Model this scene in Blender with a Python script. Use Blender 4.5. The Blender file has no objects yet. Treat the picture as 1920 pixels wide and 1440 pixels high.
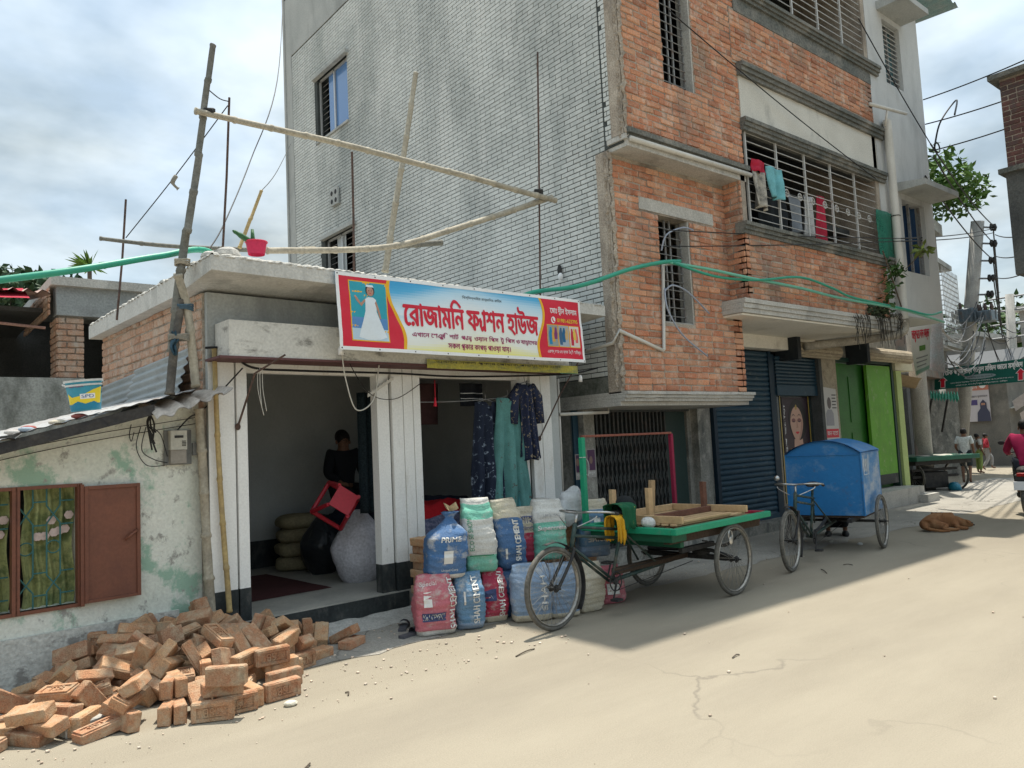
import bpy, bmesh, math, random
from mathutils import Vector, Matrix, noise
from mathutils.geometry import tessellate_polygon
random.seed(7)
SC = bpy.context.scene
COL = SC.collection
V = Vector
R = math.radians
# ---------------------------------------------------------------- camera
FPX, CA, CP, CR, CH = 1450.0, R(50.3), R(4.495), R(2.76), 1.58
CAMP = V((0, 0, CH))
FW = V((math.cos(CA)*math.cos(CP), math.sin(CA)*math.cos(CP), math.sin(CP)))
_r0 = FW.cross(V((0, 0, 1))).normalized(); _u0 = _r0.cross(FW)
RT = math.cos(CR)*_r0 - math.sin(CR)*_u0
UP = math.cos(CR)*_u0 + math.sin(CR)*_r0
cam = bpy.data.cameras.new('camera'); cam_o = bpy.data.objects.new('camera', cam); COL.objects.link(cam_o)
cam.sensor_width = 36; cam.lens = FPX/1920*36; cam.clip_start = .05; cam.clip_end = 3000
cam_o.matrix_world = Matrix(((RT.x, UP.x, -FW.x, 0), (RT.y, UP.y, -FW.y, 0), (RT.z, UP.z, -FW.z, CH), (0, 0, 0, 1)))
SC.camera = cam_o
# ---------------------------------------------------------------- world, sun, exposure
SUN = V((.213, .16, 1)).normalized()
w = bpy.data.worlds.new('World'); SC.world = w; w.use_nodes = True
nt = w.node_tree; N = nt.nodes; L = nt.links
bg = N['Background']; bg.inputs[1].default_value = .15
sky = N.new('ShaderNodeTexSky'); sky.sky_type = 'NISHITA'; sky.sun_disc = False
sky.sun_elevation = math.asin(SUN.z); sky.sun_rotation = math.atan2(SUN.x, SUN.y)
sky.air_density = 1.3; sky.dust_density = 3.0; sky.ozone_density = 1.5; sky.altitude = 10
tc = N.new('ShaderNodeTexCoord'); sx = N.new('ShaderNodeSeparateXYZ'); L.new(tc.outputs['Generated'], sx.inputs[0])
za = N.new('ShaderNodeMath'); za.operation = 'ADD'; L.new(sx.outputs[2], za.inputs[0]); za.inputs[1].default_value = .22
zm = N.new('ShaderNodeMath'); zm.operation = 'MAXIMUM'; L.new(za.outputs[0], zm.inputs[0]); zm.inputs[1].default_value = .08
dx = N.new('ShaderNodeMath'); dx.operation = 'DIVIDE'; L.new(sx.outputs[0], dx.inputs[0]); L.new(zm.outputs[0], dx.inputs[1])
dy = N.new('ShaderNodeMath'); dy.operation = 'DIVIDE'; L.new(sx.outputs[1], dy.inputs[0]); L.new(zm.outputs[0], dy.inputs[1])
cx = N.new('ShaderNodeCombineXYZ'); L.new(dx.outputs[0], cx.inputs[0]); L.new(dy.outputs[0], cx.inputs[1])
cn = N.new('ShaderNodeTexNoise'); cn.inputs['Scale'].default_value = 1.7; cn.inputs['Detail'].default_value = 7; cn.inputs['Roughness'].default_value = .52; cn.inputs['Distortion'].default_value = .25
L.new(cx.outputs[0], cn.inputs['Vector'])
cr = N.new('ShaderNodeValToRGB'); cr.color_ramp.elements[0].position = .34; cr.color_ramp.elements[1].position = .66
cr.color_ramp.elements[0].color = (.80, .80, .80, 1); cr.color_ramp.elements[1].color = (1, 1, 1, 1)
L.new(cn.outputs['Fac'], cr.inputs[0])
cn2 = N.new('ShaderNodeTexNoise'); cn2.inputs['Scale'].default_value = 2.6; cn2.inputs['Detail'].default_value = 5; L.new(cx.outputs[0], cn2.inputs['Vector'])
cc = N.new('ShaderNodeValToRGB'); cc.color_ramp.elements[0].position = .38; cc.color_ramp.elements[1].position = .64
cc.color_ramp.elements[0].color = (1.55, 1.92, 2.12, 1); cc.color_ramp.elements[1].color = (3.15, 3.5, 3.6, 1)
L.new(cn2.outputs['Fac'], cc.inputs[0])
# overcast luminance rises from horizon to zenith as (1 + 2 sin e) / 3
ce = N.new('ShaderNodeMath'); ce.operation = 'MULTIPLY_ADD'; ce.use_clamp = True; L.new(sx.outputs[2], ce.inputs[0]); ce.inputs[1].default_value = .667; ce.inputs[2].default_value = .333
cm_ = N.new('ShaderNodeMix'); cm_.data_type = 'RGBA'; cm_.blend_type = 'MULTIPLY'; cm_.inputs[0].default_value = 1; L.new(cc.outputs[0], cm_.inputs[6]); L.new(ce.outputs[0], cm_.inputs[7])
mx = N.new('ShaderNodeMix'); mx.data_type = 'RGBA'; L.new(cr.outputs[0], mx.inputs[0]); L.new(sky.outputs[0], mx.inputs[6]); L.new(cm_.outputs[2], mx.inputs[7])
L.new(mx.outputs[2], bg.inputs[0])
sl = bpy.data.lights.new('sun', 'SUN'); sl.energy = 2.0; sl.angle = R(.8); sl.color = (1, .94, .83)
so = bpy.data.objects.new('sun', sl); COL.objects.link(so); so.location = (0, 0, 30)
so.rotation_euler = (-SUN).to_track_quat('-Z', 'Y').to_euler()
SC.view_settings.view_transform = 'Standard'; SC.view_settings.look = 'None'; SC.view_settings.gamma = 1
SC.view_settings.exposure = 1.6
SC.cycles.max_bounces = 8; SC.cycles.diffuse_bounces = 4; SC.cycles.use_denoising = True
# ---------------------------------------------------------------- photo pixel -> place
def ray(x, y): return FW + RT*((x-960)/FPX) - UP*((y-720)/FPX)
def G(x, y, z=0.0):
    d = ray(x, y); return CAMP + d*((z-CH)/d.z)
def PL(x, y, p0, ang=0.0):
    n = V((-math.sin(R(ang)), math.cos(R(ang)), 0)); d = ray(x, y)
    return CAMP + d*((V(p0)-CAMP).dot(n)/d.dot(n))
def AT(x, y, dist):
    d = ray(x, y); return CAMP + d*(dist/math.hypot(d.x, d.y))
def proj(p):
    q = V(p)-CAMP; z = max(q.dot(FW), .01); return 960+FPX*q.dot(RT)/z, 720-FPX*q.dot(UP)/z
def inframe(p, m=10):
    x, y = proj(p); return -m < x < 1920+m and -m < y < 1440+m
TMP = bpy.data.scenes.new('workbench')          # small scene to evaluate lettering and skins quickly
def tmp_dg():
    vl = TMP.view_layers[0]; vl.update(); return vl.depsgraph
# ---------------------------------------------------------------- mesh helpers
class MB:
    def __init__(s): s.v = []; s.f = []; s.rv = []; s.mi = []; s.cur = 0; s.m = 0
    def add(s, vs, fs, rv=None):
        b = len(s.v); s.v += [tuple(p) for p in vs]
        for f in fs: s.f.append(tuple(b+i for i in f)); s.rv.append(s.cur if rv is None else rv); s.mi.append(s.m)
        return b
    def quad(s, a, b, c, d): s.add([a, b, c, d], [(0, 1, 2, 3)])
    def pbox(s, o, a, b, c, rv=None):          # box from corner o and three edge vectors
        o = V(o); a = V(a); b = V(b); c = V(c)
        if a.cross(b).dot(c) < 0: a, b = b, a
        vs = [o, o+a, o+a+b, o+b, o+c, o+a+c, o+a+b+c, o+b+c]
        s.add(vs, [(0, 3, 2, 1), (4, 5, 6, 7), (0, 1, 5, 4), (1, 2, 6, 5), (2, 3, 7, 6), (3, 0, 4, 7)], rv)
    def box(s, x0, x1, y0, y1, z0, z1, rv=None):
        s.pbox((x0, y0, z0), (x1-x0, 0, 0), (0, y1-y0, 0), (0, 0, z1-z0), rv)
    def cbox(s, c, a, b, d, ch=.006, jit=0.0, rv=None):   # chamfered box, centre c, half axes a b d
        c = V(c); A = [V(a), V(b), V(d)]; Ln = [q.length for q in A]; un = [q.normalized() for q in A]
        if un[0].cross(un[1]).dot(un[2]) < 0: un[0] = -un[0]
        idx = {}; vs = []
        for sx_ in (-1, 1):
            for sy_ in (-1, 1):
                for sz_ in (-1, 1):
                    for k in range(3):
                        p = c.copy()
                        for j, sg in enumerate((sx_, sy_, sz_)):
                            p += un[j]*sg*(Ln[j] - (0 if j == k else ch))
                        if jit: p += V((random.uniform(-jit, jit), random.uniform(-jit, jit), random.uniform(-jit, jit)))
                        idx[(sx_, sy_, sz_, k)] = len(vs); vs.append(p)
        fs = []
        for k in range(3):
            i, j = [(1, 2), (2, 0), (0, 1)][k]
            for sg in (-1, 1):
                q = []
                for (a_, b_) in ((-1, -1), (1, -1), (1, 1), (-1, 1)):
                    t = [0, 0, 0]; t[k] = sg; t[i] = a_; t[j] = b_; q.append(idx[(*t, k)])
                fs.append(tuple(q if sg > 0 else q[::-1]))
        for k in range(3):                     # edges along axis k
            i, j = [(1, 2), (2, 0), (0, 1)][k]
            for si in (-1, 1):
                for sj in (-1, 1):
                    def g(sk, face):
                        t = [0, 0, 0]; t[k] = sk; t[i] = si; t[j] = sj; return idx[(*t, face)]
                    q = [g(-1, i), g(1, i), g(1, j), g(-1, j)]
                    fs.append(tuple(q if si*sj < 0 else q[::-1]))
        for sx_ in (-1, 1):
            for sy_ in (-1, 1):
                for sz_ in (-1, 1):
                    q = [idx[(sx_, sy_, sz_, k)] for k in range(3)]
                    fs.append(tuple(q if sx_*sy_*sz_ > 0 else q[::-1]))
        s.add(vs, fs, rv)
    def cyl(s, p0, p1, r0, r1=None, n=10, cap=True):
        s.tube([p0, p1], [r0, r0 if r1 is None else r1], n, cap)
    def tube(s, pts, r, n=8, cap=True, closed=False):
        pts = [V(p) for p in pts]; k = len(pts)
        if not isinstance(r, (list, tuple)): r = [r]*k
        base = len(s.v); up = None; rings = []
        for i, p in enumerate(pts):
            if closed: t = pts[(i+1) % k]-pts[i-1]
            else: t = pts[min(i+1, k-1)]-pts[max(i-1, 0)]
            if t.length < 1e-9: t = V((0, 0, 1))
            t.normalize()
            if up is None: up = t.orthogonal().normalized()
            else:
                up = up - t*up.dot(t)
                up = up.normalized() if up.length > 1e-6 else t.orthogonal().normalized()
            sd = t.cross(up)
            rings.append([p+(up*math.cos(2*math.pi*j/n)+sd*math.sin(2*math.pi*j/n))*r[i] for j in range(n)])
        vs = [q for rg in rings for q in rg]; fs = []
        for i in range(k if closed else k-1):
            a = i*n; b = ((i+1) % k)*n
            for j in range(n): fs.append((a+j, a+(j+1) % n, b+(j+1) % n, b+j))
        if cap and not closed:
            fs.append(tuple(range(n-1, -1, -1))); fs.append(tuple((k-1)*n+j for j in range(n)))
        s.add(vs, fs)
    def grid(s, fn, nu, nv, rv=None, flip=False):
        b = len(s.v); vs = [fn(i/nu, j/nv) for j in range(nv+1) for i in range(nu+1)]; fs = []
        for j in range(nv):
            for i in range(nu):
                a = j*(nu+1)+i; q = (a, a+1, a+nu+2, a+nu+1); fs.append(q[::-1] if flip else q)
        s.add(vs, fs, rv)
    def poly(s, pts): s.add(pts, [tuple(range(len(pts)))])
    def prism(s, pts, off):                    # closed outline extruded by off
        pts = [V(p) for p in pts]; off = V(off); n = len(pts)
        nn = V((0, 0, 0))
        for i in range(n): nn += pts[i].cross(pts[(i+1) % n])
        if nn.dot(off) < 0: pts = pts[::-1]
        b = len(s.v); vs = pts+[p+off for p in pts]
        fs = [tuple(range(n-1, -1, -1)), tuple(range(n, 2*n))]+[(i, (i+1) % n, n+(i+1) % n, n+i) for i in range(n)]
        s.add(vs, fs)
    def ell(s, c, a, b, d, nu=12, nv=8, nz=0.0, seed=0):   # ellipsoid, half axes vectors
        c = V(c); a = V(a); b = V(b); d = V(d); vs = []; fs = []
        for j in range(nv+1):
            th = math.pi*j/nv
            for i in range(nu):
                ph = 2*math.pi*i/nu
                q = a*math.sin(th)*math.cos(ph)+b*math.sin(th)*math.sin(ph)+d*math.cos(th)
                if nz: q *= 1+nz*noise.noise(q*6+V((seed, 0, 0)))
                vs.append(c+q)
        for j in range(nv):
            for i in range(nu):
                fs.append((j*nu+i, (j+1)*nu+i, (j+1)*nu+(i+1) % nu, j*nu+(i+1) % nu))
        s.add(vs, fs)
    def build(s, name, mat, parent=None, smooth=False, kind=None, label=None):
        me = bpy.data.meshes.new(name); me.from_pydata(s.v, [], s.f)
        mats = mat if isinstance(mat, (list, tuple)) else [mat]
        for m_ in mats: me.materials.append(m_)
        if len(mats) > 1: me.polygons.foreach_set('material_index', s.mi)
        if any(s.rv):
            at = me.attributes.new('rv', 'FLOAT', 'FACE'); at.data.foreach_set('value', s.rv)
        if smooth: me.polygons.foreach_set('use_smooth', [True]*len(s.f))
        me.validate(); me.update()
        return link(name, me, parent, kind, label)
def link(name, me, parent=None, kind=None, label=None):
    o = bpy.data.objects.new(name, me); COL.objects.link(o)
    if parent is not None:
        o.parent = parent; o.matrix_parent_inverse = PINV(parent)
    if kind: o['kind'] = kind
    if label: o['label'] = label
    return o
def PINV(p): return WM(p).inverted()
def WM(o):
    if o.parent is None: return o.matrix_basis.copy()
    return WM(o.parent) @ o.matrix_parent_inverse @ o.matrix_basis
def thing(name, label, cat, loc=(0, 0, 0), group=None, rotz=0):
    o = bpy.data.objects.new(name, None); COL.objects.link(o); o.empty_display_size = .1
    o.location = loc; o.rotation_euler = (0, 0, rotz); tag(o, label, cat, group); return o
def tag(o, label, cat, group=None):
    o['label'] = label; o['category'] = cat
    if group: o['group'] = group
    return o
def copy_tree(o, parent=None):
    c = o.copy(); COL.objects.link(c); c.parent = parent
    for ch in list(o.children): copy_tree(ch, c)
    return c
def struct(o): o['kind'] = 'structure'; return o
def skin(name, verts, edges, radii, mat, parent=None, sub=2, root=0, label=None):
    me = bpy.data.meshes.new(name+'_cage'); me.from_pydata([tuple(p) for p in verts], edges, [])
    o = bpy.data.objects.new(name+'_cage', me); TMP.collection.objects.link(o)
    sm = o.modifiers.new('s', 'SKIN'); sm.use_smooth_shade = True
    lay = me.skin_vertices[0].data
    for i, r_ in enumerate(radii):
        lay[i].radius = r_ if isinstance(r_, tuple) else (r_, r_); lay[i].use_root = (i == root)
    ss = o.modifiers.new('d', 'SUBSURF'); ss.levels = sub; ss.render_levels = sub
    dg = tmp_dg()
    m2 = bpy.data.meshes.new_from_object(o.evaluated_get(dg)); m2.name = name
    bpy.data.objects.remove(o); bpy.data.meshes.remove(me)
    m2.materials.clear(); m2.materials.append(mat)
    m2.polygons.foreach_set('use_smooth', [True]*len(m2.polygons))
    return link(name, m2, parent, label=label)
def catenary(a, b, sag, n=14):
    a = V(a); b = V(b); return [a.lerp(b, i/n)-V((0, 0, sag*4*(i/n)*(1-i/n))) for i in range(n+1)]
def bez(pts, n=8):                             # smooth curve through points
    P = [V(p) for p in pts]; out = []
    for i in range(len(P)-1):
        p0 = P[max(i-1, 0)]; p1 = P[i]; p2 = P[i+1]; p3 = P[min(i+2, len(P)-1)]
        for k in range(n):
            t = k/n
            out.append(.5*((2*p1)+(p2-p0)*t+(2*p0-5*p1+4*p2-p3)*t*t+(3*p1-p0-3*p2+p3)*t**3))
    return out+[P[-1]]
# ---------------------------------------------------------------- materials
MATS = {}
def mat(name, c, c2=None, rough=.8, sc=3.0, sc2=40.0, bump=.15, spec=.3, metal=0.0, fine=.25, stain=None, stain_amt=.45, stain_sc=(1.2, 1.2, .35), rv=0.0, rvcol=None, trans=0.0, alpha=1.0, coat=0.0, stain2=None, soft=.12, bscale=None):
    """base colour c, varied towards c2 by large noise, fine speckle, optional stains with their own shape"""
    if name in MATS: return MATS[name]
    m = bpy.data.materials.new(name); m.use_nodes = True; nt = m.node_tree; N = nt.nodes; L = nt.links
    b = N['Principled BSDF']; b.inputs['Roughness'].default_value = rough; b.inputs['Metallic'].default_value = metal
    b.inputs['Specular IOR Level'].default_value = spec
    if coat: b.inputs['Coat Weight'].default_value = coat
    if trans: b.inputs['Transmission Weight'].default_value = trans
    if alpha < 1: b.inputs['Alpha'].default_value = alpha
    g = N.new('ShaderNodeNewGeometry')
    if c2 is None: c2 = tuple(x*.72 for x in c)
    n1 = N.new('ShaderNodeTexNoise'); n1.inputs['Scale'].default_value = sc; n1.inputs['Detail'].default_value = 6; n1.inputs['Roughness'].default_value = .6
    n2 = N.new('ShaderNodeTexNoise'); n2.inputs['Scale'].default_value = sc2; n2.inputs['Detail'].default_value = 4
    L.new(g.outputs['Position'], n1.inputs['Vector']); L.new(g.outputs['Position'], n2.inputs['Vector'])
    r1 = N.new('ShaderNodeValToRGB'); r1.color_ramp.elements[0].position = .35; r1.color_ramp.elements[1].position = .68
    r1.color_ramp.elements[0].color = (*c, 1); r1.color_ramp.elements[1].color = (*c2, 1); L.new(n1.outputs['Fac'], r1.inputs[0])
    cur = r1.outputs[0]
    def mixc(fac, a, bcol, mode='MIX'):
        k = N.new('ShaderNodeMix'); k.data_type = 'RGBA'; k.blend_type = mode
        if isinstance(fac, float): k.inputs[0].default_value = fac
        else: L.new(fac, k.inputs[0])
        L.new(a, k.inputs[6])
        if isinstance(bcol, tuple): k.inputs[7].default_value = (*bcol, 1)
        else: L.new(bcol, k.inputs[7])
        return k.outputs[2]
    if fine:
        r2 = N.new('ShaderNodeValToRGB'); r2.color_ramp.elements[0].position = .3; r2.color_ramp.elements[1].position = .7
        lo = 1-fine; r2.color_ramp.elements[0].color = (lo, lo, lo, 1); r2.color_ramp.elements[1].color = (1+fine*.5, 1+fine*.5, 1+fine*.5, 1)
        L.new(n2.outputs['Fac'], r2.inputs[0]); cur = mixc(1.0, cur, r2.outputs[0], 'MULTIPLY')
    if rv:
        at = N.new('ShaderNodeAttribute'); at.attribute_name = 'rv'; oi = N.new('ShaderNodeObjectInfo')
        ad = N.new('ShaderNodeMath'); ad.operation = 'ADD'; L.new(at.outputs['Fac'], ad.inputs[0]); L.new(oi.outputs['Random'], ad.inputs[1])
        fr = N.new('ShaderNodeMath'); fr.operation = 'FRACT'; L.new(ad.outputs[0], fr.inputs[0])
        rr = N.new('ShaderNodeValToRGB'); cols = rvcol or [tuple(x*(1-rv) for x in (1, 1, 1)), (1, 1, 1), tuple(1+rv*.6 for _ in range(3))]
        els = rr.color_ramp.elements
        while len(els) < len(cols): els.new(.5)
        for i, q in enumerate(cols): els[i].position = i/(len(cols)-1); els[i].color = (*q, 1)
        L.new(fr.outputs[0], rr.inputs[0]); cur = mixc(1.0, cur, rr.outputs[0], 'MULTIPLY')
    def stainer(col, amt, ssc, seed):
        nonlocal cur
        mp = N.new('ShaderNodeMapping'); mp.inputs['Scale'].default_value = ssc; mp.inputs['Location'].default_value = (seed, seed*2, seed*.3); L.new(g.outputs['Position'], mp.inputs[0])
        n3 = N.new('ShaderNodeTexNoise'); n3.inputs['Scale'].default_value = 1; n3.inputs['Detail'].default_value = 9; n3.inputs['Roughness'].default_value = .68; L.new(mp.outputs[0], n3.inputs['Vector'])
        r3 = N.new('ShaderNodeValToRGB'); e = r3.color_ramp.elements; t = 1-amt
        e[0].position = max(0, t-soft); e[0].color = (0, 0, 0, 1); e[1].position = min(1, t+soft); e[1].color = (1, 1, 1, 1)
        L.new(n3.outputs['Fac'], r3.inputs[0]); cur = mixc(r3.outputs[0], cur, col)
    if stain: stainer(stain, stain_amt, stain_sc, 3.1)
    if stain2: stainer(stain2[0], stain2[1], stain2[2], 17.7)
    L.new(cur, b.inputs['Base Color'])
    if bump:
        bp = N.new('ShaderNodeBump'); bp.inputs['Strength'].default_value = bump; bp.inputs['Distance'].default_value = .02
        if bscale:
            n4 = N.new('ShaderNodeTexNoise'); n4.inputs['Scale'].default_value = bscale; n4.inputs['Detail'].default_value = 6; L.new(g.outputs['Position'], n4.inputs['Vector']); L.new(n4.outputs['Fac'], bp.inputs['Height'])
        else: L.new(n2.outputs['Fac'], bp.inputs['Height'])
        L.new(bp.outputs[0], b.inputs['Normal'])
    MATS[name] = m; return m
def flat(name, c, rough=.6, **k): return mat(name, c, tuple(x*.88 for x in c), rough=rough, fine=k.pop('fine', .12), bump=k.pop('bump', .05), **k)
# ================================================================ resting places of the tumbled bricks
SA, HA = R(3.1), R(4.8)
BL_, BW_, BT_ = .242, .116, .072
def upright(p, ang, tilt=0, roll=0, z=0.0, edge=True, flip=False):
    """brick on its long edge (large face turned to the street) or lying flat; p = middle of its foot"""
    rz = Matrix.Rotation(ang, 4, 'Z')
    if edge: m = Matrix.Rotation(R(90), 4, 'X') @ Matrix.Rotation(R(180) if flip else 0, 4, 'Z'); h = BW_/2
    else: m = Matrix.Rotation(R(180) if flip else 0, 4, 'Z'); h = BT_/2
    return Matrix.Translation((p[0], p[1], z+h)) @ rz @ Matrix.Rotation(tilt, 4, 'X') @ Matrix.Rotation(roll, 4, 'Y') @ m
# the front bricks as they stand: (x, y of foot in the photo, second foot point, layer height, on edge, kind)
hand = []
def hb(xl, yl, xr_, yr, z=0.0, edge=True, kind='frog', back=.04, tilt=0.0, endon=False, roll=0.0):
    a = G(xl, yl, z); b = G(xr_, yr, z); d = (b-a); an = math.atan2(d.y, d.x); n = V((-math.sin(an), math.cos(an), 0))
    c = (a+b)/2+n*(BL_/2 if endon else back)
    if endon: an += math.pi/2
    hand.append((upright(c, an, tilt, roll, z, edge, flip=True), kind))
hb(497, 1322, 572, 1301); hb(500, 1300, 576, 1281, 0, True, 'plain', .05); hb(505, 1283, 580, 1263, 0, True, 'plain', .05)
hb(357, 1360, 438, 1350); hb(432, 1345, 470, 1336, 0, True, 'frog', .06)
hb(376, 1314, 462, 1298, .12, False, 'worn', .06, roll=R(3)); hb(384, 1290, 458, 1286, .195, True, 'plain', .04)
hb(288, 1366, 326, 1362, 0, True, 'plain', 0, 0, True); hb(327, 1362, 352, 1357, 0, True, 'plain', 0, 0, True)
hb(291, 1316, 330, 1312, .118, True, 'plain', 0, 0, True); hb(332, 1310, 350, 1306, .118, True, 'worn', 0, 0, True)
hb(470, 1330, 500, 1322, 0, True, 'worn', 0, 0, True); hb(478, 1255, 550, 1240, .12, True); hb(553, 1262, 590, 1250, .0, True, 'frog', .05); hb(500, 1262, 560, 1250, .07, False, 'plain', .06)
hb(592, 1240, 615, 1232, 0, False, 'worn', .05)
hb(0, 1400, 78, 1404, 0, False, 'plain', .06, roll=R(4)); hb(150, 1400, 236, 1370, 0, False, 'frog', .06, roll=R(-6)); hb(236, 1380, 272, 1368, 0, True, 'plain', 0, R(8), True)
hb(30, 1372, 110, 1385, .06, False, 'plain', .06, R(14)); hb(62, 1348, 132, 1352, .08, False, 'worn', .06, R(-10))
hb(205, 1358, 250, 1325, .07, False, 'broken', .06, R(25)); hb(226, 1345, 286, 1300, .12, False, 'frog', .06, R(30))
hb(255, 1310, 290, 1275, .2, False, 'plain', .06, R(-25))
# the rest tumbles down behind them: a short physics run, kept as resting places only
def tumble():
    rs = random.Random(11); sc2 = SC
    bpy.ops.rigidbody.world_add(); rw = sc2.rigidbody_world
    tmpc = bpy.data.collections.new('tmp'); COL.children.link(tmpc); rw.collection = tmpc; rw.substeps_per_frame = 6; rw.solver_iterations = 12
    made = []
    cube = bpy.data.meshes.new('c'); Q = MB(); Q.box(-BL_/2, BL_/2, -BW_/2, BW_/2, -BT_/2, BT_/2); cube.from_pydata(Q.v, [], Q.f)
    def body(me, mat_, typ, shape='BOX'):
        o = bpy.data.objects.new('b', me); o.matrix_world = mat_; tmpc.objects.link(o); bpy.context.view_layer.objects.active = o
        return o
    objs = []
    def slabm(x0, x1, y0, y1, z0, z1, m0):
        Q = MB(); a, b, c = (x1-x0)/2, (y1-y0)/2, (z1-z0)/2; Q.box(-a, a, -b, b, -c, c); m_ = bpy.data.meshes.new('s'); m_.from_pydata(Q.v, [], Q.f); return m_, m0 @ Matrix.Translation(((x0+x1)/2, (y0+y1)/2, (z0+z1)/2))
    pas = [slabm(-3, 6, 2, 9, -.5, 0, Matrix()), slabm(-6, 0, -.0, 1, -.2, 5, Matrix.Translation((2.1, 6.59, 0)) @ Matrix.Rotation(HA, 4, 'Z')), slabm(-.05, 3, -.035, 1, -.2, 5, Matrix.Translation((2.12, 6.46, 0)) @ Matrix.Rotation(SA, 4, 'Z'))]
    for me_, mm in pas:
        o = body(me_, mm, 'P'); objs.append((o, 'PASSIVE'))
    for mm, k in hand: objs.append((body(cube, mm, 'P'), 'PASSIVE'))
    dyn = []
    for i in range(165):
        if i < 40: x = rs.uniform(.4, 2.45); y = rs.uniform(5.4, 6.35)
        elif i < 100: x = rs.gauss(1.72, .42); y = rs.uniform(5.75, 6.35)
        else: x = rs.gauss(1.85, .30); y = rs.gauss(6.10, .16)
        y = min(y, 6.38 + (x-2.1)*.08); x = min(max(x, .35), 2.42)
        if x < 1.1: y = min(y, 6.2)
        mm = Matrix.Translation((x, y, .14+.020*i)) @ Matrix.Rotation(rs.uniform(0, 6.28), 4, 'Z') @ Matrix.Rotation(rs.choice([0, 0, R(90), R(20), R(-25)]), 4, 'X') @ Matrix.Rotation(rs.uniform(-.4, .4), 4, 'Y')
        o = body(cube, mm, 'A'); objs.append((o, 'ACTIVE')); dyn.append(o)
    bpy.context.view_layer.update()
    for o, t in objs:
        with bpy.context.temp_override(object=o, active_object=o, selected_objects=[o]): bpy.ops.rigidbody.object_add(type=t)
        rb = o.rigid_body; rb.collision_shape = 'BOX' if t == 'ACTIVE' else ('BOX'); rb.friction = .85; rb.restitution = 0; rb.use_margin = True; rb.collision_margin = .001; rb.linear_damping = .55; rb.angular_damping = .7
        if t == 'ACTIVE': rb.mass = 3
    sc2.frame_start = 1; sc2.frame_end = 140; rw.point_cache.frame_end = 140
    for f_ in range(1, 141): sc2.frame_set(f_)
    dg = bpy.context.evaluated_depsgraph_get(); res = [o.evaluated_get(dg).matrix_world.copy() for o in dyn]
    bpy.ops.rigidbody.world_remove()
    for o, _ in objs: bpy.data.objects.remove(o)
    bpy.data.collections.remove(tmpc); sc2.frame_set(1)
    return res
rest = tumble()
# ================================================================ materials of the place
ROAD = mat('road_dust', (.30, .266, .208), (.272, .24, .186), rough=.95, sc=.45, sc2=120, bump=.3, fine=.16, spec=.15,
           stain=(.235, .208, .166), stain_amt=.38, stain_sc=(.25, .8, 1), stain2=((.325, .29, .228), .42, (.3, 1.2, 1)), soft=.2)
def cracks(m, sc, wid, col):
    """thin wandering cracks cut into a material's base colour"""
    nt = m.node_tree; N = nt.nodes; L = nt.links; b = N['Principled BSDF']; src = b.inputs['Base Color'].links[0].from_socket
    g = N.new('ShaderNodeNewGeometry'); n = N.new('ShaderNodeTexNoise'); n.inputs['Scale'].default_value = 1.3; n.inputs['Detail'].default_value = 5; L.new(g.outputs['Position'], n.inputs['Vector'])
    ad = N.new('ShaderNodeMix'); ad.data_type = 'RGBA'; ad.blend_type = 'ADD'; ad.inputs[0].default_value = .9; L.new(g.outputs['Position'], ad.inputs[6]); L.new(n.outputs['Color'], ad.inputs[7])
    v = N.new('ShaderNodeTexVoronoi'); v.feature = 'DISTANCE_TO_EDGE'; v.inputs['Scale'].default_value = sc; L.new(ad.outputs[2], v.inputs['Vector'])
    r = N.new('ShaderNodeValToRGB'); r.color_ramp.elements[0].position = 0; r.color_ramp.elements[0].color = (1, 1, 1, 1); r.color_ramp.elements[1].position = wid; r.color_ramp.elements[1].color = (0, 0, 0, 1); L.new(v.outputs['Distance'], r.inputs[0])
    n2 = N.new('ShaderNodeTexNoise'); n2.inputs['Scale'].default_value = .5; L.new(g.outputs['Position'], n2.inputs['Vector']); r2 = N.new('ShaderNodeValToRGB'); r2.color_ramp.elements[0].position = .48; r2.color_ramp.elements[1].position = .6; L.new(n2.outputs['Fac'], r2.inputs[0])
    mu = N.new('ShaderNodeMath'); mu.operation = 'MULTIPLY'; L.new(r.outputs[0], mu.inputs[0]); L.new(r2.outputs[0], mu.inputs[1])
    k = N.new('ShaderNodeMix'); k.data_type = 'RGBA'; L.new(mu.outputs[0], k.inputs[0]); L.new(src, k.inputs[6]); k.inputs[7].default_value = (*col, 1); L.new(k.outputs[2], b.inputs['Base Color'])
cracks(ROAD, .22, .003, (.21, .186, .15))
APRON = mat('worn_concrete', (.37, .35, .31), (.32, .30, .265), rough=.95, sc=1.1, sc2=70, bump=.4, fine=.25, spec=.15, stain=(.26, .245, .22), stain_amt=.42, stain_sc=(1.3, 2, 1)); cracks(APRON, .9, .012, (.13, .12, .105))
MORTAR = mat('mortar', (.50, .435, .36), (.38, .32, .26), rough=.95, sc=5, sc2=60, bump=.6, fine=.35, spec=.1, stain=(.16, .14, .12), stain_amt=.42, stain_sc=(2, 2, .8))
BRICK = mat('fired_brick', (.585, .265, .16), (.55, .305, .205), rough=.92, sc=9, sc2=70, bump=.5, fine=.3, spec=.12, rv=.3,
            rvcol=[(.62, .58, .58), (1.04, .95, .9), (.92, 1.02, 1.02), (1.22, 1.26, 1.2), (.80, .74, .72), (1.0, .88, .82)],
            stain=(.62, .50, .41), stain_amt=.375, stain_sc=(8, 8, 5), stain2=((.20, .165, .14), .345, (.9, .9, .5)))
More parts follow.
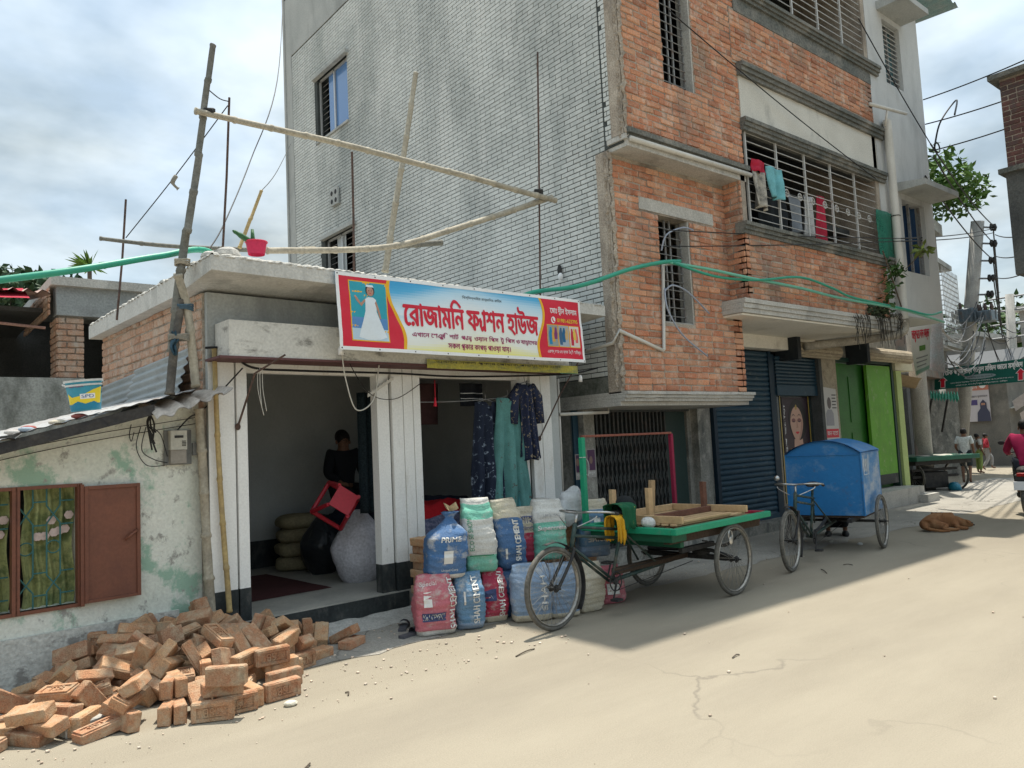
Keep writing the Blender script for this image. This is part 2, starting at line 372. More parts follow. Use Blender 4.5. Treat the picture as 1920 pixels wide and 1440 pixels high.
PILEB = mat('loose_brick', (.47, .25, .15), (.46, .30, .19), rough=.93, sc=14, sc2=120, bump=.55, fine=.3, spec=.1, rv=.3,
            rvcol=[(.72, .66, .62), (1.02, .93, .86), (1.1, 1.05, .95), (1.25, 1.28, 1.15), (.85, .85, .85), (1.05, .9, .85)],
            stain=(.50, .40, .28), stain_amt=.42, stain_sc=(11, 11, 11), stain2=((.20, .17, .12), .33, (9, 9, 9)))
TILE = mat('grey_wall_tile', (.64, .66, .64), (.56, .58, .565), rough=.8, sc=1.2, sc2=60, bump=.2, fine=.12, spec=.2, rv=.10,
           stain=(.27, .295, .29), stain_amt=.42, stain_sc=(.5, .5, .24), stain2=((.66, .67, .65), .38, (1.5, 1.5, .5)), soft=.14)
JOINT = mat('dark_joint', (.07, .08, .078), rough=.95, bump=.2)
PLASTER = mat('grey_plaster', (.45, .46, .445), (.37, .385, .375), rough=.92, sc=1.4, sc2=45, bump=.3, fine=.16, stain=(.20, .21, .205), stain_amt=.37, stain_sc=(1.4, 1.4, .35), soft=.14)
LIGHTPL = mat('pale_plaster', (.66, .64, .575), (.58, .56, .50), rough=.92, sc=1.8, sc2=50, bump=.3, fine=.14, stain=(.25, .25, .235), stain_amt=.34, stain_sc=(1.5, 1.5, .7), soft=.10)
SOFFIT = mat('soffit_plaster', (.82, .78, .69), (.75, .71, .62), rough=.92, sc=1.6, sc2=50, bump=.2, fine=.1, stain=(.36, .32, .26), stain_amt=.33, stain_sc=(1.2, 1.2, 1.2))
CONC = mat('raw_concrete', (.53, .515, .475), (.43, .42, .39), rough=.95, sc=2.2, sc2=55, bump=.55, fine=.25, stain=(.22, .215, .20), stain_amt=.37, stain_sc=(2, 2, 1.0), bscale=28)
SOOT = mat('mouldy_ledge', (.115, .125, .115), (.21, .205, .185), rough=.95, sc=2.5, sc2=40, bump=.6, fine=.4, stain=(.33, .31, .27), stain_amt=.36, stain_sc=(2.5, 2.5, 3), bscale=22)
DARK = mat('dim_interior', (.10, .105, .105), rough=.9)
WHITEP = mat('white_paint', (.82, .815, .79), (.78, .775, .745), rough=.75, sc=2.5, sc2=60, bump=.12, fine=.08, stain=(.56, .52, .45), stain_amt=.345, stain_sc=(3.5, 3.5, 1.2), soft=.08, stain2=((.34, .31, .26), .30, (11, 11, 5)))
BLACKP = mat('black_paint', (.022, .028, .03), (.045, .052, .052), rough=.6, sc=4, bump=.2, stain=(.16, .155, .14), stain_amt=.32, stain_sc=(4, 4, 2))
PVC = mat('pale_pvc', (.62, .60, .55), (.55, .53, .48), rough=.5, sc=3, bump=.05, fine=.06, stain=(.40, .37, .31), stain_amt=.33, stain_sc=(3, 3, 1))
IRON = mat('grey_iron', (.30, .31, .31), (.22, .22, .22), rough=.6, sc=12, bump=.1, metal=.2, stain=(.20, .11, .07), stain_amt=.36, stain_sc=(9, 9, 9))
RUSTY = mat('dark_rebar', (.075, .055, .05), (.13, .075, .055), rough=.85, sc=20, bump=.3)
BLUESH = mat('blue_shutter', (.018, .050, .080), (.025, .066, .10), rough=.5, sc=2.5, sc2=60, bump=.1, metal=.1, fine=.2, stain=(.10, .13, .14), stain_amt=.33, stain_sc=(5, 5, 9), soft=.08)
# ================================================================ ground
g = MB(); g.grid(lambda u, v: V((-250+700*u, -250+600*v, 0)), 14, 12)
struct(g.build('ground', ROAD))
def apron_f(u, v):
    x = -3+27*u; y0 = 5.55+.12*noise.noise(V((x*.9, 0, 3)))+.10*noise.noise(V((x*3.1, 5, 3)))
    return V((x, y0+(8.2-y0)*v, .004+.03*v))
g = MB(); g.grid(apron_f, 160, 3); struct(g.build('pavement', APRON))
# ================================================================ wall helpers
def wall_cells(W, H, holes):
    xs = sorted({0, W, *[min(max(h[0], 0), W) for h in holes], *[min(max(h[1], 0), W) for h in holes]})
    zs = sorted({0, H, *[min(max(h[2], 0), H) for h in holes], *[min(max(h[3], 0), H) for h in holes]})
    out = []
    for i in range(len(xs)-1):
        run = None
        for j in range(len(zs)-1):
            cx_ = (xs[i]+xs[i+1])/2; cz = (zs[j]+zs[j+1])/2
            solid = not any(h[0] < cx_ < h[1] and h[2] < cz < h[3] for h in holes)
            if solid and run is None: run = zs[j]
            if not solid and run is not None: out.append((xs[i], xs[i+1], run, zs[j])); run = None
        if run is not None: out.append((xs[i], xs[i+1], run, zs[-1]))
    return out
def wall(mb, o, u, n, W, H, holes=(), t=.12):
    o = V(o); u = V(u); n = V(n); z = V((0, 0, 1))
    for a, b, c, d in wall_cells(W, H, holes):
        mb.pbox(o+u*a+z*c-n*t, u*(b-a), n*t, z*(d-c))
def field(o, u, n, W, H, holes=(), bl=.258, bh=.071, m=.013, proud=.012, dep=.03, wob=.004, pr_j=.006, half=.12, keep=None):
    """brick or tile boxes of one wall face: list of (centre, half axes)"""
    o = V(o); u = V(u); n = V(n); z = V((0, 0, 1)); out = []
    k = 0; zz = m*.5
    while zz+bh*.6 < H:
        h = min(bh, H-zz-.003)
        x = -random.random()*.03-(bl*.5 if k % 2 else 0)
        while x < W:
            ln = bl*(.5 if random.random() < half else 1)-m
            segs = [(max(x, .004), min(x+ln, W-.004))]
            for hh in holes:
                if hh[2]-.01 < zz+h*.5 < hh[3]+.01:
                    ns = []
                    for a, b in segs:
                        if b <= hh[0] or a >= hh[1]: ns.append((a, b))
                        else:
                            if a < hh[0]: ns.append((a, hh[0]))
                            if b > hh[1]: ns.append((hh[1], b))
                    segs = ns
            for a, b in segs:
                if b-a > .03:
                    pj = proud+random.uniform(-pr_j, pr_j)
                    c = o+u*((a+b)/2)+z*(zz+h/2+random.uniform(-wob, wob)*.5)+n*(pj-dep/2)
                    if keep is None or keep(c):
                        tilt = random.uniform(-wob, wob)*2
                        out.append((c, (u+z*tilt).normalized()*((b-a)/2), n*(dep/2), z*(h/2)))
            x += ln+m
        zz += bh+m; k += 1
    return out
def lay(items, root, name, stuffname, m_, nmax=300, ch=.007, jit=.002, cham_rest=True, score=None):
    """nearest pieces in view become single parts, the rest one part"""
    def sc_(it):
        c = it[0]; vis = inframe(c); return (0 if vis else 1000)+(c-CAMP).length
    its = sorted(items, key=score or sc_)
    for it in its[:nmax]:
        b = MB(); c, a, n_, z_ = it
        M = MB(); M.cbox((0, 0, 0), a, n_, z_, ch, jit, rv=random.random()+.001)
        me_o = M.build(name, m_, root)
        me_o.matrix_parent_inverse = PINV(root); me_o.location = c
    if its[nmax:]:
        M = MB()
        for c, a, n_, z_ in its[nmax:]:
            if cham_rest: M.cbox(c, a, n_, z_, ch, jit, rv=random.random()+.001)
            else: M.pbox(c-a-n_-z_, a*2, n_*2, z_*2, rv=random.random()+.001)
        M.build(stuffname, m_, root, kind='stuff')
X, Y, Z = V((1, 0, 0)), V((0, 1, 0)), V((0, 0, 1))
# ================================================================ tiled and brick building
XW = 6.82; TOP = 11.6; YB = 6.2; YC = 5.92; XB = 9.15; XE = 13.32
TB = thing('tiled_building', 'tall unfinished building with grey tiled side wall and bare red brick street front', 'building', (XW, YC, 0))
# side wall
w1 = (12.67, 13.95, 7.82, 9.1); w2 = (12.58, 13.79, 4.45, 5.77)
M = MB()
def sidehole(w): return (w[0]-YB, w[1]-YB, w[2], w[3])
wall(M, (XW+.02, YB+.03, 0), Y, -X, 15.4-YB-.03, TOP, [(a-.03, b-.03, c, d) for a, b, c, d in (sidehole(w1), sidehole(w2), (-.1, .92, -.1, 2.03))], .22)
M.pbox((XW+.02, YC+.03, 5.1), (.22, 0, 0), (0, YB-YC-.002, 0), (0, 0, TOP-5.1))
M.build('side_wall', JOINT, TB)
M = MB(); M.pbox((XW+.005, YB+.04, 2.04), (.02, 0, 0), (0, 4, 0), (0, 0, .30)); M.build('mossy_band', mat('moss_render', (.20, .205, .185), (.12, .13, .115), rough=.95, sc=4, bump=.5, stain=(.05, .06, .045), stain_amt=.46, stain_sc=(5, 5, 4)), TB)
M = MB(); M.pbox((XW+.004, 15.1, 0), (.02, 0, 0), (0, .32, 0), (0, 0, TOP)); M.pbox((XW+.004, YC, 10.12), (.02, 0, 0), (0, 15.1-YC, 0), (0, 0, TOP-10.12))
M.pbox((XW-.02, 15.38, 0), (.3, 0, 0), (0, .08, 0), (0, 0, TOP))
M.build('plaster_band', PLASTER, TB)
hs = [(w1[0]-YB-.06, w1[1]-YB+.06, w1[2]-.05, w1[3]+.1), (w2[0]-YB-.06, w2[1]-YB+.12, w2[2]-.05, w2[3]+.12)]
tl = field((XW+.02, YB+.05, 2.35), Y, -X, 15.1-YB-.05, 10.1-2.35, [(a, b, c-2.35, d-2.35) for a, b, c, d in hs], bl=.232, bh=.0500, m=.0110, proud=.008, dep=.02, wob=.0008, pr_j=.0012, half=0)
tl += field((XW+.02, YC+.05, 5.14), Y, -X, YB-YC-.02, 10.1-5.14, (), bl=.232, bh=.0500, m=.0110, proud=.008, dep=.02, wob=.0008, pr_j=.0012, half=0)
lay(tl, TB, 'wall_tile', 'wall_tiles', TILE, 300, ch=.003, jit=0, cham_rest=False)
# ragged mortar edge where tiles meet brick
M = MB()
def ragged(mb, o, u, n, W, H, th, seed):
    o = V(o); u = V(u); n = V(n); nz = int(H/.022)
    def fn(a, b):
        z_ = b*H; wl = W*(.5+.9*noise.noise(V((z_*9, seed, 0)))+.5*noise.noise(V((z_*31, seed, 5)))); wr = W*(.5+.9*noise.noise(V((z_*8, seed+3, 1)))+.5*noise.noise(V((z_*27, seed, 8))))
        t_ = th*(.35+1.2*abs(noise.noise(V((a*4, z_*17, seed))))+.6*abs(noise.noise(V((a*9, z_*40, seed)))))*math.sin(math.pi*min(max(a, .02), .98))+.001
        return o+u*(-max(.004, wl)+(max(.004, wl)+max(.004, wr))*a)+n*t_+Z*z_
    mb.grid(fn, 6, nz)
ragged(M, (XW-.0, YB+.05, 2.2), -Y, -X, .045, 2.85, .030, 1); ragged(M, (XW+.03, YB-.012, 2.2), X, -Y, .06, 2.85, .028, 2)
ragged(M, (XW-.0, YC+.04, 5.15), -Y, -X, .045, 6, .030, 3); ragged(M, (XW+.03, YC-.012, 5.15), X, -Y, .06, 6, .028, 4)
M.build('mortar_edge', MORTAR, TB, smooth=False)
# brick faces
wb = (7.69, 8.33, 3.03, 4.42); wc = (7.645, 8.28, 6.04, 7.55)
bricks = []
holeb = [(wb[0]-XW, wb[1]-XW, wb[2]-2.13, wb[3]-2.13), (7.33-XW, 8.86-XW, 4.42-2.13, 4.60-2.13)]
M = MB(); wall(M, (XW, YB, 2.13), X, -Y, 9.39-XW, 2.95, holeb[:1], .2); M.box(9.19, 9.39, YB, 7.3, 2.13, 5.08)
holec = [(wc[0]-XW, wc[1]-XW, wc[2]-5.2, wc[3]-5.2)]
wall(M, (XW, YC, 5.2), X, -Y, 9.28-XW, TOP-5.2, holec, .2)
wall(M, (XB, 5.9, 3.38), X, -Y, XE-XB, .95, (), .12); wall(M, (XB, 5.9, 6.75), X, -Y, XE-XB, .8, (), .12)
M.pbox((XB, 5.9, 3.38), (.1, 0, 0), (0, .32, 0), (0, 0, 1.75)); M.pbox((XE-.12, 5.9, 3.38), (.12, 0, 0), (0, 1.3, 0), (0, 0, 8.2))
M.build('front_wall', MORTAR, TB)
bricks += field((XW+.06, YB, 2.15), X, -Y, 9.39-XW-.06, 2.9, [(a-.06, b-.06, c-.02, d-.02) for a, b, c, d in holeb])
bricks += field((XW+.06, YC, 5.22), X, -Y, 9.28-XW-.06, TOP-5.25, [(a-.06, b-.06, c-.02, d-.02) for a, b, c, d in holec], keep=lambda c: c.z < 8.2)
bricks += field((XB, 5.9, 3.40), X, -Y, XE-XB, .93); bricks += field((XB, 5.9, 6.77), X, -Y, XE-XB, .76)
bricks += field((XB, 6.2, 3.40), -Y, -X, .3, 1.7, bl=.26, half=.4)
lay(bricks, TB, 'brick', 'brickwork', BRICK, 300, ch=.010, jit=.0055)
# window reveals, lintel
M = MB(); M.pbox((7.33, YB-.012, 4.44), (1.53, 0, 0), (0, .1, 0), (0, 0, .16)); M.build('lintel', CONC, TB)
for (a, b, c, d), yf in ((wb, YB), (wc, YC)):
    wn = MB(); wn.box(a-.004, a+.03, yf+.03, yf+.2, c, d); wn.box(b-.03, b+.004, yf+.01, yf+.2, c, d); wn.box(a, b, yf+.02, yf+.2, c-.02, c+.02)
    W_ = wn.build('window', CONC, TB)
    fr = MB()
    for xx in (a+.03, a+(b-a)*.42, a+(b-a)*.58, b-.05): fr.box(xx, xx+.022, yf+.12, yf+.14, c, d)
    fr.build('frame', IRON, W_)
    nb = int((d-c)/.11)
    for i in range(1, nb):
        br = MB(); br.cyl((a+.02, yf+.115, c+(d-c)*i/nb), (b-.02, yf+.115, c+(d-c)*i/nb), .006, n=6); br.build('bar', IRON, W_)
# ledges
def moulding(mb, x0, x1, yf, z0, z1, out, steps=3, back=.1):
    for i in range(steps):
        a = z0+(z1-z0)*i/steps; b = z0+(z1-z0)*(i+1)/steps-.002; o_ = out*(.45+.55*(i/(steps-1) if steps > 1 else 1))
        nx = max(2, int((x1-x0)/.12))
        def fn(u, v, a=a, b=b, o_=o_):
            x = x0+(x1-x0)*u; q = [(yf+back, a), (yf-o_, a), (yf-o_, b), (yf+back, b)][int(round(v*3))]
            j = .006*noise.noise(V((x*6, q[1]*20, i))); return V((x, q[0]+j, q[1]+j))
        mb.grid(fn, nx, 3)
        mb.quad((x0, yf+back, a), (x0, yf-o_, a), (x0, yf-o_, b), (x0, yf+back, b)); mb.quad((x1, yf+back, a), (x1, yf+back, b), (x1, yf-o_, b), (x1, yf-o_, a))
M = MB(); moulding(M, XW, 9.45, YB, 2.03, 2.15, .10, 3, 1.1); M.box(XW, 9.45, YB+.02, 7.3, 1.98, 2.029); M.build('lower_ledge', CONC, TB)
M = MB(); M.box(XW+.03, 9.28, YC-.02, YB+.1, 5.05, 5.13); M.pbox((XW-.01, YC-.03, 5.13), (.1, 0, 0), (0, .3, 0), (0, 0, .06)); M.build('overhang_soffit', CONC, TB)
M = MB(); moulding(M, XW+.02, 9.33, YC, 5.14, 5.27, .07, 2); M.build('overhang_ledge', SOOT, TB)
M = MB(); M.tube([(XW+.05, YC-.05, 5.13), (9.36, YC-.05, 5.15)], .032, 10); M.build('ledge_pipe', PVC, TB, smooth=True)
M = MB(); moulding(M, XB-.06, XE+.25, 5.9, 4.30, 4.46, .09, 3); M.build('balcony_sill', SOOT, TB)
M = MB(); moulding(M, XB+.1, XE+.2, 5.9, 5.79, 5.96, .09, 3); M.build('balcony_head', SOOT, TB)
M = MB(); moulding(M, XB+.1, XE+.28, 5.9, 6.58, 6.76, .10, 3); M.build('storey_ledge', SOOT, TB)
M = MB(); moulding(M, XB+.1, XE+.28, 5.9, 7.74, 7.9, .10, 3); wall(M, (XB+.12, 5.89, 7.53), X, -Y, XE-XB-.1, .22, (), .1); M.build('upper_sill', SOOT, TB)
M = MB(); wall(M, (XB+.13, 5.9, 5.95), X, -Y, XE-XB-.1, .64, (), .12); M.build('balcony_beam', LIGHTPL, TB)
M = MB(); wall(M, (XB+.1, 5.9, 9.3), X, -Y, XE-XB-.1, TOP-9.3, (), .12); M.build('upper_beam', LIGHTPL, TB)
M = MB(); moulding(M, XB-.22, XE+.45, 5.9, 3.2, 3.39, .08, 3, 1.4); M.build('balcony_slab', CONC, TB)
M = MB(); M.box(XB-.2, 12.95, 5.9, 7.2, 3.17, 3.195); M.box(XB-.2, 12.9, 7.05, 7.35, 2.96, 3.17); M.build('soffit', SOFFIT, TB)
# floors, inner walls, roof keep the daylight out
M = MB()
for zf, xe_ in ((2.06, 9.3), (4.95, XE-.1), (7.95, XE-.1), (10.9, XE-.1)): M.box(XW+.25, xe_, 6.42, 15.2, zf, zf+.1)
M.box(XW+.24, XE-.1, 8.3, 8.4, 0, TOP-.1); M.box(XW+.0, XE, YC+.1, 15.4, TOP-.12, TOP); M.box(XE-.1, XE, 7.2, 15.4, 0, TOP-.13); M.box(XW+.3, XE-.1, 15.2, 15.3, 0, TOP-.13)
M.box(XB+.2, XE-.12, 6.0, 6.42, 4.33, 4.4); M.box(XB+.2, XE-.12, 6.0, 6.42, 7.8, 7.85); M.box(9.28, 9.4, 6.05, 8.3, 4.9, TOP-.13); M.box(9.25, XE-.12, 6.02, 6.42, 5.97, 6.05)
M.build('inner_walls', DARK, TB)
# side windows
for k, (a, b, c, d) in enumerate((w1, w2)):
    M = MB(); M.pbox((XW-.07, a-.08, d), (.12, 0, 0), (0, b-a+.16, 0), (0, 0, .07)); W_ = M.build('window', PLASTER, TB)
    M = MB(); M.pbox((XW-.02, a-.03, c-.04), (.06, 0, 0), (0, b-a+.06, 0), (0, 0, .04)); M.build('sill', PLASTER, W_)
    F = MB(); al = flat('aluminium_frame', (.55, .56, .56), .35, metal=.4)
    for yy in (a, (a+b)/2-.02, b-.05): F.box(XW+.07, XW+.1, yy, yy+.045, c, d)
    F.box(XW+.07, XW+.1, a, b, c, c+.04); F.box(XW+.07, XW+.1, a, b, d-.04, d); F.build('frame', al, W_)
    P = MB(); y0, y1 = (a+.04, a+.72*(b-a)) if k == 0 else ((a+b)/2-.1, b-.35)
    P.box(XW+.105, XW+.11, y0, y1, c+.04, d-.04)
    P.build('pane', mat('sky_blue_glass', (.10, .22, .46), (.10, .22, .46), rough=.08, spec=.6, fine=0, bump=0) if k == 0 else flat('milky_pane', (.42, .45, .46), .3), W_)
    for i in range(1, 11): B_ = MB(); B_.cyl((XW+.14, a, c+(d-c)*i/11), (XW+.14, b, c+(d-c)*i/11), .006, n=5); B_.build('bar', IRON, W_)
# ================================================================ shop
SA = R(3.1); SU = V((math.cos(SA), math.sin(SA), 0)); SV = V((-math.sin(SA), math.cos(SA), 0)); SO = V((2.13, 6.49, 0))
def sp(u, v, z): return SO+SU*u+SV*v+Z*z
def sbox(mb, u0, u1, v0, v1, z0, z1): mb.pbox(sp(u0, v0, z0), SU*(u1-u0), SV*(v1-v0), Z*(z1-z0))
SH = thing('clothing_shop', 'low concrete shop with two open doorways, white pillars and a projecting flat roof', 'shop', SO)
SHI = mat('shop_inner_paint', (.50, .52, .51), (.42, .44, .435), rough=.85, sc=1.5, bump=.1, fine=.06)
M = MB(); sbox(M, .03, 4.02, 2.82, 2.90, 0, 2.95); sbox(M, 4.02, 4.14, .0, 2.95, 0, 2.97); sbox(M, .02, .12, .35, 2.82, 0, 2.97); M.build('inner_wall', SHI, SH)
M = MB(); sbox(M, .12, 4.02, .3, 2.82, 2.86, 2.96); M.build('ceiling', SHI, SH)
M = MB()
for (a, b, c, d) in ((.121, 4.019, 2.80, 2.819), (.121, .14, .3, 2.80), (4.0, 4.019, .3, 2.80)): sbox(M, a, b, c, d, .232, .56)
M.build('skirting', BLACKP, SH)
FLOORM = mat('shop_floor', (.44, .42, .37), (.36, .35, .31), rough=.55, sc=1.6, sc2=30, bump=.08, fine=.12, spec=.4, stain=(.27, .26, .24), stain_amt=.38, stain_sc=(3, 3, 3))
M = MB(); sbox(M, .0, 4.1, -.02, 2.82, .05, .232); M.build('floor', FLOORM, SH)
M = MB(); sbox(M, .02, 1.9, -.035, -.021, .0, .222); sbox(M, 2.13, 3.5, -.035, -.021, .0, .222); M.build('step_front', BLACKP, SH)
def pillar(u0, u1, grooves=(), v0=0.0, v1=.13, zb=.5):
    P_ = MB(); us = [u0]+[q for gq in grooves for q in (gq-.006, gq+.006)]+[u1]
    for i in range(0, len(us), 2): sbox(P_, us[i], us[i+1], v0, v1, zb, 2.40)
    if grooves: sbox(P_, u0+.004, u1-.004, v0+.015, v1-.01, zb, 2.40)
    p = P_.build('pillar', WHITEP, SH)
    B_ = MB(); sbox(B_, u0-.003, u1+.003, v0-.003, v1, .0, zb); B_.build('base_band', BLACKP, p); return p
pillar(0, .22); pillar(.235, .325, v0=-.01); pillar(1.64, 1.775, v0=.02); pillar(1.80, 2.14, (1.93, 2.05)); pillar(3.52, 3.66, v0=.03); pillar(3.70, 4.02, (3.86,))
M = MB(); sbox(M, .22, 4.0, .04, .12, 2.31, 2.40); M.build('door_head', WHITEP, SH)
for a, b in ((1.775, 1.80), (3.66, 3.70)): M = MB(); sbox(M, a, b, .05, .12, .232, 2.4); M.build('shutter_guide', BLACKP, SH)
BEAMP = mat('weathered_whitewash', (.62, .605, .56), (.54, .525, .485), rough=.9, sc=3, sc2=45, bump=.35, fine=.14, stain=(.24, .23, .21), stain_amt=.40, stain_sc=(4, 4, 8), soft=.06)
M = MB(); sbox(M, .06, 4.05, -.30, -.02, 2.405, 2.70); M.build('front_beam', BEAMP, SH)
M = MB(); sbox(M, -.02, 4.06, -.31, .0, 2.385, 2.404); M.build('beam_soffit', flat('maroon_board', (.13, .06, .06), .7), SH)
M = MB(); sbox(M, 0, 4.1, .0, .3, 2.40, 2.97); sbox(M, -.001, .1, .001, .35, 0, 2.405); M.build('upper_wall', PLASTER, SH)
# roof slab with sloping soffit and rough top edge
M = MB()
def slab(u, v):
    pts = [(-.49, 3.045), (-.49, 3.165), (2.95, 3.10), (2.95, 2.96), (.3, 2.972), (-.49, 3.045)]
    a, z_ = pts[int(round(v*5))]; uu = -.15+4.67*u
    return sp(uu, a, z_)
M.grid(slab, 30, 5, flip=True)
for uu, fl in ((-.15, 0), (4.52, 1)):
    q = [sp(uu, a, z_) for a, z_ in ((-.49, 3.045), (-.49, 3.165), (2.95, 3.10), (2.95, 2.96), (.3, 2.972))]
    M.poly(q if fl else q[::-1])
M.build('roof_slab', mat('roof_concrete', (.60, .59, .555), (.52, .51, .48), rough=.95, sc=2, sc2=50, bump=.4, fine=.16, stain=(.28, .28, .265), stain_amt=.37, stain_sc=(3, 3, .9)), SH)
M = MB()                                        # crumbling mortar along the edge
def crumb(p0, p1, n, sd):
    def fn(a, b):
        p = p0.lerp(p1, a); r_ = .028+.02*noise.noise(V((a*n*.7, sd, 0)))+.012*noise.noise(V((a*n*2.3, b*6, sd)))
        return p+(SV if sd < 5 else SU)*math.cos(b*math.pi)*-r_*1.6+Z*(math.sin(b*math.pi)*r_)
    M.grid(fn, n, 6)
crumb(sp(-.13, -.45, 3.16), sp(4.5, -.45, 3.16), 150, 1); crumb(sp(-.11, -.47, 3.16), sp(-.11, 2.9, 3.10), 110, 7)
M.build('mortar_crust', CONC, SH)
for q, s_ in (((.02, -.36, 3.2), .10), ((-.06, -.22, 3.21), .07)):
    M = MB(); M.ell(sp(*q), SU*s_, SV*s_*.8, Z*s_*.75, 9, 6, .5, 3); tag(M.build('concrete_lump', CONC), 'broken concrete lump on the shop roof corner beside the pink pot' if s_ > .08 else 'smaller broken concrete lump at the shop roof corner', 'rubble', 'concrete lumps on the shop roof corner')
# side wall of brick
M = MB(); sbox(M, -.02, .02, .05, 2.9, 0, 2.97); M.build('side_wall', MORTAR, SH)
sb = field(sp(-.02, 2.9, 1.9), -SV, -SU, 2.85, 1.07, bl=.262, bh=.072, m=.013)
lay(sb, SH, 'brick', 'brickwork', mat('dusty_brick', (.50, .30, .21), (.48, .33, .25), rough=.93, sc=8, sc2=60, bump=.5, fine=.3, rv=.3, rvcol=[(.8, .75, .72), (1.05, 1, .95), (1.1, 1.12, 1.1), (.9, .85, .8)], stain=(.50, .43, .36), stain_amt=.42, stain_sc=(8, 8, 6)), 160, ch=.009, jit=.004)
# ================================================================ left house
HA = R(4.8); HU = V((math.cos(HA), math.sin(HA), 0)); HN = V((math.sin(HA), -math.cos(HA), 0)); HO = V((2.1, 6.62, 0))
def hp(x, off, z): return HO+HU*((x-2.1)/math.cos(HA))+HN*off+Z*z
def hbox(mb, x0, x1, o0, o1, z0, z1): mb.pbox(hp(x0, o0, z0), HU*((x1-x0)/math.cos(HA)), HN*(o1-o0), Z*(z1-z0))
LH = thing('whitewashed_house', 'low house with peeling white and green painted wall and rusty tin roof', 'house', hp(.5, 0, 0))
PEEL = mat('peeling_paint', (.72, .73, .66), (.64, .67, .59), rough=.9, sc=2.0, sc2=45, bump=.35, fine=.12,
           stain=(.31, .46, .36), stain_amt=.42, stain_sc=(2.6, 2.6, 2.2), stain2=((.33, .325, .295), .39, (7, 7, 6)), soft=.035)
M = MB()
def topz(x): return 1.73+(x-.694)*.262
xs = [-1.6, .38, .40, .775, .80, 1.19, 2.1]
holes_h = [(.40, 1.19)]
def hquad(x0, x1, z0a, z0b, z1a, z1b):
    a, b, c, d = hp(x0, 0, z0a), hp(x1, 0, z0b), hp(x1, 0, z1b), hp(x0, 0, z1a); M.prism([a, b, c, d], -HN*.18)
hquad(-1.6, .40, 0, 0, topz(-1.6), topz(.4)); hquad(1.19, 2.1, 0, 0, topz(1.19), topz(2.1)); hquad(.40, 1.19, 0, 0, .575, .575); hquad(.40, 1.19, 1.43, 1.43, topz(.4), topz(1.19))
M.build('wall', PEEL, LH)
M = MB(); hbox(M, -1.6, 1.9, .004, .03, 0, .40); M.build('plinth', mat('peeling_plinth', (.60, .60, .555), (.52, .52, .48), rough=.9, sc=3, bump=.4, stain=(.27, .26, .24), stain_amt=.43, stain_sc=(5, 5, 7), soft=.04), LH)
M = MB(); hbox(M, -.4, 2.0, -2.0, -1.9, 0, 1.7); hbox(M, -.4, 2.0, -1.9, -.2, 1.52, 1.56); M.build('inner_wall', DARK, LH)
RUSTP = mat('brown_oxide_paint', (.20, .075, .045), (.17, .065, .04), rough=.55, sc=5, sc2=50, bump=.12, fine=.12, spec=.4, stain=(.13, .05, .035), stain_amt=.38, stain_sc=(5, 5, 5))
GRN = flat('green_iron', (.05, .17, .17), .5)
for (x0, x1) in ((.80, 1.19), (.40, .775)):
    M = MB()
    hbox(M, x0-.015, x0+.012, -.05, .02, .55, 1.45); hbox(M, x1-.012, x1+.02, -.05, .02, .55, 1.45); hbox(M, x0+.013, x1-.013, -.05, .018, .55, .575); hbox(M, x0+.013, x1-.013, -.05, .018, 1.425, 1.45)
    W_ = M.build('window', RUSTP, LH)
    B_ = MB(); wd = x1-x0; cw = wd/4
    xs_ = [x0+cw*i for i in range(1, 4)]
    def tb(pts): B_.tube([hp(a, -.06, z_) for a, z_ in pts], .006, 6)
    for i in range(2):
        xa = x0+.02+i*(wd-.04)/2; xm = xa+(wd-.04)/4; xb = xa+(wd-.04)/2
        tb([(xa, 1.43), (xa, 1.30), (xm, 1.17), (xm, .80), (xa, .68), (xa, .575)])
        tb([(xm, 1.43), (xm, 1.30), (xa, 1.17), (xa, .80), (xm, .68), (xm, .575)])
        tb([(xm, 1.16), (xb, 1.16)]); tb([(xm, .82), (xb, .82)]); tb([(xm, .66), (xb, .66)]); tb([(xm, 1.33), (xb, 1.33)])
        B_.tube([hp(xa+(xm-xa)*.5+math.cos(t*math.pi/8)*.045, -.06, 1.0+math.sin(t*math.pi/8)*.045) for t in range(16)], .005, 5, closed=True)
    B_.build('grille', GRN, W_)
    C_ = MB(); C_.grid(lambda u, v: hp(x0+.05+(wd-.06)*u+.012*math.sin(v*9), -.12+.022*math.sin(u*26+v*1.5), .575+.85*v), 60, 12)
    cm = mat('olive_curtain', (.27, .30, .12), (.38, .40, .19), rough=.9, sc=6, bump=.05, stain=(.13, .17, .07), stain_amt=.44, stain_sc=(5, 5, 6), soft=.05)
    cu = C_.build('curtain', cm, W_, smooth=True)
    for k, (fx, fz) in enumerate(((.28, 1.08), (.42, 1.08), (.7, 1.11), (.82, 1.12), (.9, 1.22), (.55, 1.19), (.6, 1.10))):
        F_ = MB(); pc = (x0+.05+(wd-.06)*fx, fz)
        for t in range(6):
            an = t*math.pi/3
            c_ = hp(pc[0]+math.cos(an)*.016, -.085, pc[1]+math.sin(an)*.016); F_.ell(c_, HU*.017, HN*.002, Z*.017, 8, 4)
        F_.build('printed_flower', flat('flower_print', (.62, .50, .46), .9), cu)
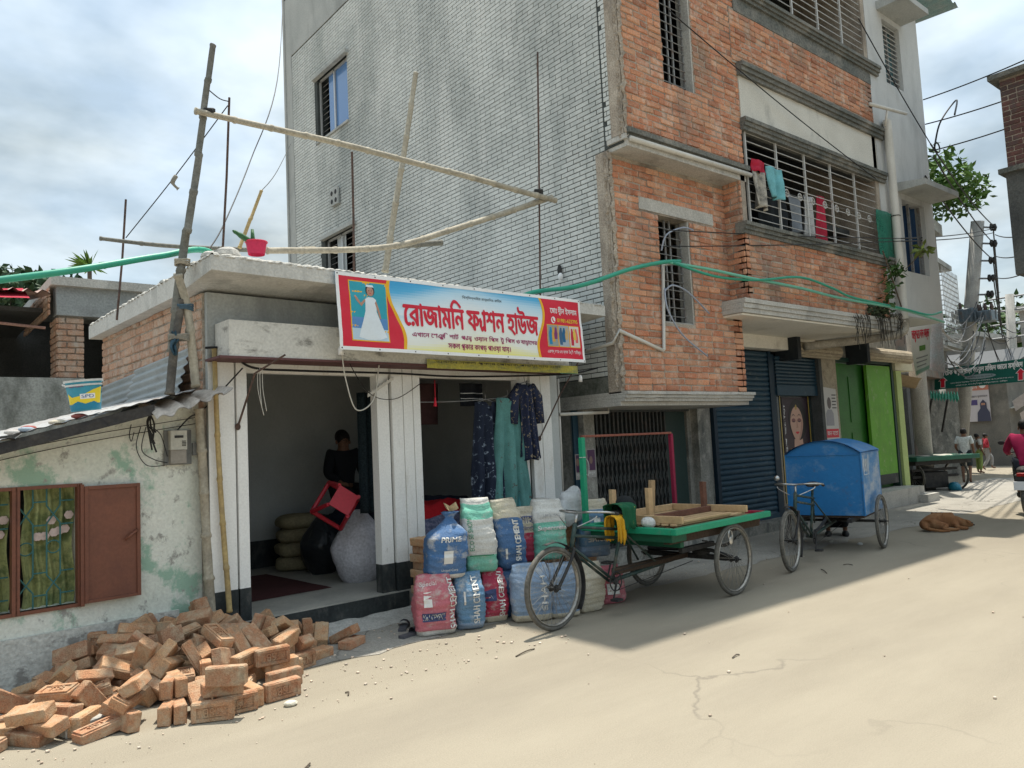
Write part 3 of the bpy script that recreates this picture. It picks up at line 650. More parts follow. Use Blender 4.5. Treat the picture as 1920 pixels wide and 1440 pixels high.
# open steel shutter
M = MB(); hbox(M, 1.216, 1.60, .03, .045, .568, 1.425)
for a, b, c, d in ((1.216, 1.24, .568, 1.425), (1.58, 1.606, .568, 1.425), (1.241, 1.579, .568, .59), (1.241, 1.579, 1.40, 1.425)): hbox(M, a, b, .046, .058, c, d)
shut = M.build('shutter', RUSTP, LH); M = MB(); M.tube([hp(1.49, .065, 1.0), hp(1.53, .08, 1.035), hp(1.585, .065, 1.07)], [.008, .012, .008], 8); M.build('handle', RUSTP, shut, smooth=True)
M = MB(); hbox(M, 1.19, 1.215, .005, .05, .55, 1.44); M.build('hinge_post', RUSTP, LH)
# tin roof, one sheet lapping the next, dark fascia
TIN = mat('old_tin', (.50, .50, .49), (.40, .40, .40), rough=.5, sc=2, bump=.1, metal=.35, fine=.12, stain=(.25, .15, .10), stain_amt=.37, stain_sc=(2.5, 2.5, 2.5))
def roofsheet(x0, x1, f0, f1, lift, name='roof_sheet', m_=TIN, wav=.012, per=9, par=LH):
    S_ = MB()
    def fn(u, v):
        x = x0+(x1-x0)*u; return hp(x, f0+(f1-f0)*v, topz(x)+.06+lift+wav*math.sin((x-x0)*2*math.pi*per)+(.02*v))
    S_.grid(fn, 60, 4); S_.grid(lambda u, v: fn(u, v)-Z*.006, 60, 4, flip=True); return S_.build(name, m_, par, smooth=True)
roofsheet(-1.6, .75, .36, -2.6, .0); roofsheet(.70, 1.98, .34, -2.6, .02, wav=.004)
M = MB()
def fas(x0, x1, o, z0, z1): M.prism([hp(x0, o, topz(x0)+z0), hp(x1, o, topz(x1)+z0), hp(x1, o, topz(x1)+z1), hp(x0, o, topz(x0)+z1)], -HN*.05)
fas(-1.6, 1.62, .34, -.035, .045); M.build('fascia', mat('tarred_wood', (.03, .03, .032), (.06, .055, .05), rough=.8, sc=9, bump=.4), LH)
M = MB()                                        # torn sheet at the roof's right end
def torn(u, v):
    x = 1.60+.58*u; e_ = .40+.05*noise.noise(V((u*9, 2, 0)))+.03*math.sin(u*40)*u
    return hp(x, .05+e_*v, topz(x)+.05-.10*v*v*(1.2-u*.8)+.018*math.sin(u*26))
M.grid(torn, 40, 8); M.grid(lambda u, v: torn(u, v)-Z*.005, 40, 8, flip=True); M.build('torn_roof_sheet', mat('bare_tin', (.56, .50, .44), (.46, .41, .36), rough=.6, metal=.2, sc=5, stain=(.28, .22, .17), stain_amt=.4, stain_sc=(6, 6, 6)), LH, smooth=True)
# corrugated sheets standing against the shop's side wall
COR = mat('grey_corrugated', (.36, .39, .40), (.29, .32, .33), rough=.55, metal=.3, sc=2.5, bump=.08, fine=.1, stain=(.22, .22, .21), stain_amt=.38, stain_sc=(2, 2, 2))
for i, (v0, v1, z0, z1, o0) in enumerate(((.12, 1.55, 1.98, 2.52, .07), (1.45, 2.75, 1.90, 2.46, .05))):
    S_ = MB()
    def cf(u, v, v0=v0, v1=v1, z0=z0, z1=z1, o0=o0): return sp(-.02-o0-.16*(1-v)+.014*math.sin(v*2*math.pi*7), v0+(v1-v0)*u, z0+(z1-z0)*v-.04*u)
    S_.grid(cf, 8, 56); S_.grid(lambda u, v: cf(u, v)+SU*.004, 8, 56, flip=True)
    tag(S_.build('corrugated_sheet', COR, smooth=True), ['grey corrugated tin sheet leaning on the shop side wall by the bamboo poles', 'farther grey corrugated tin sheet leaning on the shop side wall'][i], 'tin sheet', 'corrugated sheets against the shop side')
# ================================================================ brick house behind
BY = 12.0
BH = thing('unfinished_brick_house', 'unfinished two-room brick house with concrete roof beam and dark openings', 'house', (1.5, BY, 0))
def bp_(x, y): return PL(x, y, (0, BY, 0), 0)
pa = bp_(112, 520); pb = bp_(335, 578); zt = bp_(200, 530).z; zl = bp_(200, 597).z; xl = bp_(108, 640).x; xr = bp_(158, 640).x; zsill = bp_(60, 708).z
x_l = -1.4; x_r = xl+2.6
M = MB(); M.box(xl-.02, x_r, BY-.05, BY+.2, zl, zt-.12); M.build('roof_beam', mat('beam_plaster', (.36, .38, .38), (.29, .31, .31), rough=.95, sc=2.5, bump=.5, stain=(.20, .21, .21), stain_amt=.40, stain_sc=(2, 2, 3)), BH)
M = MB(); M.box(xl-.10, x_r+.1, BY-.15, BY+3, zt-.12, zt); M.build('roof_slab', CONC, BH)
pb_ = field((xl, BY, zsill-.0), X, -Y, xr-xl, zl-zsill, bl=.25) + field((xl, BY+.5, zsill), -Y, -X, .5, zl-zsill, bl=.25)
pl_ = field((xl-1.5, BY, zsill-.02), X, -Y, .35, zl-zsill, bl=.25)
M = MB(); M.box(xl+.015, xr-.01, BY+.015, BY+.5, 0, zl); M.box(x_l, xl-1.15, BY+.015, BY+.3, 0, zl); M.box(x_r-1.0, x_r, BY+.01, BY+.3, 0, zl); M.build('pier', MORTAR, BH)
lay(pb_+pl_+field((xl-.1, BY+2.2, zl+.0), -Y, -X, 2.2, zt-zl-.13, bl=.25), BH, 'brick', 'brickwork', MATS['dusty_brick'], 140, ch=.008, jit=.004)
M = MB(); M.box(x_l, xr, BY-.03, BY+.2, 0, zsill); M.box(xr, x_r, BY-.02, BY+.2, 0, zsill-.3); M.build('low_wall', mat('damp_render', (.40, .41, .385), (.33, .34, .32), rough=.95, sc=1.6, bump=.4, stain=(.07, .075, .06), stain_amt=.36, stain_sc=(2.2, 2.2, 1.0)), BH)
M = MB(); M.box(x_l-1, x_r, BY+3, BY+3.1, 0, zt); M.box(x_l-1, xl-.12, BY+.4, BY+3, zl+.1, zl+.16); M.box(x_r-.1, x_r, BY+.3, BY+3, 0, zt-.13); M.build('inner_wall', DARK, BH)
M = MB()
S_ = MB()
def lr(u, v): x = x_l-.5+(xl-.15-x_l+.5)*u; return V((x, BY-.5+1.8*v, zl+.22+.25*v+.03*math.sin(x*38)))
S_.grid(lr, 70, 4); S_.grid(lambda u, v: lr(u, v)-Z*.01, 70, 4, flip=True); S_.build('tin_porch', mat('rust_tin', (.34, .20, .16), (.42, .30, .26), rough=.7, sc=4, metal=.1), BH, smooth=True)
# ================================================================ text and flat print
def glyphs(body):
    c = bpy.data.curves.new('t', 'FONT'); c.body = body; c.size = 1
    o = bpy.data.objects.new('t', c); TMP.collection.objects.link(o)
    dg = tmp_dg()
    cu = o.to_curve(dg); cs = []
    for s_ in cu.splines:
        pts = []
        if s_.type == 'BEZIER':
            bp = s_.bezier_points; n = len(bp)
            for i in range(n):
                a, b = bp[i], bp[(i+1) % n]; p0, p1, p2, p3 = a.co, a.handle_right, b.handle_left, b.co
                k = 1 if ((p1-p0).cross(p3-p0).length < 1e-6 and (p2-p0).cross(p3-p0).length < 1e-6) else 4
                for t in range(k):
                    q = t/k; pts.append(p0*(1-q)**3+p1*3*q*(1-q)**2+p2*3*q*q*(1-q)+p3*q**3)
        else: pts = [p.co.to_3d() for p in s_.points]
        if len(pts) > 2: cs.append([V((p.x, p.y)) for p in pts])
    o.to_curve_clear(); bpy.data.objects.remove(o); bpy.data.curves.remove(c)
    return cs
def area(p): return .5*sum(p[i].x*p[(i+1) % len(p)].y-p[(i+1) % len(p)].x*p[i].y for i in range(len(p)))
def inside(q, p):
    r = False
    for i in range(len(p)):
        a, b = p[i-1], p[i]
        if (a.y > q.y) != (b.y > q.y) and q.x < (b.x-a.x)*(q.y-a.y)/(b.y-a.y)+a.x: r = not r
    return r
def tris2d(cs):
    """outlines -> list of (points, triangles), overlaps kept"""
    if not cs: return []
    ar = [area(c) for c in cs]; big = max(range(len(cs)), key=lambda i: abs(ar[i])); sg = 1 if ar[big] > 0 else -1
    outer = [i for i in range(len(cs)) if ar[i]*sg > 0]; hol = [i for i in range(len(cs)) if ar[i]*sg <= 0]
    own = {i: [] for i in outer}
    for h in hol:
        ct = [i for i in outer if inside(cs[h][0], cs[i])]
        if ct: own[min(ct, key=lambda i: abs(ar[i]))].append(h)
    out = []
    for i in outer:
        loops = [cs[i]]+[cs[h] for h in own[i]]
        pts = [p for l_ in loops for p in l_]
        out.append((pts, tessellate_polygon([[p.to_3d() for p in l_] for l_ in loops])))
    return out
def stroke2d(path, w_):
    out = []
    for i in range(len(path)-1):
        a, b = V(path[i]), V(path[i+1]); d = (b-a).normalized(); n = V((-d.y, d.x))*w_/2; e = d*w_*.35
        out.append([a-e-n, b+e-n, b+e+n, a-e+n])
    return out
def compose(items):
    """Bengali in visual order; marks: <y> after-form of ya, <r> under-form of ra, <e> over-mark, <_X> X set small beneath"""
    cs = []; x = 0.0; stk = []
    for it in items:
        if it == '<y>':
            stk += stroke2d([(x+.0, .33), (x+.07, .37), (x+.12, .30), (x+.10, .16), (x+.17, .03), (x+.30, .12)], .075); x += .24
        elif it == '<r>': stk += stroke2d([(x-.40, .02), (x-.28, -.09), (x-.14, -.12), (x-.05, -.05)], .065)
        elif it == '<e>': stk += stroke2d([(x-.17, .66), (x-.05, .82)], .07)
        elif it.startswith('<_'):
            g_ = glyphs(it[2]); mxx = max(p.x for c in g_ for p in c)
            cs += [[V((x-.05-mxx*.6+p.x*.6, p.y*.5-.24)) for p in c] for c in g_]
        elif it == ' ': x += .26
        else:
            g_ = glyphs(it)
            if not g_: x += .26; continue
            cs += [[V((p.x+x, p.y)) for p in c] for c in g_]; x += max(p.x for c in g_ for p in c)-.005
    sg = 1 if area(max(cs, key=lambda c: abs(area(c)))) > 0 else -1
    return cs+[c if area(c)*sg > 0 else c[::-1] for c in stk]
def split(s):
    out = []; cur = ''; i = 0
    while i < len(s):
        if s[i] == '<':
            if cur: out.append(cur); cur = ''
            j = s.index('>', i); out.append(s[i:j+1] if s[i+1] != '_' else s[i:j]); i = j+1
        elif s[i] == ' ':
            if cur: out.append(cur); cur = ''
            out.append(' '); i += 1
        else: cur += s[i]; i += 1
    if cur: out.append(cur)
    return out
def letters(name, s, m_, fmap, box, parent, bold=0.0, off=.002, label=None):
    """lettering fitted into box (x0,x1,y0,y1) of the surface map fmap(x,y,off)"""
    cs = compose(split(s)) if any(ord(ch) > 2000 for ch in s) else glyphs(s)
    tr = tris2d(cs); xs = [p.x for q, _ in tr for p in q]; ys = [p.y for q, _ in tr for p in q]
    x0, x1, y0, y1 = box; ax, bx, ay, by = min(xs), max(xs), min(ys), max(ys)
    M = MB(); sx_ = (x1-x0)/(bx-ax); sy_ = (y1-y0)/(by-ay); k = 0
    shifts = [(0, 0)]+([(bold, 0), (-bold, 0), (0, bold*.8), (0, -bold*.8)] if bold else [])
    for (dx_, dy_) in shifts:
        for pts, ts in tr:
            k += 1; o_ = off+(k % 40)*.00004
            vs = [fmap(x0+(p.x-ax)*sx_+dx_, y0+(p.y-ay)*sy_+dy_, o_) for p in pts]
            M.add(vs, [tuple(t) for t in ts])
    return M.build(name, m_, parent, label=label)
def shape(name, m_, fmap, pts, parent, off=.001, mx_=.035):
    """flat print cut fine enough to follow a curved surface"""
    M = MB(); ps = [V((p[0], p[1], 0)) for p in pts]; st = [tuple(ps[i] for i in t) for t in tessellate_polygon([ps])]; out = []
    while st:
        a, b, c = st.pop(); e = [((a-b).length, 0), ((b-c).length, 1), ((c-a).length, 2)]; l_, k = max(e)
        if l_ > mx_ and len(out) < 4000:
            if k == 1: a, b, c = b, c, a
            elif k == 2: a, b, c = c, a, b
            m2 = (a+b)/2; st += [(a, m2, c), (m2, b, c)]
        else: out.append((a, b, c))
    for t in out: M.add([fmap(p.x, p.y, off) for p in t], [(0, 1, 2)])
    return M.build(name, m_, parent)
def ovalp(cx_, cy_, a, b, n=20, t0=0, t1=2*math.pi): return [(cx_+a*math.cos(t0+(t1-t0)*i/n), cy_+b*math.sin(t0+(t1-t0)*i/n)) for i in range(n if t1-t0 > 6.2 else n+1)]
def rectp(a, b, c, d): return [(a, c), (b, c), (b, d), (a, d)]
def ink(n, c): return mat('ink_'+n, c, tuple(x*.95 for x in c), rough=.45, fine=.04, bump=0, sc=2)
INK_RED = ink('red', (.62, .02, .045)); INK_WHITE = ink('white', (.80, .80, .80)); INK_MAR = ink('magenta', (.34, .02, .12)); INK_YEL = ink('yellow', (.80, .62, .04)); INK_BLK = ink('black', (.03, .03, .035)); INK_SKIN = ink('skin', (.45, .24, .17)); INK_ORG = ink('orange', (.78, .42, .02))
# ================================================================ street-level front of the tiled building
GA = R(2); GU = V((math.cos(GA), math.sin(GA), 0)); GNo = V((math.sin(GA), -math.cos(GA), 0))
def gp(x, off, z): return V((10.5, 7.25, 0))+GU*((x-10.5)/math.cos(GA))+GNo*off+Z*z
def gbox(mb, x0, x1, o0, o1, z0, z1): mb.pbox(gp(x0, o0, z0), GU*((x1-x0)/math.cos(GA)), GNo*(o1-o0), Z*(z1-z0))
def gmap(x0, z0, off0): return lambda a, b, o: gp(x0+a, off0+o, z0+b)
GRIME = mat('grimy_concrete', (.33, .315, .28), (.24, .235, .21), rough=.95, sc=3, bump=.5, fine=.25, stain=(.10, .105, .10), stain_amt=.43, stain_sc=(4, 4, 1.8), stain2=((.5, .48, .43), .36, (6, 6, 4)))
M = MB()
for a, b, c, d in ((6.84, 7.18, 0, 2.03), (9.32, 9.42, 0, 2.03), (9.72, 9.92, 0, 3.17), (9.72, 17.0, 2.96, 3.5), (11.66, 11.78, 0, 3.0)): gbox(M, a, b, -.2, 0, c, d)
M.build('street_wall', GRIME, TB)
for a, b in ((6.96, 7.16), (9.42, 9.70)):
    M = MB(); gbox(M, a, b, -.12, .12, 0, 2.03); M.build('column', GRIME, TB)
M = MB(); gbox(M, 6.86, 6.955, .0, .03, .2, 2.0); M.build('side_door', BLUESH, TB)
M = MB(); gbox(M, 6.7, 13.4, -.15, .32, .0, .17); M.build('plinth', GRIME, TB)
# folding gate
GATEM = mat('dark_gate_iron', (.05, .058, .06), (.085, .085, .08), rough=.55, metal=.3, sc=6, bump=.1, stain=(.13, .10, .085), stain_amt=.36, stain_sc=(8, 8, 8))
M = MB(); gbox(M, 7.18, 9.32, -.02, .05, 1.95, 2.0); gbox(M, 7.18, 9.32, -.02, .05, .17, .2); gate = M.build('folding_gate', GATEM, TB)
nb = 19; me = None
for i in range(nb):
    x = 7.22+(8.75-7.22)*i/(nb-1)
    if me is None:
        Q = MB(); Q.box(-.016, .016, -.018, .018, 0, 1.75); o = Q.build('gate_bar', GATEM, gate); me = o.data
    else: o = link('gate_bar', me, gate)
    o.location = gp(x, .015, .2); o.rotation_euler = (0, 0, GA)
M = MB()
dxb = (8.75-7.22)/(nb-1)
for zb in (.45, .95, 1.45):
    for i in range(nb-1):
        x = 7.22+dxb*i
        for s_ in (0, 1):
            a = gp(x, .036+.004*s_, zb+(.0 if s_ else .22)); b = gp(x+dxb, .036+.004*s_, zb+(.22 if s_ else .0))
            for sgn in (0, 1):
                M.tube([a+Z*.0-Z*.22*sgn, b-Z*.22*sgn], .007, 4)
M.build('lattice', GATEM, gate)
M = MB(); gbox(M, 8.78, 9.3, -.06, -.03, .2, 1.95); M.build('gate_panel', flat('dark_green_steel', (.035, .06, .055), .5), gate)
# rolling shutter with each slat
def shutter(name, x0, x1, z0, z1, pitch, m_, off=.02, parent=TB):
    Fm = MB(); gbox(Fm, x0-.09, x0, -.02, .06, .17, z1); gbox(Fm, x1, x1+.09, -.02, .06, .17, z1); gbox(Fm, x0, x1, -.03, -.01, z0, z1)
    fr = Fm.build(name, flat('navy_steel', (.012, .03, .05), .5), parent); n = int((z1-z0)/pitch); me = None
    Lx = (x1-x0)/math.cos(GA)
    for i in range(n):
        if me is None:
            Q = MB()
            def fn(u, v): t = v*math.pi; return V((Lx*u, -.022*math.sin(t)**.7-.002, pitch*(v)))
            Q.grid(fn, 1, 6); Q.quad((0, .0, 0), (Lx, 0, 0), (Lx, -.004, .0), (0, -.004, .0)); o = Q.build('slat', m_, fr); me = o.data
        else: o = link('slat', me, fr)
        o.location = gp(x0, off, z0+pitch*i); o.rotation_euler = (0, 0, GA)
    return fr
sh1 = shutter('rolling_shutter', 10.02, 11.64, .2, 2.95, .083, BLUESH)
M = MB(); gbox(M, 10.02, 11.64, .03, .06, .17, .25); M.build('bottom_rail', BLUESH, sh1)
sh2 = shutter('rolling_shutter', 11.82, 13.32, 2.34, 2.9, .06, BLUESH, .06)
M = MB(); gbox(M, 11.82, 13.32, .05, .085, 2.20, 2.36); M.build('bottom_rail', BLUESH, sh2)
# roller drums
DRUM = mat('drum_boards', (.47, .40, .29), (.38, .32, .23), rough=.8, sc=6, sc2=30, bump=.3, stain=(.22, .18, .13), stain_amt=.4, stain_sc=(2, 2, 20))
for x0, x1, zc in ((12.1, 13.75, 2.99), (14.75, 17.05, 3.02)):
    M = MB(); n = 12
    for i in range(n):
        t = math.pi*(-.35+1.5*i/n); t2 = math.pi*(-.35+1.5*(i+.86)/n); r_ = .19
        a = (r_*math.cos(t), r_*math.sin(t)); b = (r_*math.cos(t2), r_*math.sin(t2))
        M.pbox(gp(x0, .18+a[0], zc+a[1]*.8), GU*(x1-x0), GNo*(b[0]-a[0])+Z*(b[1]-a[1])*.8, (GNo*math.cos((t+t2)/2)+Z*math.sin((t+t2)/2))*-.015)
    dr = M.build('roller_drum', DRUM, TB)
    M = MB(); gbox(M, x0-.12, x0, .0, .42, zc-.2, zc+.2); M.build('bracket', flat('black_steel', (.02, .025, .03), .6), dr)
# poster doorway
M = MB(); gbox(M, 11.82, 13.34, -.1, -.05, .17, 2.3); pd = M.build('glass_door', flat('dark_door_glass', (.03, .04, .04), .15, spec=.6), TB)
pm = gmap(11.95, .3, -.045)
GOLD = flat('gold_trim', (.42, .30, .06), .35)
for k, (a, b) in enumerate(((.02, .05), (.13, .16), (1.12, 1.15))): shape('trim', GOLD, pm, rectp(a, b, .05, 1.9), pd, .004)
PSB = ink('posterdark', (.035, .02, .03)); PSK = ink('poster_skin', (.56, .34, .26))
shape('poster_ground', PSB, pm, rectp(.2, 1.1, .25, 1.88), pd, .005)
k_ = lambda pts: [(.66+(x-.68)*1.42, 1.30+(y-1.35)*1.22) for x, y in pts]
def pshape(nm, m_, pts, o): shape(nm, m_, pm, [(min(max(x, .21), 1.09), min(max(y, .26), 1.87)) for x, y in k_(pts)], pd, o)
pshape('poster_shoulders', PSK, [(.36, .45), (.37, .80), (.44, .98), (.58, 1.06), (.60, 1.22), (.80, 1.22), (.82, 1.06), (.94, .98), (1.0, .80), (1.0, .45)], .007)
pshape('poster_hair', ink('hair', (.012, .01, .012)), ovalp(.71, 1.50, .22, .30, 24), .008)
pshape('poster_face', PSK, [(.68+.155*math.cos(t*.2618)*(1-.25*max(0, -math.sin(t*.2618))), 1.44+.25*math.sin(t*.2618)) for t in range(24)], .010)
pshape('poster_cheek', ink('cheekshade', (.45, .24, .19)), [(.80, 1.52), (.825, 1.45), (.79, 1.30), (.73, 1.22), (.70, 1.205), (.76, 1.34)], .0105)
for ex in (.605, .745):
    pshape('poster_lid', ink('lidshade', (.22, .09, .09)), ovalp(ex, 1.49, .048, .03, 12), .0112); pshape('poster_eye', INK_BLK, [(ex-.055, 1.483), (ex, 1.462), (ex+.055, 1.483), (ex, 1.473)], .012); pshape('poster_brow', INK_BLK, [(ex-.06, 1.54), (ex, 1.57), (ex+.06, 1.54), (ex, 1.585)], .012)
pshape('poster_nose', ink('noseshade', (.44, .24, .18)), [(.675, 1.50), (.69, 1.50), (.705, 1.385), (.655, 1.378), (.67, 1.40)], .012)
pshape('poster_lips', INK_RED, [(.63, 1.315), (.66, 1.33), (.68, 1.325), (.70, 1.33), (.73, 1.315), (.68, 1.29)], .012)
for k in range(15):
    t = math.pi*(1.06+.88*k/14); cx_, cy_ = .70+.21*math.cos(t), 1.07+.20*math.sin(t)
    pshape('poster_necklace', ink('gem%d' % (k % 2), [(.26, .16, .05), (.10, .03, .03)][k % 2]), ovalp(cx_, cy_, .03, .06, 10), .013+.0003*k)
pshape('poster_jewel', GOLD, ovalp(.68, 1.68, .022, .04, 10), .012)
letters('poster_lettering', 'রূপ ছোঁয়া', INK_WHITE, lambda x, y, o: pm(.30-y, x, o), (.9, 1.75, 0, .07), pd, off=.007)
# pillar with notice, green double door
M = MB(); gbox(M, 13.42, 14.05, -.1, .06, .17, 3.0); p3 = M.build('column', mat('cracked_render', (.47, .41, .31), (.36, .32, .25), rough=.9, sc=6, bump=.4, stain=(.20, .17, .13), stain_amt=.38, stain_sc=(6, 6, 5)), TB)
nm = gmap(13.44, 1.35, .062)
shape('notice_paper', ink('paper', (.56, .55, .53)), nm, [(.0, .06), (.02, 1.02), (.52, .98), (.55, .02), (.3, .0)], p3, .002)
shape('notice_figure', ink('greyfig', (.30, .30, .33)), nm, [(.07, .3), (.07, .52), (.14, .60), (.30, .60), (.37, .52), (.37, .3)], p3, .004)
shape('notice_head', ink('greyhead', (.12, .10, .10)), nm, ovalp(.22, .72, .075, .11, 14), p3, .005)
shape('notice_band', INK_RED, nm, rectp(.03, .52, .08, .24), p3, .004)
for k in range(5): shape('notice_line', INK_BLK, nm, rectp(.33, .50-.02*(k % 2), .62+.06*k, .64+.06*k), p3, .005)
letters('notice_lettering', 'জন নেতা', INK_WHITE, nm, (.06, .48, .12, .20), p3, off=.006)
LIME = mat('lime_paint', (.13, .36, .025), (.10, .30, .02), rough=.55, sc=2, bump=.08, fine=.1, stain=(.09, .22, .03), stain_amt=.38, stain_sc=(3, 3, 1.2), stain2=((.30, .36, .18), .32, (8, 8, 8))); SHADE_GRN = mat('shaded_green_paint', (.035, .17, .025), (.025, .13, .02), rough=.5, sc=3, bump=.06)  # shade on the inner left leaf is put into a darker green
M = MB(); gbox(M, 14.06, 16.5, -.14, -.08, .3, 2.86); d1 = M.build('door', SHADE_GRN, TB)
M = MB()
for a, b, c, d in ((14.25, 14.62, 1.7, 2.6), (14.8, 15.2, 1.7, 2.6), (14.25, 14.62, .7, 1.5), (14.8, 15.2, .7, 1.5)): gbox(M, a, b, -.079, -.065, c, d)
M.build('panels', SHADE_GRN, d1)
M = MB(); gbox(M, 15.40, 16.50, -.02, .04, .62, 2.84); d2 = M.build('door', LIME, TB)
M = MB(); gbox(M, 15.44, 16.50, -.02, .041, .42, .62); M.build('kick_band', BLACKP, d2)
M = MB(); gbox(M, 16.52, 16.62, -.1, .06, .3, 2.95); gbox(M, 14.0, 16.62, -.1, .05, 2.87, 2.95); M.build('door_frame', flat('dark_frame', (.02, .05, .04), .5), TB)
M = MB(); gbox(M, 16.66, 16.92, -.3, .1, .15, 2.75); M.build('end_post', flat('pale_lime', (.42, .52, .20), .7), TB)
M = MB(); gbox(M, 16.6, 17.5, -.2, .12, 2.76, 2.95); M.build('end_lintel', flat('cream_lintel', (.62, .58, .42), .8), TB)
for a, b, o1, h in ((13.9, 16.7, .45, .34), (16.4, 17.0, .62, .18)):
    M = MB(); gbox(M, a, b, -.2, o1, 0, h); M.build('door_step', CONC, TB)
# notices on the narrow door by the shop
for (a, b, z0, z1, dark) in ((6.98, 7.14, 1.12, 1.48, 0), (6.862, 6.95, 1.10, 1.42, 1)):
    q = gmap(a, z0, .125 if not dark else .032)
    pn = shape('notice', ink('oldpaper', (.40, .38, .36)), q, rectp(0, b-a, 0, z1-z0), TB, .002)
    shape('notice_print', ink('plum', (.10, .045, .10)), q, rectp(.01, b-a-.01, .09, z1-z0-.01), pn, .004); shape('notice_face', ink('dullskin', (.26, .17, .14)), q, ovalp((b-a)*.45, .22, .03, .05, 10), pn, .005)
    letters('lettering', 'নতুন', INK_WHITE, q, (.02, b-a-.02, .03, .07), pn, off=.004)
# ================================================================ balcony grilles and washing
GRI = mat('pale_grille_paint', (.55, .55, .53), (.46, .46, .45), rough=.55, sc=10, bump=.05, fine=.1, stain=(.28, .2, .15), stain_amt=.34, stain_sc=(12, 12, 12))
def grille(z0, z1, rings):
    x0, x1 = 9.36, XE-.06; g_ = None; y = 5.93
    for i in range(6):
        x = x0+(x1-x0)*i/5; M = MB(); M.box(x-.013, x+.013, y-.018, y+.012, z0, z1)
        if g_ is None: g_ = M.build('balcony_grille', GRI, TB)
        else: M.build('upright', GRI, g_)
    n = int((z1-z0)/.112)
    for i in range(n+1): B_ = MB(); B_.box(x0, x1, y-.008, y+.004, z0+(z1-z0)*i/n-.0045, z0+(z1-z0)*i/n+.0045); B_.build('bar', GRI, g_)
    if rings:
        for i in range(10):
            xx = x0+.25+(x1-x0-.4)*i/9.6; zz = z0+(z1-z0)*.47; Q = MB()
            Q.tube([(xx+.055*math.cos(t*.3927), y-.02, zz+.055*math.sin(t*.3927)) for t in range(16)], .007, 5, closed=True); Q.cyl((xx-.05, y-.02, zz), (xx+.05, y-.02, zz), .006, n=5); Q.cyl((xx, y-.02, zz-.05), (xx, y-.02, zz+.05), .006, n=5)
            Q.build('ring', GRI, g_)
grille(4.45, 5.79, True); grille(7.9, 9.3, False)
def cloth(name, m_, fn, label, cat, group=None, nu=16, nv=14, parent=None):
    M = MB(); M.grid(fn, nu, nv); o = M.build(name, m_, parent, smooth=True)
    sol = o.modifiers.new('thick', 'SOLIDIFY'); sol.thickness = .006
    if parent is None: tag(o, label, cat, group)
    return o
def hang(x0, x1, y, zt, zb, wav=.03, fr=9, sd=0, taper=.0):
    def fn(u, v):
        x = x0+(x1-x0)*(u+(.5-u)*taper*v); n_ = noise.noise(V((u*4+sd, v*3, sd)))
        return V((x+.02*n_, y+wav*math.sin(u*fr+sd+v*1.5)*(.4+v)+.02*n_, zt+(zb-zt)*v+.03*noise.noise(V((u*5, sd, 1)))*v))
    return fn
def cm(n, c, **k): return mat('cloth_'+n, c, tuple(q*.75 for q in c), rough=.92, sc=k.pop('sc', 8), sc2=90, bump=.15, fine=.15, **k)
cloth('washing', cm('crimson', (.45, .02, .05)), hang(9.40, 9.72, 5.86, 5.40, 5.22, .03, 7, 1), 'crimson cloth drying on the balcony grille beside the turquoise one', 'laundry', 'washing on the balcony grille')
cloth('washing', cm('turquoise', (.18, .46, .50)), hang(9.74, 10.12, 5.85, 5.36, 4.90, .05, 8, 2, .25), 'turquoise fringed cloth drying on the balcony grille', 'laundry', 'washing on the balcony grille')
cloth('washing', cm('cream', (.46, .43, .37), stain=(.10, .10, .10), stain_amt=.44, stain_sc=(14, 14, 14)), hang(9.40, 9.76, 5.87, 5.24, 4.72, .05, 11, 3), 'black and cream patterned cloth drying below the crimson one on the grille', 'laundry', 'washing on the balcony grille')
cloth('washing', cm('greyshirt', (.28, .31, .35)), hang(10.75, 11.1, 6.15, 5.2, 4.62, .05, 8, 4), 'grey shirt hanging inside the barred balcony', 'laundry', 'washing inside the balcony')
cloth('washing', cm('whiteshirt', (.58, .58, .58)), hang(11.15, 11.45, 6.12, 5.25, 4.6, .05, 8, 5), 'white cloth hanging inside the barred balcony beside the red one', 'laundry', 'washing inside the balcony')
cloth('washing', cm('redsari', (.50, .035, .07)), hang(11.5, 11.78, 6.08, 5.3, 4.42, .05, 8, 6, -.3), 'long red cloth hanging inside the barred balcony', 'laundry', 'washing inside the balcony')
cloth('washing', cm('blackcloth', (.02, .025, .03)), hang(10.0, 10.65, 6.15, 5.15, 4.6, .05, 10, 7), 'black clothes hanging inside the barred balcony', 'laundry', 'washing inside the balcony')
M = MB(); M.tube(catenary((9.4, 6.12, 5.22), (13.1, 6.12, 5.28), .05), .004, 5); tag(M.build('washing_line', IRON), 'thin washing line strung inside the barred balcony', 'line')
NET = mat('green_net', (.03, .22, .15), (.025, .18, .12), rough=.7, sc=6, bump=0, alpha=.72)
o = cloth('green_net', NET, hang(13.02, 13.62, 5.84, 5.25, 4.42, .03, 6, 8), 'green plastic net covering the right end of the barred balcony', 'net')
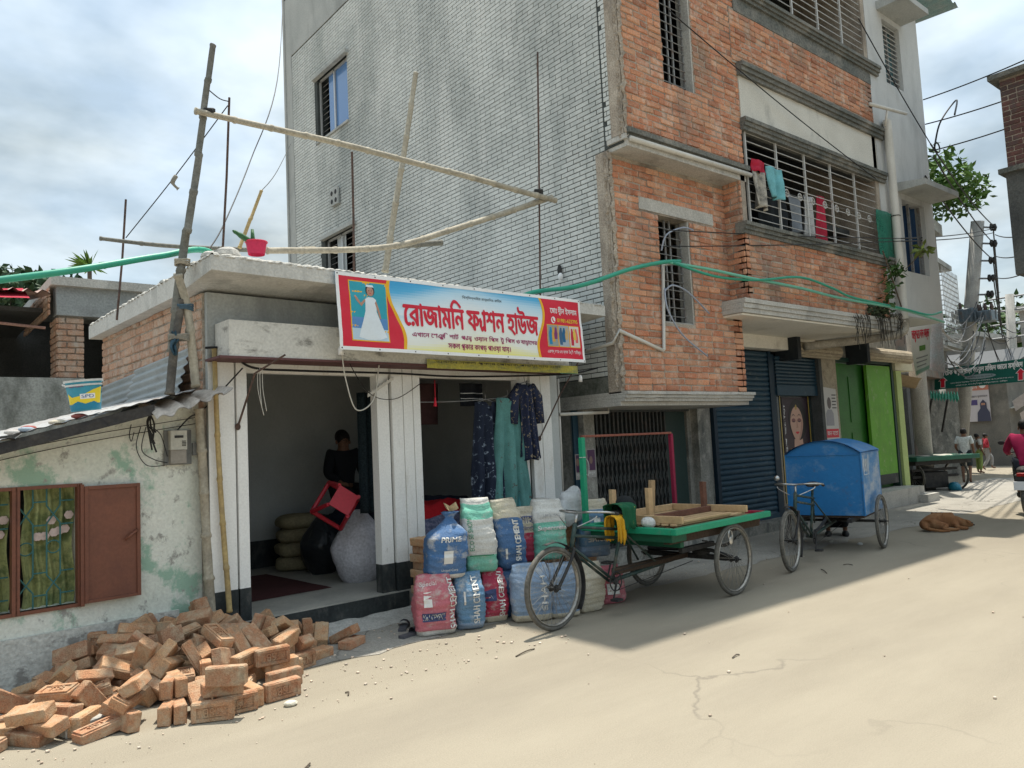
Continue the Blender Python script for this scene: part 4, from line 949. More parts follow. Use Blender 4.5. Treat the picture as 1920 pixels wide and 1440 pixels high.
# grey neighbouring house
GB = thing('grey_plastered_house', 'smooth grey plastered house with blue curtained window and drainpipe beside the brick balconies', 'building', (14.4, 5.9, 0))
GPL = mat('smooth_grey_render', (.56, .565, .555), (.50, .505, .495), rough=.9, sc=1.2, sc2=40, bump=.12, fine=.06, stain=(.33, .335, .33), stain_amt=.36, stain_sc=(1.5, 1.5, .4), soft=.15)
M = MB(); gh = [(14.17-13.34, 15.1-13.34, 4.32-3.5, 5.64-3.5), (14.0-13.34, 14.69-13.34, 7.76-3.5, 8.96-3.5)]
wall(M, (13.34, 5.9, 3.5), X, -Y, 15.5-13.34, 6.2, gh, .2); M.box(15.3, 15.5, 6.1, 12, 3.5, 9.7); M.box(13.5, 15.5, 5.92, 7.3, 3.48, 3.6); M.box(13.34, 13.44, 6.1, 7.2, 3.5, 9.7); M.build('wall', GPL, GB)
M = MB(); M.box(13.5, 15.3, 6.9, 7.0, 3.6, 9.7); M.box(13.4, 15.5, 5.9, 12, 9.7, 9.8); M.box(13.5, 15.3, 6.1, 6.9, 6.5, 6.6); M.build('inner_wall', DARK, GB)
for (a, b, c, d), k in (((14.17, 15.1, 4.32, 5.64), 0), ((14.0, 14.69, 7.76, 8.96), 1)):
    M = MB(); M.box(a, a+.04, 5.98, 6.02, c, d); M.box(b-.04, b, 5.98, 6.02, c, d); M.box((a+b)/2-.02, (a+b)/2+.02, 5.98, 6.02, c, d); M.box(a+.041, b-.041, 5.98, 6.02, c, c+.04)
    W_ = M.build('window', IRON, GB)
    C_ = MB(); C_.grid(lambda u, v: V((a+.02+(b-a-.04)*u, 6.1+.04*math.sin(u*30), c+(d-c)*v)), 50, 4); C_.build('curtain', cm('navy_curtain' if k == 0 else 'teal_curtain', [(.03, .075, .17), (.12, .22, .24)][k]), W_, smooth=True)
    if k:
        B_ = MB()
        for i in range(13): B_.cyl((a, 5.96, c+(d-c)*(i+.5)/13), (b, 5.96, c+(d-c)*(i+.5)/13), .008, n=5)
        B_.build('bars', GRI, W_)
    H_ = MB(); zt_ = d+.10
    H_.prism([(a-.18, 5.9, zt_), (a-.18, 5.4, zt_), (a-.18, 5.4, zt_+.10), (a-.18, 5.9, zt_+.16)], (b-a+.5 if k == 0 else b-a+.3, 0, 0)); H_.build('hood', PLASTER, W_)
S_ = MB()
def tr_(u, v): x = 14.9+1.3*u; return V((x, 5.35+2.2*v, 9.66+.12*v+.03*math.sin(x*26)))
S_.grid(tr_, 40, 3); S_.grid(lambda u, v: tr_(u, v)-Z*.012, 40, 3, flip=True); S_.build('tin_roof', mat('teal_tin', (.20, .33, .34), (.30, .36, .36), rough=.5, metal=.2), GB, smooth=True)
M = MB()
dp = [PL(1690, 590, (0, 5.78, 0)), PL(1671, 250, (0, 5.78, 0))]; dxp = (dp[0].x+dp[1].x)/2
M.tube(bez([(dxp-.02, 5.78, 3.35), (dxp, 5.78, 4.5), (dxp, 5.78, 6.70), (dxp+.02, 5.80, 6.86), (dxp+.12, 5.86, 6.90), (dxp+.16, 5.88, 6.78), (dxp+.16, 5.88, 6.45)], 6), .068, 14)
M.build('drainpipe', PVC, GB, smooth=True)
M = MB(); M.tube(bez([(dxp-.02, 5.78, 3.40), (dxp-.02, 5.78, 3.27), (dxp-.1, 5.82, 3.16), (dxp-.35, 6.0, 3.10), (dxp-1.6, 6.75, 2.98)], 6), .07, 12); M.build('drain_elbow', mat('dirty_pvc', (.40, .36, .29), (.3, .27, .22), rough=.6, sc=4, stain=(.15, .13, .1), stain_amt=.42, stain_sc=(4, 4, 4)), GB, smooth=True)
M = MB(); M.cyl((dxp-.075, 5.78, 5.2), (dxp+.075, 5.78, 5.2), .012, n=6); M.tube([(dxp+.072*math.cos(t*.5236), 5.78+.072*math.sin(t*.5236), 5.2) for t in range(12)], .008, 5, closed=True); M.build('pipe_clip', BLACKP, GB)
M = MB(); M.tube([(12.9, 5.75, 7.02), (13.95, 5.6, 7.05)], .03, 8); M.tube([(13.4, 5.68, 7.0), (13.42, 5.75, 6.75)], .02, 8); M.build('overflow_pipe', PVC, GB, smooth=True)
# ================================================================ bricks lying about: meshes
def brick_mesh(kind):
    M = MB(); j = .0022
    hx, hy, hz = BL_/2, BW_/2, BT_/2
    if kind == 'frog':
        M.cbox((0, 0, -.003), (hx, 0, 0), (0, hy, 0), (0, 0, hz-.003), .006, j)
        t = hz-.006; a, b = hx-.032, hy-.026                   # raised rim round a sunk panel
        for (x0, x1, y0, y1) in ((-hx+.006, -a, -hy+.006, hy-.006), (a, hx-.006, -hy+.006, hy-.006), (-a, a, -hy+.006, -b), (-a, a, b, hy-.006)):
            M.pbox((x0, y0, t), (x1-x0, 0, 0), (0, y1-y0, 0), (0, 0, .007))
        def fm(x, y, o): return V((x, y, t-.0005+o))
        cs = glyphs('TSB'); tr = tris2d(cs); xs = [p.x for q, _ in tr for p in q]; ys = [p.y for q, _ in tr for p in q]
        sx_ = .105/(max(xs)-min(xs)); sy_ = .052/(max(ys)-min(ys)); cxx = (max(xs)+min(xs))/2; cyy = (max(ys)+min(ys))/2
        for pts, ts in tr:
            top = [V(((p.x-cxx)*sx_, (p.y-cyy)*sy_, t+.0065)) for p in pts]; n = len(pts)
            M.add(top, [tuple(q) for q in ts])
        for c in cs:
            n = len(c); vs = [V(((p.x-cxx)*sx_, (p.y-cyy)*sy_, t+h)) for p in c for h in (-.001, .0065)]
            M.add(vs, [(2*i, 2*((i+1) % n), 2*((i+1) % n)+1, 2*i+1) for i in range(n)])
    elif kind == 'broken':
        k = .62; n = 7
        def fn(u, v):
            ang = [(-hy, -hz), (hy, -hz), (hy, hz), (-hy, hz), (-hy, -hz)][int(round(v*4))]
            x = -hx+u*BL_*k*(1+.10*noise.noise(V((v*5, 2, 0)))); return V((x+(.02*noise.noise(V((v*9, u*5, 1))) if u > .9 else 0), ang[0]*(1-.05*u), ang[1]*(1-.08*u)))
        M.grid(fn, n, 4, flip=True); M.add([fn(1, i/4) for i in range(4)], [(3, 2, 1, 0)]); M.add([fn(0, i/4) for i in range(4)], [(0, 1, 2, 3)])
    else:
        M.cbox((0, 0, 0), (hx, 0, 0), (0, hy, 0), (0, 0, hz), .007, .003)
    me = bpy.data.meshes.new('brick_'+kind); me.from_pydata(M.v, [], M.f); me.materials.append(PILEB); me.validate(); me.update(); return me
BM = {'frog': brick_mesh('frog'), 'plain': brick_mesh('plain'), 'worn': brick_mesh('plain'), 'broken': brick_mesh('broken')}
kinds = ['frog', 'plain', 'frog', 'worn', 'plain', 'frog', 'broken', 'worn', 'plain']
pile = [(m_, k) for m_, k in hand]+[(m_, kinds[i % 9]) for i, m_ in enumerate(rest) if .2 < m_.translation.x < 3.1 and 4.7 < m_.translation.y < 6.7 and m_.translation.z > 0]
lab = {'frog': 'loose red brick stamped TSB in the tumbled brick heap', 'plain': 'loose plain-faced red brick in the tumbled brick heap', 'worn': 'loose plain-faced red brick in the tumbled brick heap', 'broken': 'broken half brick in the tumbled brick heap'}
grp = {'frog': 'stamped bricks in the heap', 'plain': 'plain bricks in the heap', 'worn': 'plain bricks in the heap', 'broken': 'broken bricks in the heap'}
for m_, k in pile:
    o = bpy.data.objects.new('brick', BM[k]); COL.objects.link(o); o.matrix_world = m_; tag(o, lab[k], 'brick', grp[k])
gc = upright(G(165, 1372)+V((0, .06, 0)), .3, edge=False)
o = bpy.data.objects.new('concrete_block', brick_mesh('plain')); COL.objects.link(o); o.matrix_world = gc; o.data.materials[0] = CONC; o.scale = (1.25, 1.2, 1.0); tag(o, 'pale grey concrete block among the red bricks at the foot of the heap', 'block')
# stacked bricks behind the cement sacks
def stackrow(z, k):
    out = []
    for i in range(8):
        x = 4.12+.252*i+(.03 if k % 2 else 0)
        for r_ in range(2):
            if k % 2 == 0: out.append((V((x+.12, 6.0+.25*r_, z)), 0)); out.append((V((x+.12, 6.0+.125+.25*r_, z)), 0))
            else: out.append((V((x, 6.06+.252*r_, z)), 1)); out.append((V((x+.125, 6.06+.252*r_, z)), 1))
    return out
for k in range(11):
    for c, r_ in stackrow(0, k):
        if k < 10 and c.x > 4.5 and c.y > 6.1: continue
        if k == 10 and (c.x < 5.0): continue
        o = bpy.data.objects.new('stacked_brick', BM['plain' if random.random() < .7 else 'worn']); COL.objects.link(o)
        o.matrix_world = Matrix.Translation((c.x-.12+random.uniform(-.006, .006), c.y+random.uniform(-.006, .006), .036+.0745*k)) @ Matrix.Rotation((SA if r_ == 0 else SA+math.pi/2)+random.uniform(-.03, .03), 4, 'Z')
        tag(o, 'red brick in the neat stack behind the cement sacks', 'brick', 'stacked bricks behind the sacks')
# ================================================================ cement sacks
def sackmat(n, c, c2=None, **k): return mat('sack_'+n, c, c2 or tuple(x*.8+.04 for x in c), rough=.75, sc=7, sc2=80, bump=.35, fine=.15, spec=.25, stain=(.48, .46, .42), stain_amt=.37, stain_sc=(9, 9, 12), soft=.1, bscale=60, **k)
S_PINK = sackmat('pink', (.50, .14, .17)); S_BLUE = sackmat('blue', (.06, .15, .32)); S_LBLUE = sackmat('lightblue', (.24, .33, .46)); S_RED = sackmat('crimson', (.42, .03, .07)); S_CREAM = sackmat('cream', (.56, .50, .38)); S_WHITE = sackmat('white', (.62, .61, .57)); S_GREEN = sackmat('green', (.20, .55, .42)); S_MBLUE = sackmat('midblue', (.12, .24, .38)); S_PAPER = mat('kraft_paper', (.52, .42, .26), (.46, .36, .22), rough=.85, sc=6, bump=.3)
def sack(name, label, foot, w_, d_, h_, rot=0.0, lean=(0, 0), bands=((0, S_BLUE),), top='pinch', seed=0, z=0.0, words=(), group='cement sacks in front of the shop'):
    """filled sack standing up; bands = (from height fraction, material)"""
    foot = V(foot); e1 = V((math.cos(rot), math.sin(rot), 0)); e2 = V((math.sin(rot), -math.cos(rot), 0)); rnd = random.Random(seed)
    mats = [b[1] for b in bands]
    def surf(th, t, o=0.0):
        c_, s_ = math.cos(th), math.sin(th); ex = .42
        a = w_/2*(.95+.06*math.sin(math.pi*min(1, t*1.1))+.025*noise.noise(V((t*3, seed, 5)))); b = d_/2*(.80+.32*math.sin(math.pi*min(1, t*1.15)))
        if t < .07: k = math.sqrt(t/.07); a *= .86+.14*k; b *= .72+.28*k
        if top == 'pinch' and t > .72: q = (t-.72)/.28; a *= 1-.10*q**2; b *= 1-.72*q**1.3
        if top == 'open' and t > .78: q = (t-.78)/.22; a *= 1-.12*q; b *= 1-.45*q
        if top == 'tie' and t > .66: q = (t-.66)/.34; k = 1-.78*math.sin(math.pi*min(q*1.15, 1)*.5)**1.2 if q < .75 else .22+.9*(q-.75); a *= k; b *= k
        x = a*math.copysign(abs(c_)**ex, c_); y = b*math.copysign(abs(s_)**ex, s_)
        n_ = noise.noise(V((x*7+seed, y*7, t*4)))*.020+noise.noise(V((x*18+seed, y*18, t*12)))*.010
        cr_ = .005*math.sin(t*64+4*noise.noise(V((th*1.5, t*4, seed))))*(.4+abs(s_))
        r_ = V((c_, s_)).normalized()*(n_+cr_+o); hh = h_*t
        sag = .02*noise.noise(V((th, seed, 3)))*(t > .6)
        return foot+Z*z+e1*(x+r_.x+lean[0]*t*t)+e2*(y+r_.y+lean[1]*t*t)+Z*(hh+sag)
    M = MB(); nu, nv = 36, 30
    for j in range(nv):
        t = (j+.5)/nv; M.m = max(i for i, b in enumerate(bands) if t >= b[0])
        M.add([surf(2*math.pi*i/nu, q) for q in (j/nv, (j+1)/nv) for i in range(nu)], [(i, (i+1) % nu, nu+(i+1) % nu, nu+i) for i in range(nu)])
    M.m = len(bands)-1
    M.add([surf(2*math.pi*i/nu, 1) for i in range(nu)], [tuple(range(nu))]); M.m = 0; M.add([surf(2*math.pi*i/nu, 0) for i in range(nu)], [tuple(range(nu-1, -1, -1))])
    bm_ = MB(); root = thing(name, label, 'sack', foot+Z*z, group)
    body = M.build('bag', mats, root, smooth=True)
    bmx = bmesh.new(); bmx.from_mesh(body.data); bmesh.ops.remove_doubles(bmx, verts=bmx.verts, dist=.0004); bmx.to_mesh(body.data); bmx.free()
    def fm(x, y, o):
        t = min(max(y/h_, .02), .98); q = max(-.98, min(.98, x/(w_/2))); th = math.acos(math.copysign(abs(q)**(1/.42), q)); return surf(th, t, .004+o)
    for wd in words:
        s_, m_, bx, vert = wd[:4]
        f2 = fm if not vert else (lambda x, y, o: fm(-y, x, o)) if vert == 1 else (lambda x, y, o: fm(y, x, o))
        if vert == 3: f2 = lambda x, y, o: fm(-x, -y, o)
        if s_ == '#': shape('printed_panel', m_, f2, rectp(*bx), root, .002)
        else: letters('lettering', s_, m_, f2, bx, root, bold=wd[4] if len(wd) > 4 else .0, off=.003)
    if top == 'tie':
        P_ = MB(); tp = surf(0, 1)*.5+surf(math.pi, 1)*.5
        for k in range(4):
            an = k*1.7+seed; dr = V((math.cos(an), math.sin(an), .3))*.075
            P_.quad(tp-dr*.3+Z*.0, tp+dr+V((.03, 0, 0)), tp+dr+Z*.06, tp+Z*.05-dr*.2)
        P_.build('paper_tie', S_PAPER, root)
    return root
WI = ink('sackwhite', (.66, .65, .62)); NAVY = ink('sacknavy', (.05, .07, .17)); DGI = ink('sackgreen', (.05, .28, .15))
fy = lambda px, py, z=0.0: G(px, py, z)
RS = -.42
def at_foot(px, py, dpt, z=0.0):
    p = G(px, py, z); return (p.x, p.y+dpt/2, 0)
sack('cement_sack', 'faded pink cement sack with white lettering standing by the stacked bricks', at_foot(828, 1192, .2), .345, .22, .50, RS, (.0, -.02), ((0, S_WHITE), (.10, S_PINK)), 'pinch', 1, 0, (('SHAH CEMENT', WI, (.06, .47, -.16, -.115), 1, .002), ('Special', WI, (-.13, .02, .405, .45), 0), ('#', NAVY, (-.12, .08, .13, .20), 0), ('No.1 CEMENT', WI, (-.11, .07, .14, .19), 0, .001), ('#', WI, (-.10, -.03, .25, .37), 0)))
sack('cement_sack', 'blue cement sack with upright lettering between the pink and crimson sacks', at_foot(893, 1180, .2), .27, .22, .48, RS, (.0, -.02), ((0, S_LBLUE), (.12, S_MBLUE)), 'pinch', 2, 0, (('SHAH CEMENT', WI, (.06, .46, -.075, -.02), 1, .002), ('#', WI, (-.06, -.045, .22, .34), 0)))
sack('cement_sack', 'crimson cement sack with cream foot in the bottom row', at_foot(941, 1167, .2), .23, .2, .46, RS, (.0, -.03), ((0, S_CREAM), (.13, S_RED)), 'pinch', 3, 0, (('SHAH CEMENT', WI, (.06, .44, -.07, -.025), 1, .002), ('#', NAVY, (-.10, .0, .2, .29), 0), ('ENT', WI, (-.07, -.01, .215, .255), 0)))
sack('cement_sack', 'dark blue cement sack squeezed behind the crimson one', at_foot(968, 1158, .2), .2, .18, .44, RS, (0, -.02), ((0, S_BLUE),), 'pinch', 4)
sack('cement_sack', 'pale blue cement sack behind the bicycle wheel of the green cart', at_foot(1012, 1166, .22), .36, .22, .50, RS, (0, -.02), ((0, S_CREAM), (.14, S_LBLUE)), 'pinch', 5, 0, (('SHAH', WI, (.1, .4, -.12, -.07), 1, .002),))
sack('cement_sack', 'second pale blue sack behind the front wheel of the green cart', at_foot(1072, 1158, .22), .30, .2, .48, RS, (0, -.02), ((0, S_CREAM), (.1, S_LBLUE)), 'pinch', 6)
sack('cement_sack', 'plain cream sack under the frame of the green cart', at_foot(1118, 1147, .22), .28, .24, .44, RS+.3, (.03, .0), ((0, S_CREAM),), 'pinch', 7)
sack('cement_sack', 'small pink printed sack beside the pedals of the green cart', at_foot(1160, 1132, .2), .26, .2, .36, RS, (-.03, 0), ((0, S_PINK),), 'pinch', 8, 0, (('#', WI, (-.07, .05, .1, .2), 0),))
up_y = 5.74
def up(px, py, z, dy=0.0): p = PL(px, py, (0, up_y+dy, 0)); return (p.x, p.y, 0)
sack('cement_sack', 'blue cement sack tied with paper on top of the pink one', up(836, 1095, .46), .37, .25, .56, RS-.05, (.07, -.06), ((0, S_WHITE), (.07, S_BLUE)), 'tie', 11, .45, (('PRIME', WI, (-.06, .11, .315, .36), 0, .002), ('#', WI, (-.03, .05, .13, .24), 0), ('United Corp', WI, (-.05, .1, .06, .085), 0)))
sack('cement_sack', 'white cement sack with mint green ends on top of the blue one', up(902, 1090, .46), .30, .24, .66, RS, (-.03, -.03), ((0, S_GREEN), (.24, S_WHITE), (.72, S_GREEN), (.94, S_WHITE)), 'open', 12, .45, (('ECO 50 SHOMI', DGI, (.2, .5, .07, .11), 1), ('#', DGI, (-.12, .10, .15, .16), 0)))
sack('cement_sack', 'deep blue cement sack with open cream mouth leaning over the crimson one', up(958, 1085, .46), .29, .25, .64, RS, (-.05, -.02), ((0, S_BLUE), (.74, S_CREAM)), 'open', 13, .43, (('SHAH CEMENT', WI, (.08, .45, -.08, -.03), 1, .003), ('#', WI, (-.07, -.05, .1, .2), 0)))
sack('cement_sack', 'cream and red printed sack wedged behind the blue and mint sacks', up(985, 1045, .46, .12), .24, .18, .52, RS, (0, 0), ((0, S_RED), (.55, S_CREAM)), 'open', 14, .45, (('শাহ', NAVY, (-.06, .07, .36, .44), 0), ('সিমেন্ট', NAVY, (-.06, .07, .29, .34), 0)))
sack('cement_sack', 'white and mint cement sack lettered supercrete beside the handlebar', up(1030, 1062, .46), .34, .24, .58, RS, (0, -.02), ((0, S_GREEN), (.62, S_WHITE)), 'open', 15, .45, (('Supercrete', WI, (-.13, .15, .28, .335), 0, .003), ('LARGE MALL', ink('greyprint', (.3, .3, .3)), (-.07, .1, .42, .445), 0)))
sack('cement_sack', 'blue sack printed upside down behind the handlebar of the green cart', up(1115, 1060, .46), .34, .24, .58, RS, (0, 0), ((0, S_LBLUE), (.2, S_MBLUE), (.82, S_CREAM)), 'open', 16, .40, (('PRIME', WI, (-.1, .1, -.22, -.16), 3, .002), ('#', WI, (-.03, .04, .33, .4), 0)))
sack('cement_sack', 'folded cream paper sack on the stacked bricks behind the handlebar', up(1072, 975, .8, .25), .26, .16, .30, RS, (0, 0), ((0, S_CREAM),), 'open', 17, .72)
PLASTIC = mat('clear_plastic', (.62, .64, .65), (.55, .58, .6), rough=.25, spec=.6, sc=9, bump=.8, alpha=.72, fine=.1, bscale=25)
M = MB(); M.ell(V(up(1070, 975, .7, .03))+Z*.93, (.17, 0, 0), (0, .1, 0), (0, 0, .17), 26, 18, .55, 5); tag(M.build('plastic_wrap', PLASTIC, smooth=False), 'crumpled clear plastic wrap on the sacks behind the handlebar', 'plastic')
# ================================================================ goods inside the shop
FZ = .232
def lying(name, label, c, l_, w_, h_, rot, m_, seed, group):
    M = MB(); e1 = V((math.cos(rot), math.sin(rot), 0)); e2 = V((-math.sin(rot), math.cos(rot), 0)); nu, nv = 24, 14
    def fn(u, v):
        th = u*2*math.pi; ph = (v-.5)*math.pi; ex = .5
        f_ = lambda q, e: math.copysign(abs(q)**e, q)
        x = l_/2*f_(math.cos(ph), .55)*f_(math.cos(th), ex); y = w_/2*f_(math.cos(ph), .55)*f_(math.sin(th), ex); z_ = h_/2*f_(math.sin(ph), .8)
        n_ = 1+.10*noise.noise(V((x*8+seed, y*8, z_*9))); return V(c)+e1*x*n_+e2*y*n_+Z*(h_/2+z_*n_)
    M.grid(fn, nu, nv); return tag(M.build(name, m_, smooth=True), label, 'sack', group)
BEI = mat('beige_sack', (.30, .26, .155), (.25, .21, .125), rough=.8, sc=7, bump=.3, stain=(.10, .10, .085), stain_amt=.34, stain_sc=(7, 7, 9))
bp0 = G(562, 1070, FZ)
for k in range(4):
    lying('cement_sack', ['bottom', 'second', 'third', 'topmost'][k]+' beige sack of the pile of four inside the shop', (bp0.x+.06+.012*k, bp0.y+.10+.02*(k % 2), FZ+.158*k), .58, .44, .18, SA+.25*(k % 2)-.5, BEI, k*7, 'beige sacks piled inside the shop')
def bag(name, label, cat, c, rx, ry, h_, m_, seed, nz=.16):
    M = MB(); nu, nv = 34, 26
    def fn(u, v):
        th = 2*math.pi*u; t = v; k = (math.sin(math.pi*min(.5, .12+t*.9))**.6)*(1-.82*max(0, (t-.45)/.55)**1.6)
        n_ = 1+nz*noise.noise(V((math.cos(th)*2+seed, math.sin(th)*2, t*3)))+.07*noise.noise(V((math.cos(th)*7, math.sin(th)*7+seed, t*5)))
        return V(c)+V((rx*k*n_*math.cos(th), ry*k*n_*math.sin(th), h_*t))
    M.grid(fn, nu, nv); M.add([fn(i/nu, 1) for i in range(nu)], [tuple(range(nu))]); return tag(M.build(name, m_, smooth=True), label, cat)
p = G(617, 1078, FZ); bag('black_bag', 'tall knotted black plastic bag inside the shop doorway', 'bag', (p.x+.02, p.y+.2, FZ), .235, .22, .66, mat('black_polythene', (.012, .015, .018), (.02, .024, .028), rough=.35, spec=.5, sc=8, bump=.5, bscale=22), 3)
p = G(688, 1094, FZ); bag('white_sack', 'bulging white woven sack beside the middle pillar inside the shop', 'sack', (p.x+.06, p.y+.24, FZ), .31, .27, .74, mat('white_woven', (.60, .59, .63), (.52, .51, .55), rough=.7, sc=6, bump=.4, bscale=30), 9, .12)
M = MB(); M.grid(lambda u, v: sp(.16+1.35*u, .75+1.5*v, FZ+.004+.004*noise.noise(V((u*5, v*5, 0)))), 12, 10); tag(M.build('floor_mat', cm('maroonmat', (.10, .035, .035))), 'worn maroon mat on the shop floor inside the left doorway', 'mat')
# red stool lying on the bags
RD = flat('red_plastic', (.42, .015, .03), .4, spec=.4)
T = thing('red_stool', 'red plastic stool tipped over on top of the black bag', 'stool', (p.x-.2, p.y+.55, .95))
c0 = PL(628, 948, (0, 7.25, 0)); ax = V((.75, -.25, -.55)).normalized(); ay = V((.35, .1, .75)).normalized(); az = ax.cross(ay).normalized(); ay = az.cross(ax)
Q = MB(); sq = [c0+ax*a*.17+ay*b*.17 for a, b in ((-1, -1), (1, -1), (1, 1), (-1, 1))]
for i in range(4): Q.tube([sq[i], sq[(i+1) % 4]], .022, 8)
Q.build('seat_rim', RD, T); Q = MB(); Q.prism([c0+az*.30+ax*a*.11+ay*b*.11 for a, b in ((-1, -1), (1, -1), (1, 1), (-1, 1))], az*.015); Q.build('seat', RD, T)
for i in range(4):
    Q = MB(); a, b = ((-1, -1), (1, -1), (1, 1), (-1, 1))[i]; Q.tube([sq[i], c0+az*.30+ax*a*.11+ay*b*.11], [.024, .02], 8); Q.build('leg', RD, T)
# counters heaped with clothes
def heap(name, label, m_, u0, u1, v0, v1, z0, h_, seed, amp=.06):
    M = MB()
    def fn(u, v):
        e = min(u, 1-u, v, 1-v)*6; e = min(1, e)**.5
        return sp(u0+(u1-u0)*u, v0+(v1-v0)*v, z0+h_*e+amp*noise.noise(V((u*4+seed, v*4, seed)))*e+.02*noise.noise(V((u*16, v*16, seed))))
    M.grid(fn, 30, 18); return tag(M.build(name, m_, smooth=True), label, 'clothes', 'clothes heaped inside the shop')
T = thing('display_table', 'low dark display table under the heaped clothes inside the shop', 'table', sp(3, 1.2, FZ)); M2 = MB(); sbox(M2, 2.16, 3.95, .42, 2.3, .60, .64); M2.build('tabletop', flat('dark_wood', (.05, .035, .025), .7), T)
for a, b in ((2.2, .46), (3.88, .46), (2.2, 2.22), (3.88, 2.22)): Q = MB(); sbox(Q, a, a+.05, b, b+.05, FZ, .60); Q.build('leg', MATS['dark_wood'], T)
T = thing('display_table', 'narrow dark table behind the white sack inside the shop', 'table', sp(1.3, 1.4, FZ)); M2 = MB(); sbox(M2, 1.95, 2.9, 1.75, 2.78, .66, .70); M2.build('tabletop', MATS['dark_wood'], T)
for a, b in ((1.98, 1.78), (2.83, 1.78), (1.98, 2.70), (2.83, 2.70)): Q = MB(); sbox(Q, a, a+.05, b, b+.05, FZ, .66); Q.build('leg', MATS['dark_wood'], T)
heap('folded_clothes', 'heap of navy clothes on the display table by the middle pillar', cm('navy', (.022, .03, .06)), 2.16, 3.6, .55, 2.2, .64, .36, 1)
heap('folded_clothes', 'bright red cloth spread over the navy clothes', cm('brightred', (.50, .012, .02)), 2.2, 3.25, .40, 1.05, .66, .33, 2)
heap('folded_clothes', 'blue checked cloth at the front edge of the display table', cm('check', (.10, .11, .19), stain=(.25, .24, .32), stain_amt=.45, stain_sc=(25, 25, 25)), 2.15, 3.95, .34, .75, .63, .22, 3)
heap('folded_clothes', 'dark teal folded clothes on the narrow table behind the white sack', cm('darkteal', (.02, .06, .065)), 1.95, 2.9, 1.75, 2.75, .70, .10, 4)
# hanging dresses
def dress(name, label, m_, u0, u1, v, zt, zb, seed, sleeves=False, flare=1.3):
    M = MB()
    def fn(a, b):
        t = b; wdt = (u1-u0)*(.62+.1*math.sin(t*3)+(flare-.75)*t**1.5); c = (u0+u1)/2
        fold = .05*math.sin(a*19+seed+1.5*t)*(.12+t)+.02*math.sin(a*43+seed)*t+.02*noise.noise(V((a*5, t*4, seed)))
        zz = zt+(zb-zt)*t+(.05*math.sin(a*15+seed*2)*max(0, t-.75)*2)-.05*math.exp(-((a-.5)/.1)**2)*(t < .06)
        return sp(c+(a-.5)*wdt, v+fold-.06*math.sin(math.pi*a), zz)
    M.grid(fn, 48, 30); root = thing(name, label, 'dress', sp((u0+u1)/2, v, zb), 'dresses hanging in the shop doorway'); o = M.build('skirt_and_bodice', m_, root, smooth=True)
    sol = o.modifiers.new('t', 'SOLIDIFY'); sol.thickness = .004
    if sleeves:
        for sgn in (-1, 1):
            Q = MB(); a0 = sp((u0+u1)/2+sgn*(u1-u0)*.28, v, zt-.02); Q.tube([a0, a0+SU*sgn*.10-Z*.12, a0+SU*sgn*.13-Z*.42], [.06, .065, .055], 10); Q.build('sleeve', m_, root, smooth=True)
    Q = MB(); Q.tube([sp((u0+u1)/2-.15, v, zt-.01), sp((u0+u1)/2, v, zt+.03), sp((u0+u1)/2+.15, v, zt-.01)], .006, 6); Q.tube([sp((u0+u1)/2, v, zt+.03), sp((u0+u1)/2, v+.01, zt+.09)], .004, 5); Q.build('hanger', IRON, root)
    return root
FLN = cm('navy_floral', (.018, .026, .05), stain=(.26, .32, .40), stain_amt=.40, stain_sc=(15, 15, 15), soft=.03); FLT = cm('teal_floral', (.12, .30, .285), stain=(.10, .07, .06), stain_amt=.36, stain_sc=(11, 11, 11), soft=.03); FLY = cm('mixed_floral', (.03, .04, .085), stain=(.42, .34, .22), stain_amt=.40, stain_sc=(26, 26, 26), soft=.03); TEAL = cm('teal_plain', (.10, .33, .36))
dress('long_dress', 'long navy floral dress hanging left of the teal one', FLN, 2.80, 3.30, .04, 2.06, .82, 1, False, 1.0)
dress('long_dress', 'teal dress with small brown flowers hanging in the right doorway', FLT, 3.04, 3.60, -.03, 2.10, .72, 2, False, 1.25)
dress('long_dress', 'plain turquoise skirt hanging behind the teal floral dress', TEAL, 3.28, 3.60, .03, 1.55, .74, 3, False, 1.2)
dress('short_top', 'navy and cream floral top hanging beside the right pillar', FLY, 3.40, 3.68, -.08, 2.25, 1.42, 4, True, 1.15)
cloth('striped_shirt', cm('stripe', (.02, .022, .028)), lambda u, v: sp(2.98+.34*u, .40+.02*math.sin(u*9), 2.30-.26*v), 'black top with two white stripes hanging at the door head', 'clothes')
for k in range(2):
    M = MB(); M.grid(lambda u, v: sp(2.98+.34*u, .388+.02*math.sin(u*9), 2.19-.06*k-.008*v), 12, 1); M.build('stripe', INK_WHITE, bpy.data.objects['striped_shirt'])
cloth('brown_cloth', cm('maroonbrown', (.10, .05, .05)), lambda u, v: sp(2.72+.34*u-.02*v, .9+.02*math.sin(u*7), 2.34-.48*v), 'plain brown cloth hanging deeper in the right doorway', 'clothes')
cloth('dark_curtain', cm('tealgrid', (.012, .022, .03), stain=(.03, .05, .06), stain_amt=.5, stain_sc=(60, 60, 60)), lambda u, v: sp(1.78+.26*u, .62+.03*math.sin(u*16), 2.2-1.25*v), 'dark checked garment hanging behind the middle pillar in the shop', 'clothes')
M = MB(); M.tube(catenary(sp(2.1, .06, 2.06), sp(3.72, .0, 2.16), .03), .005, 5); tag(M.build('clothes_rail', IRON), 'thin rail holding the dresses across the right doorway', 'rail')
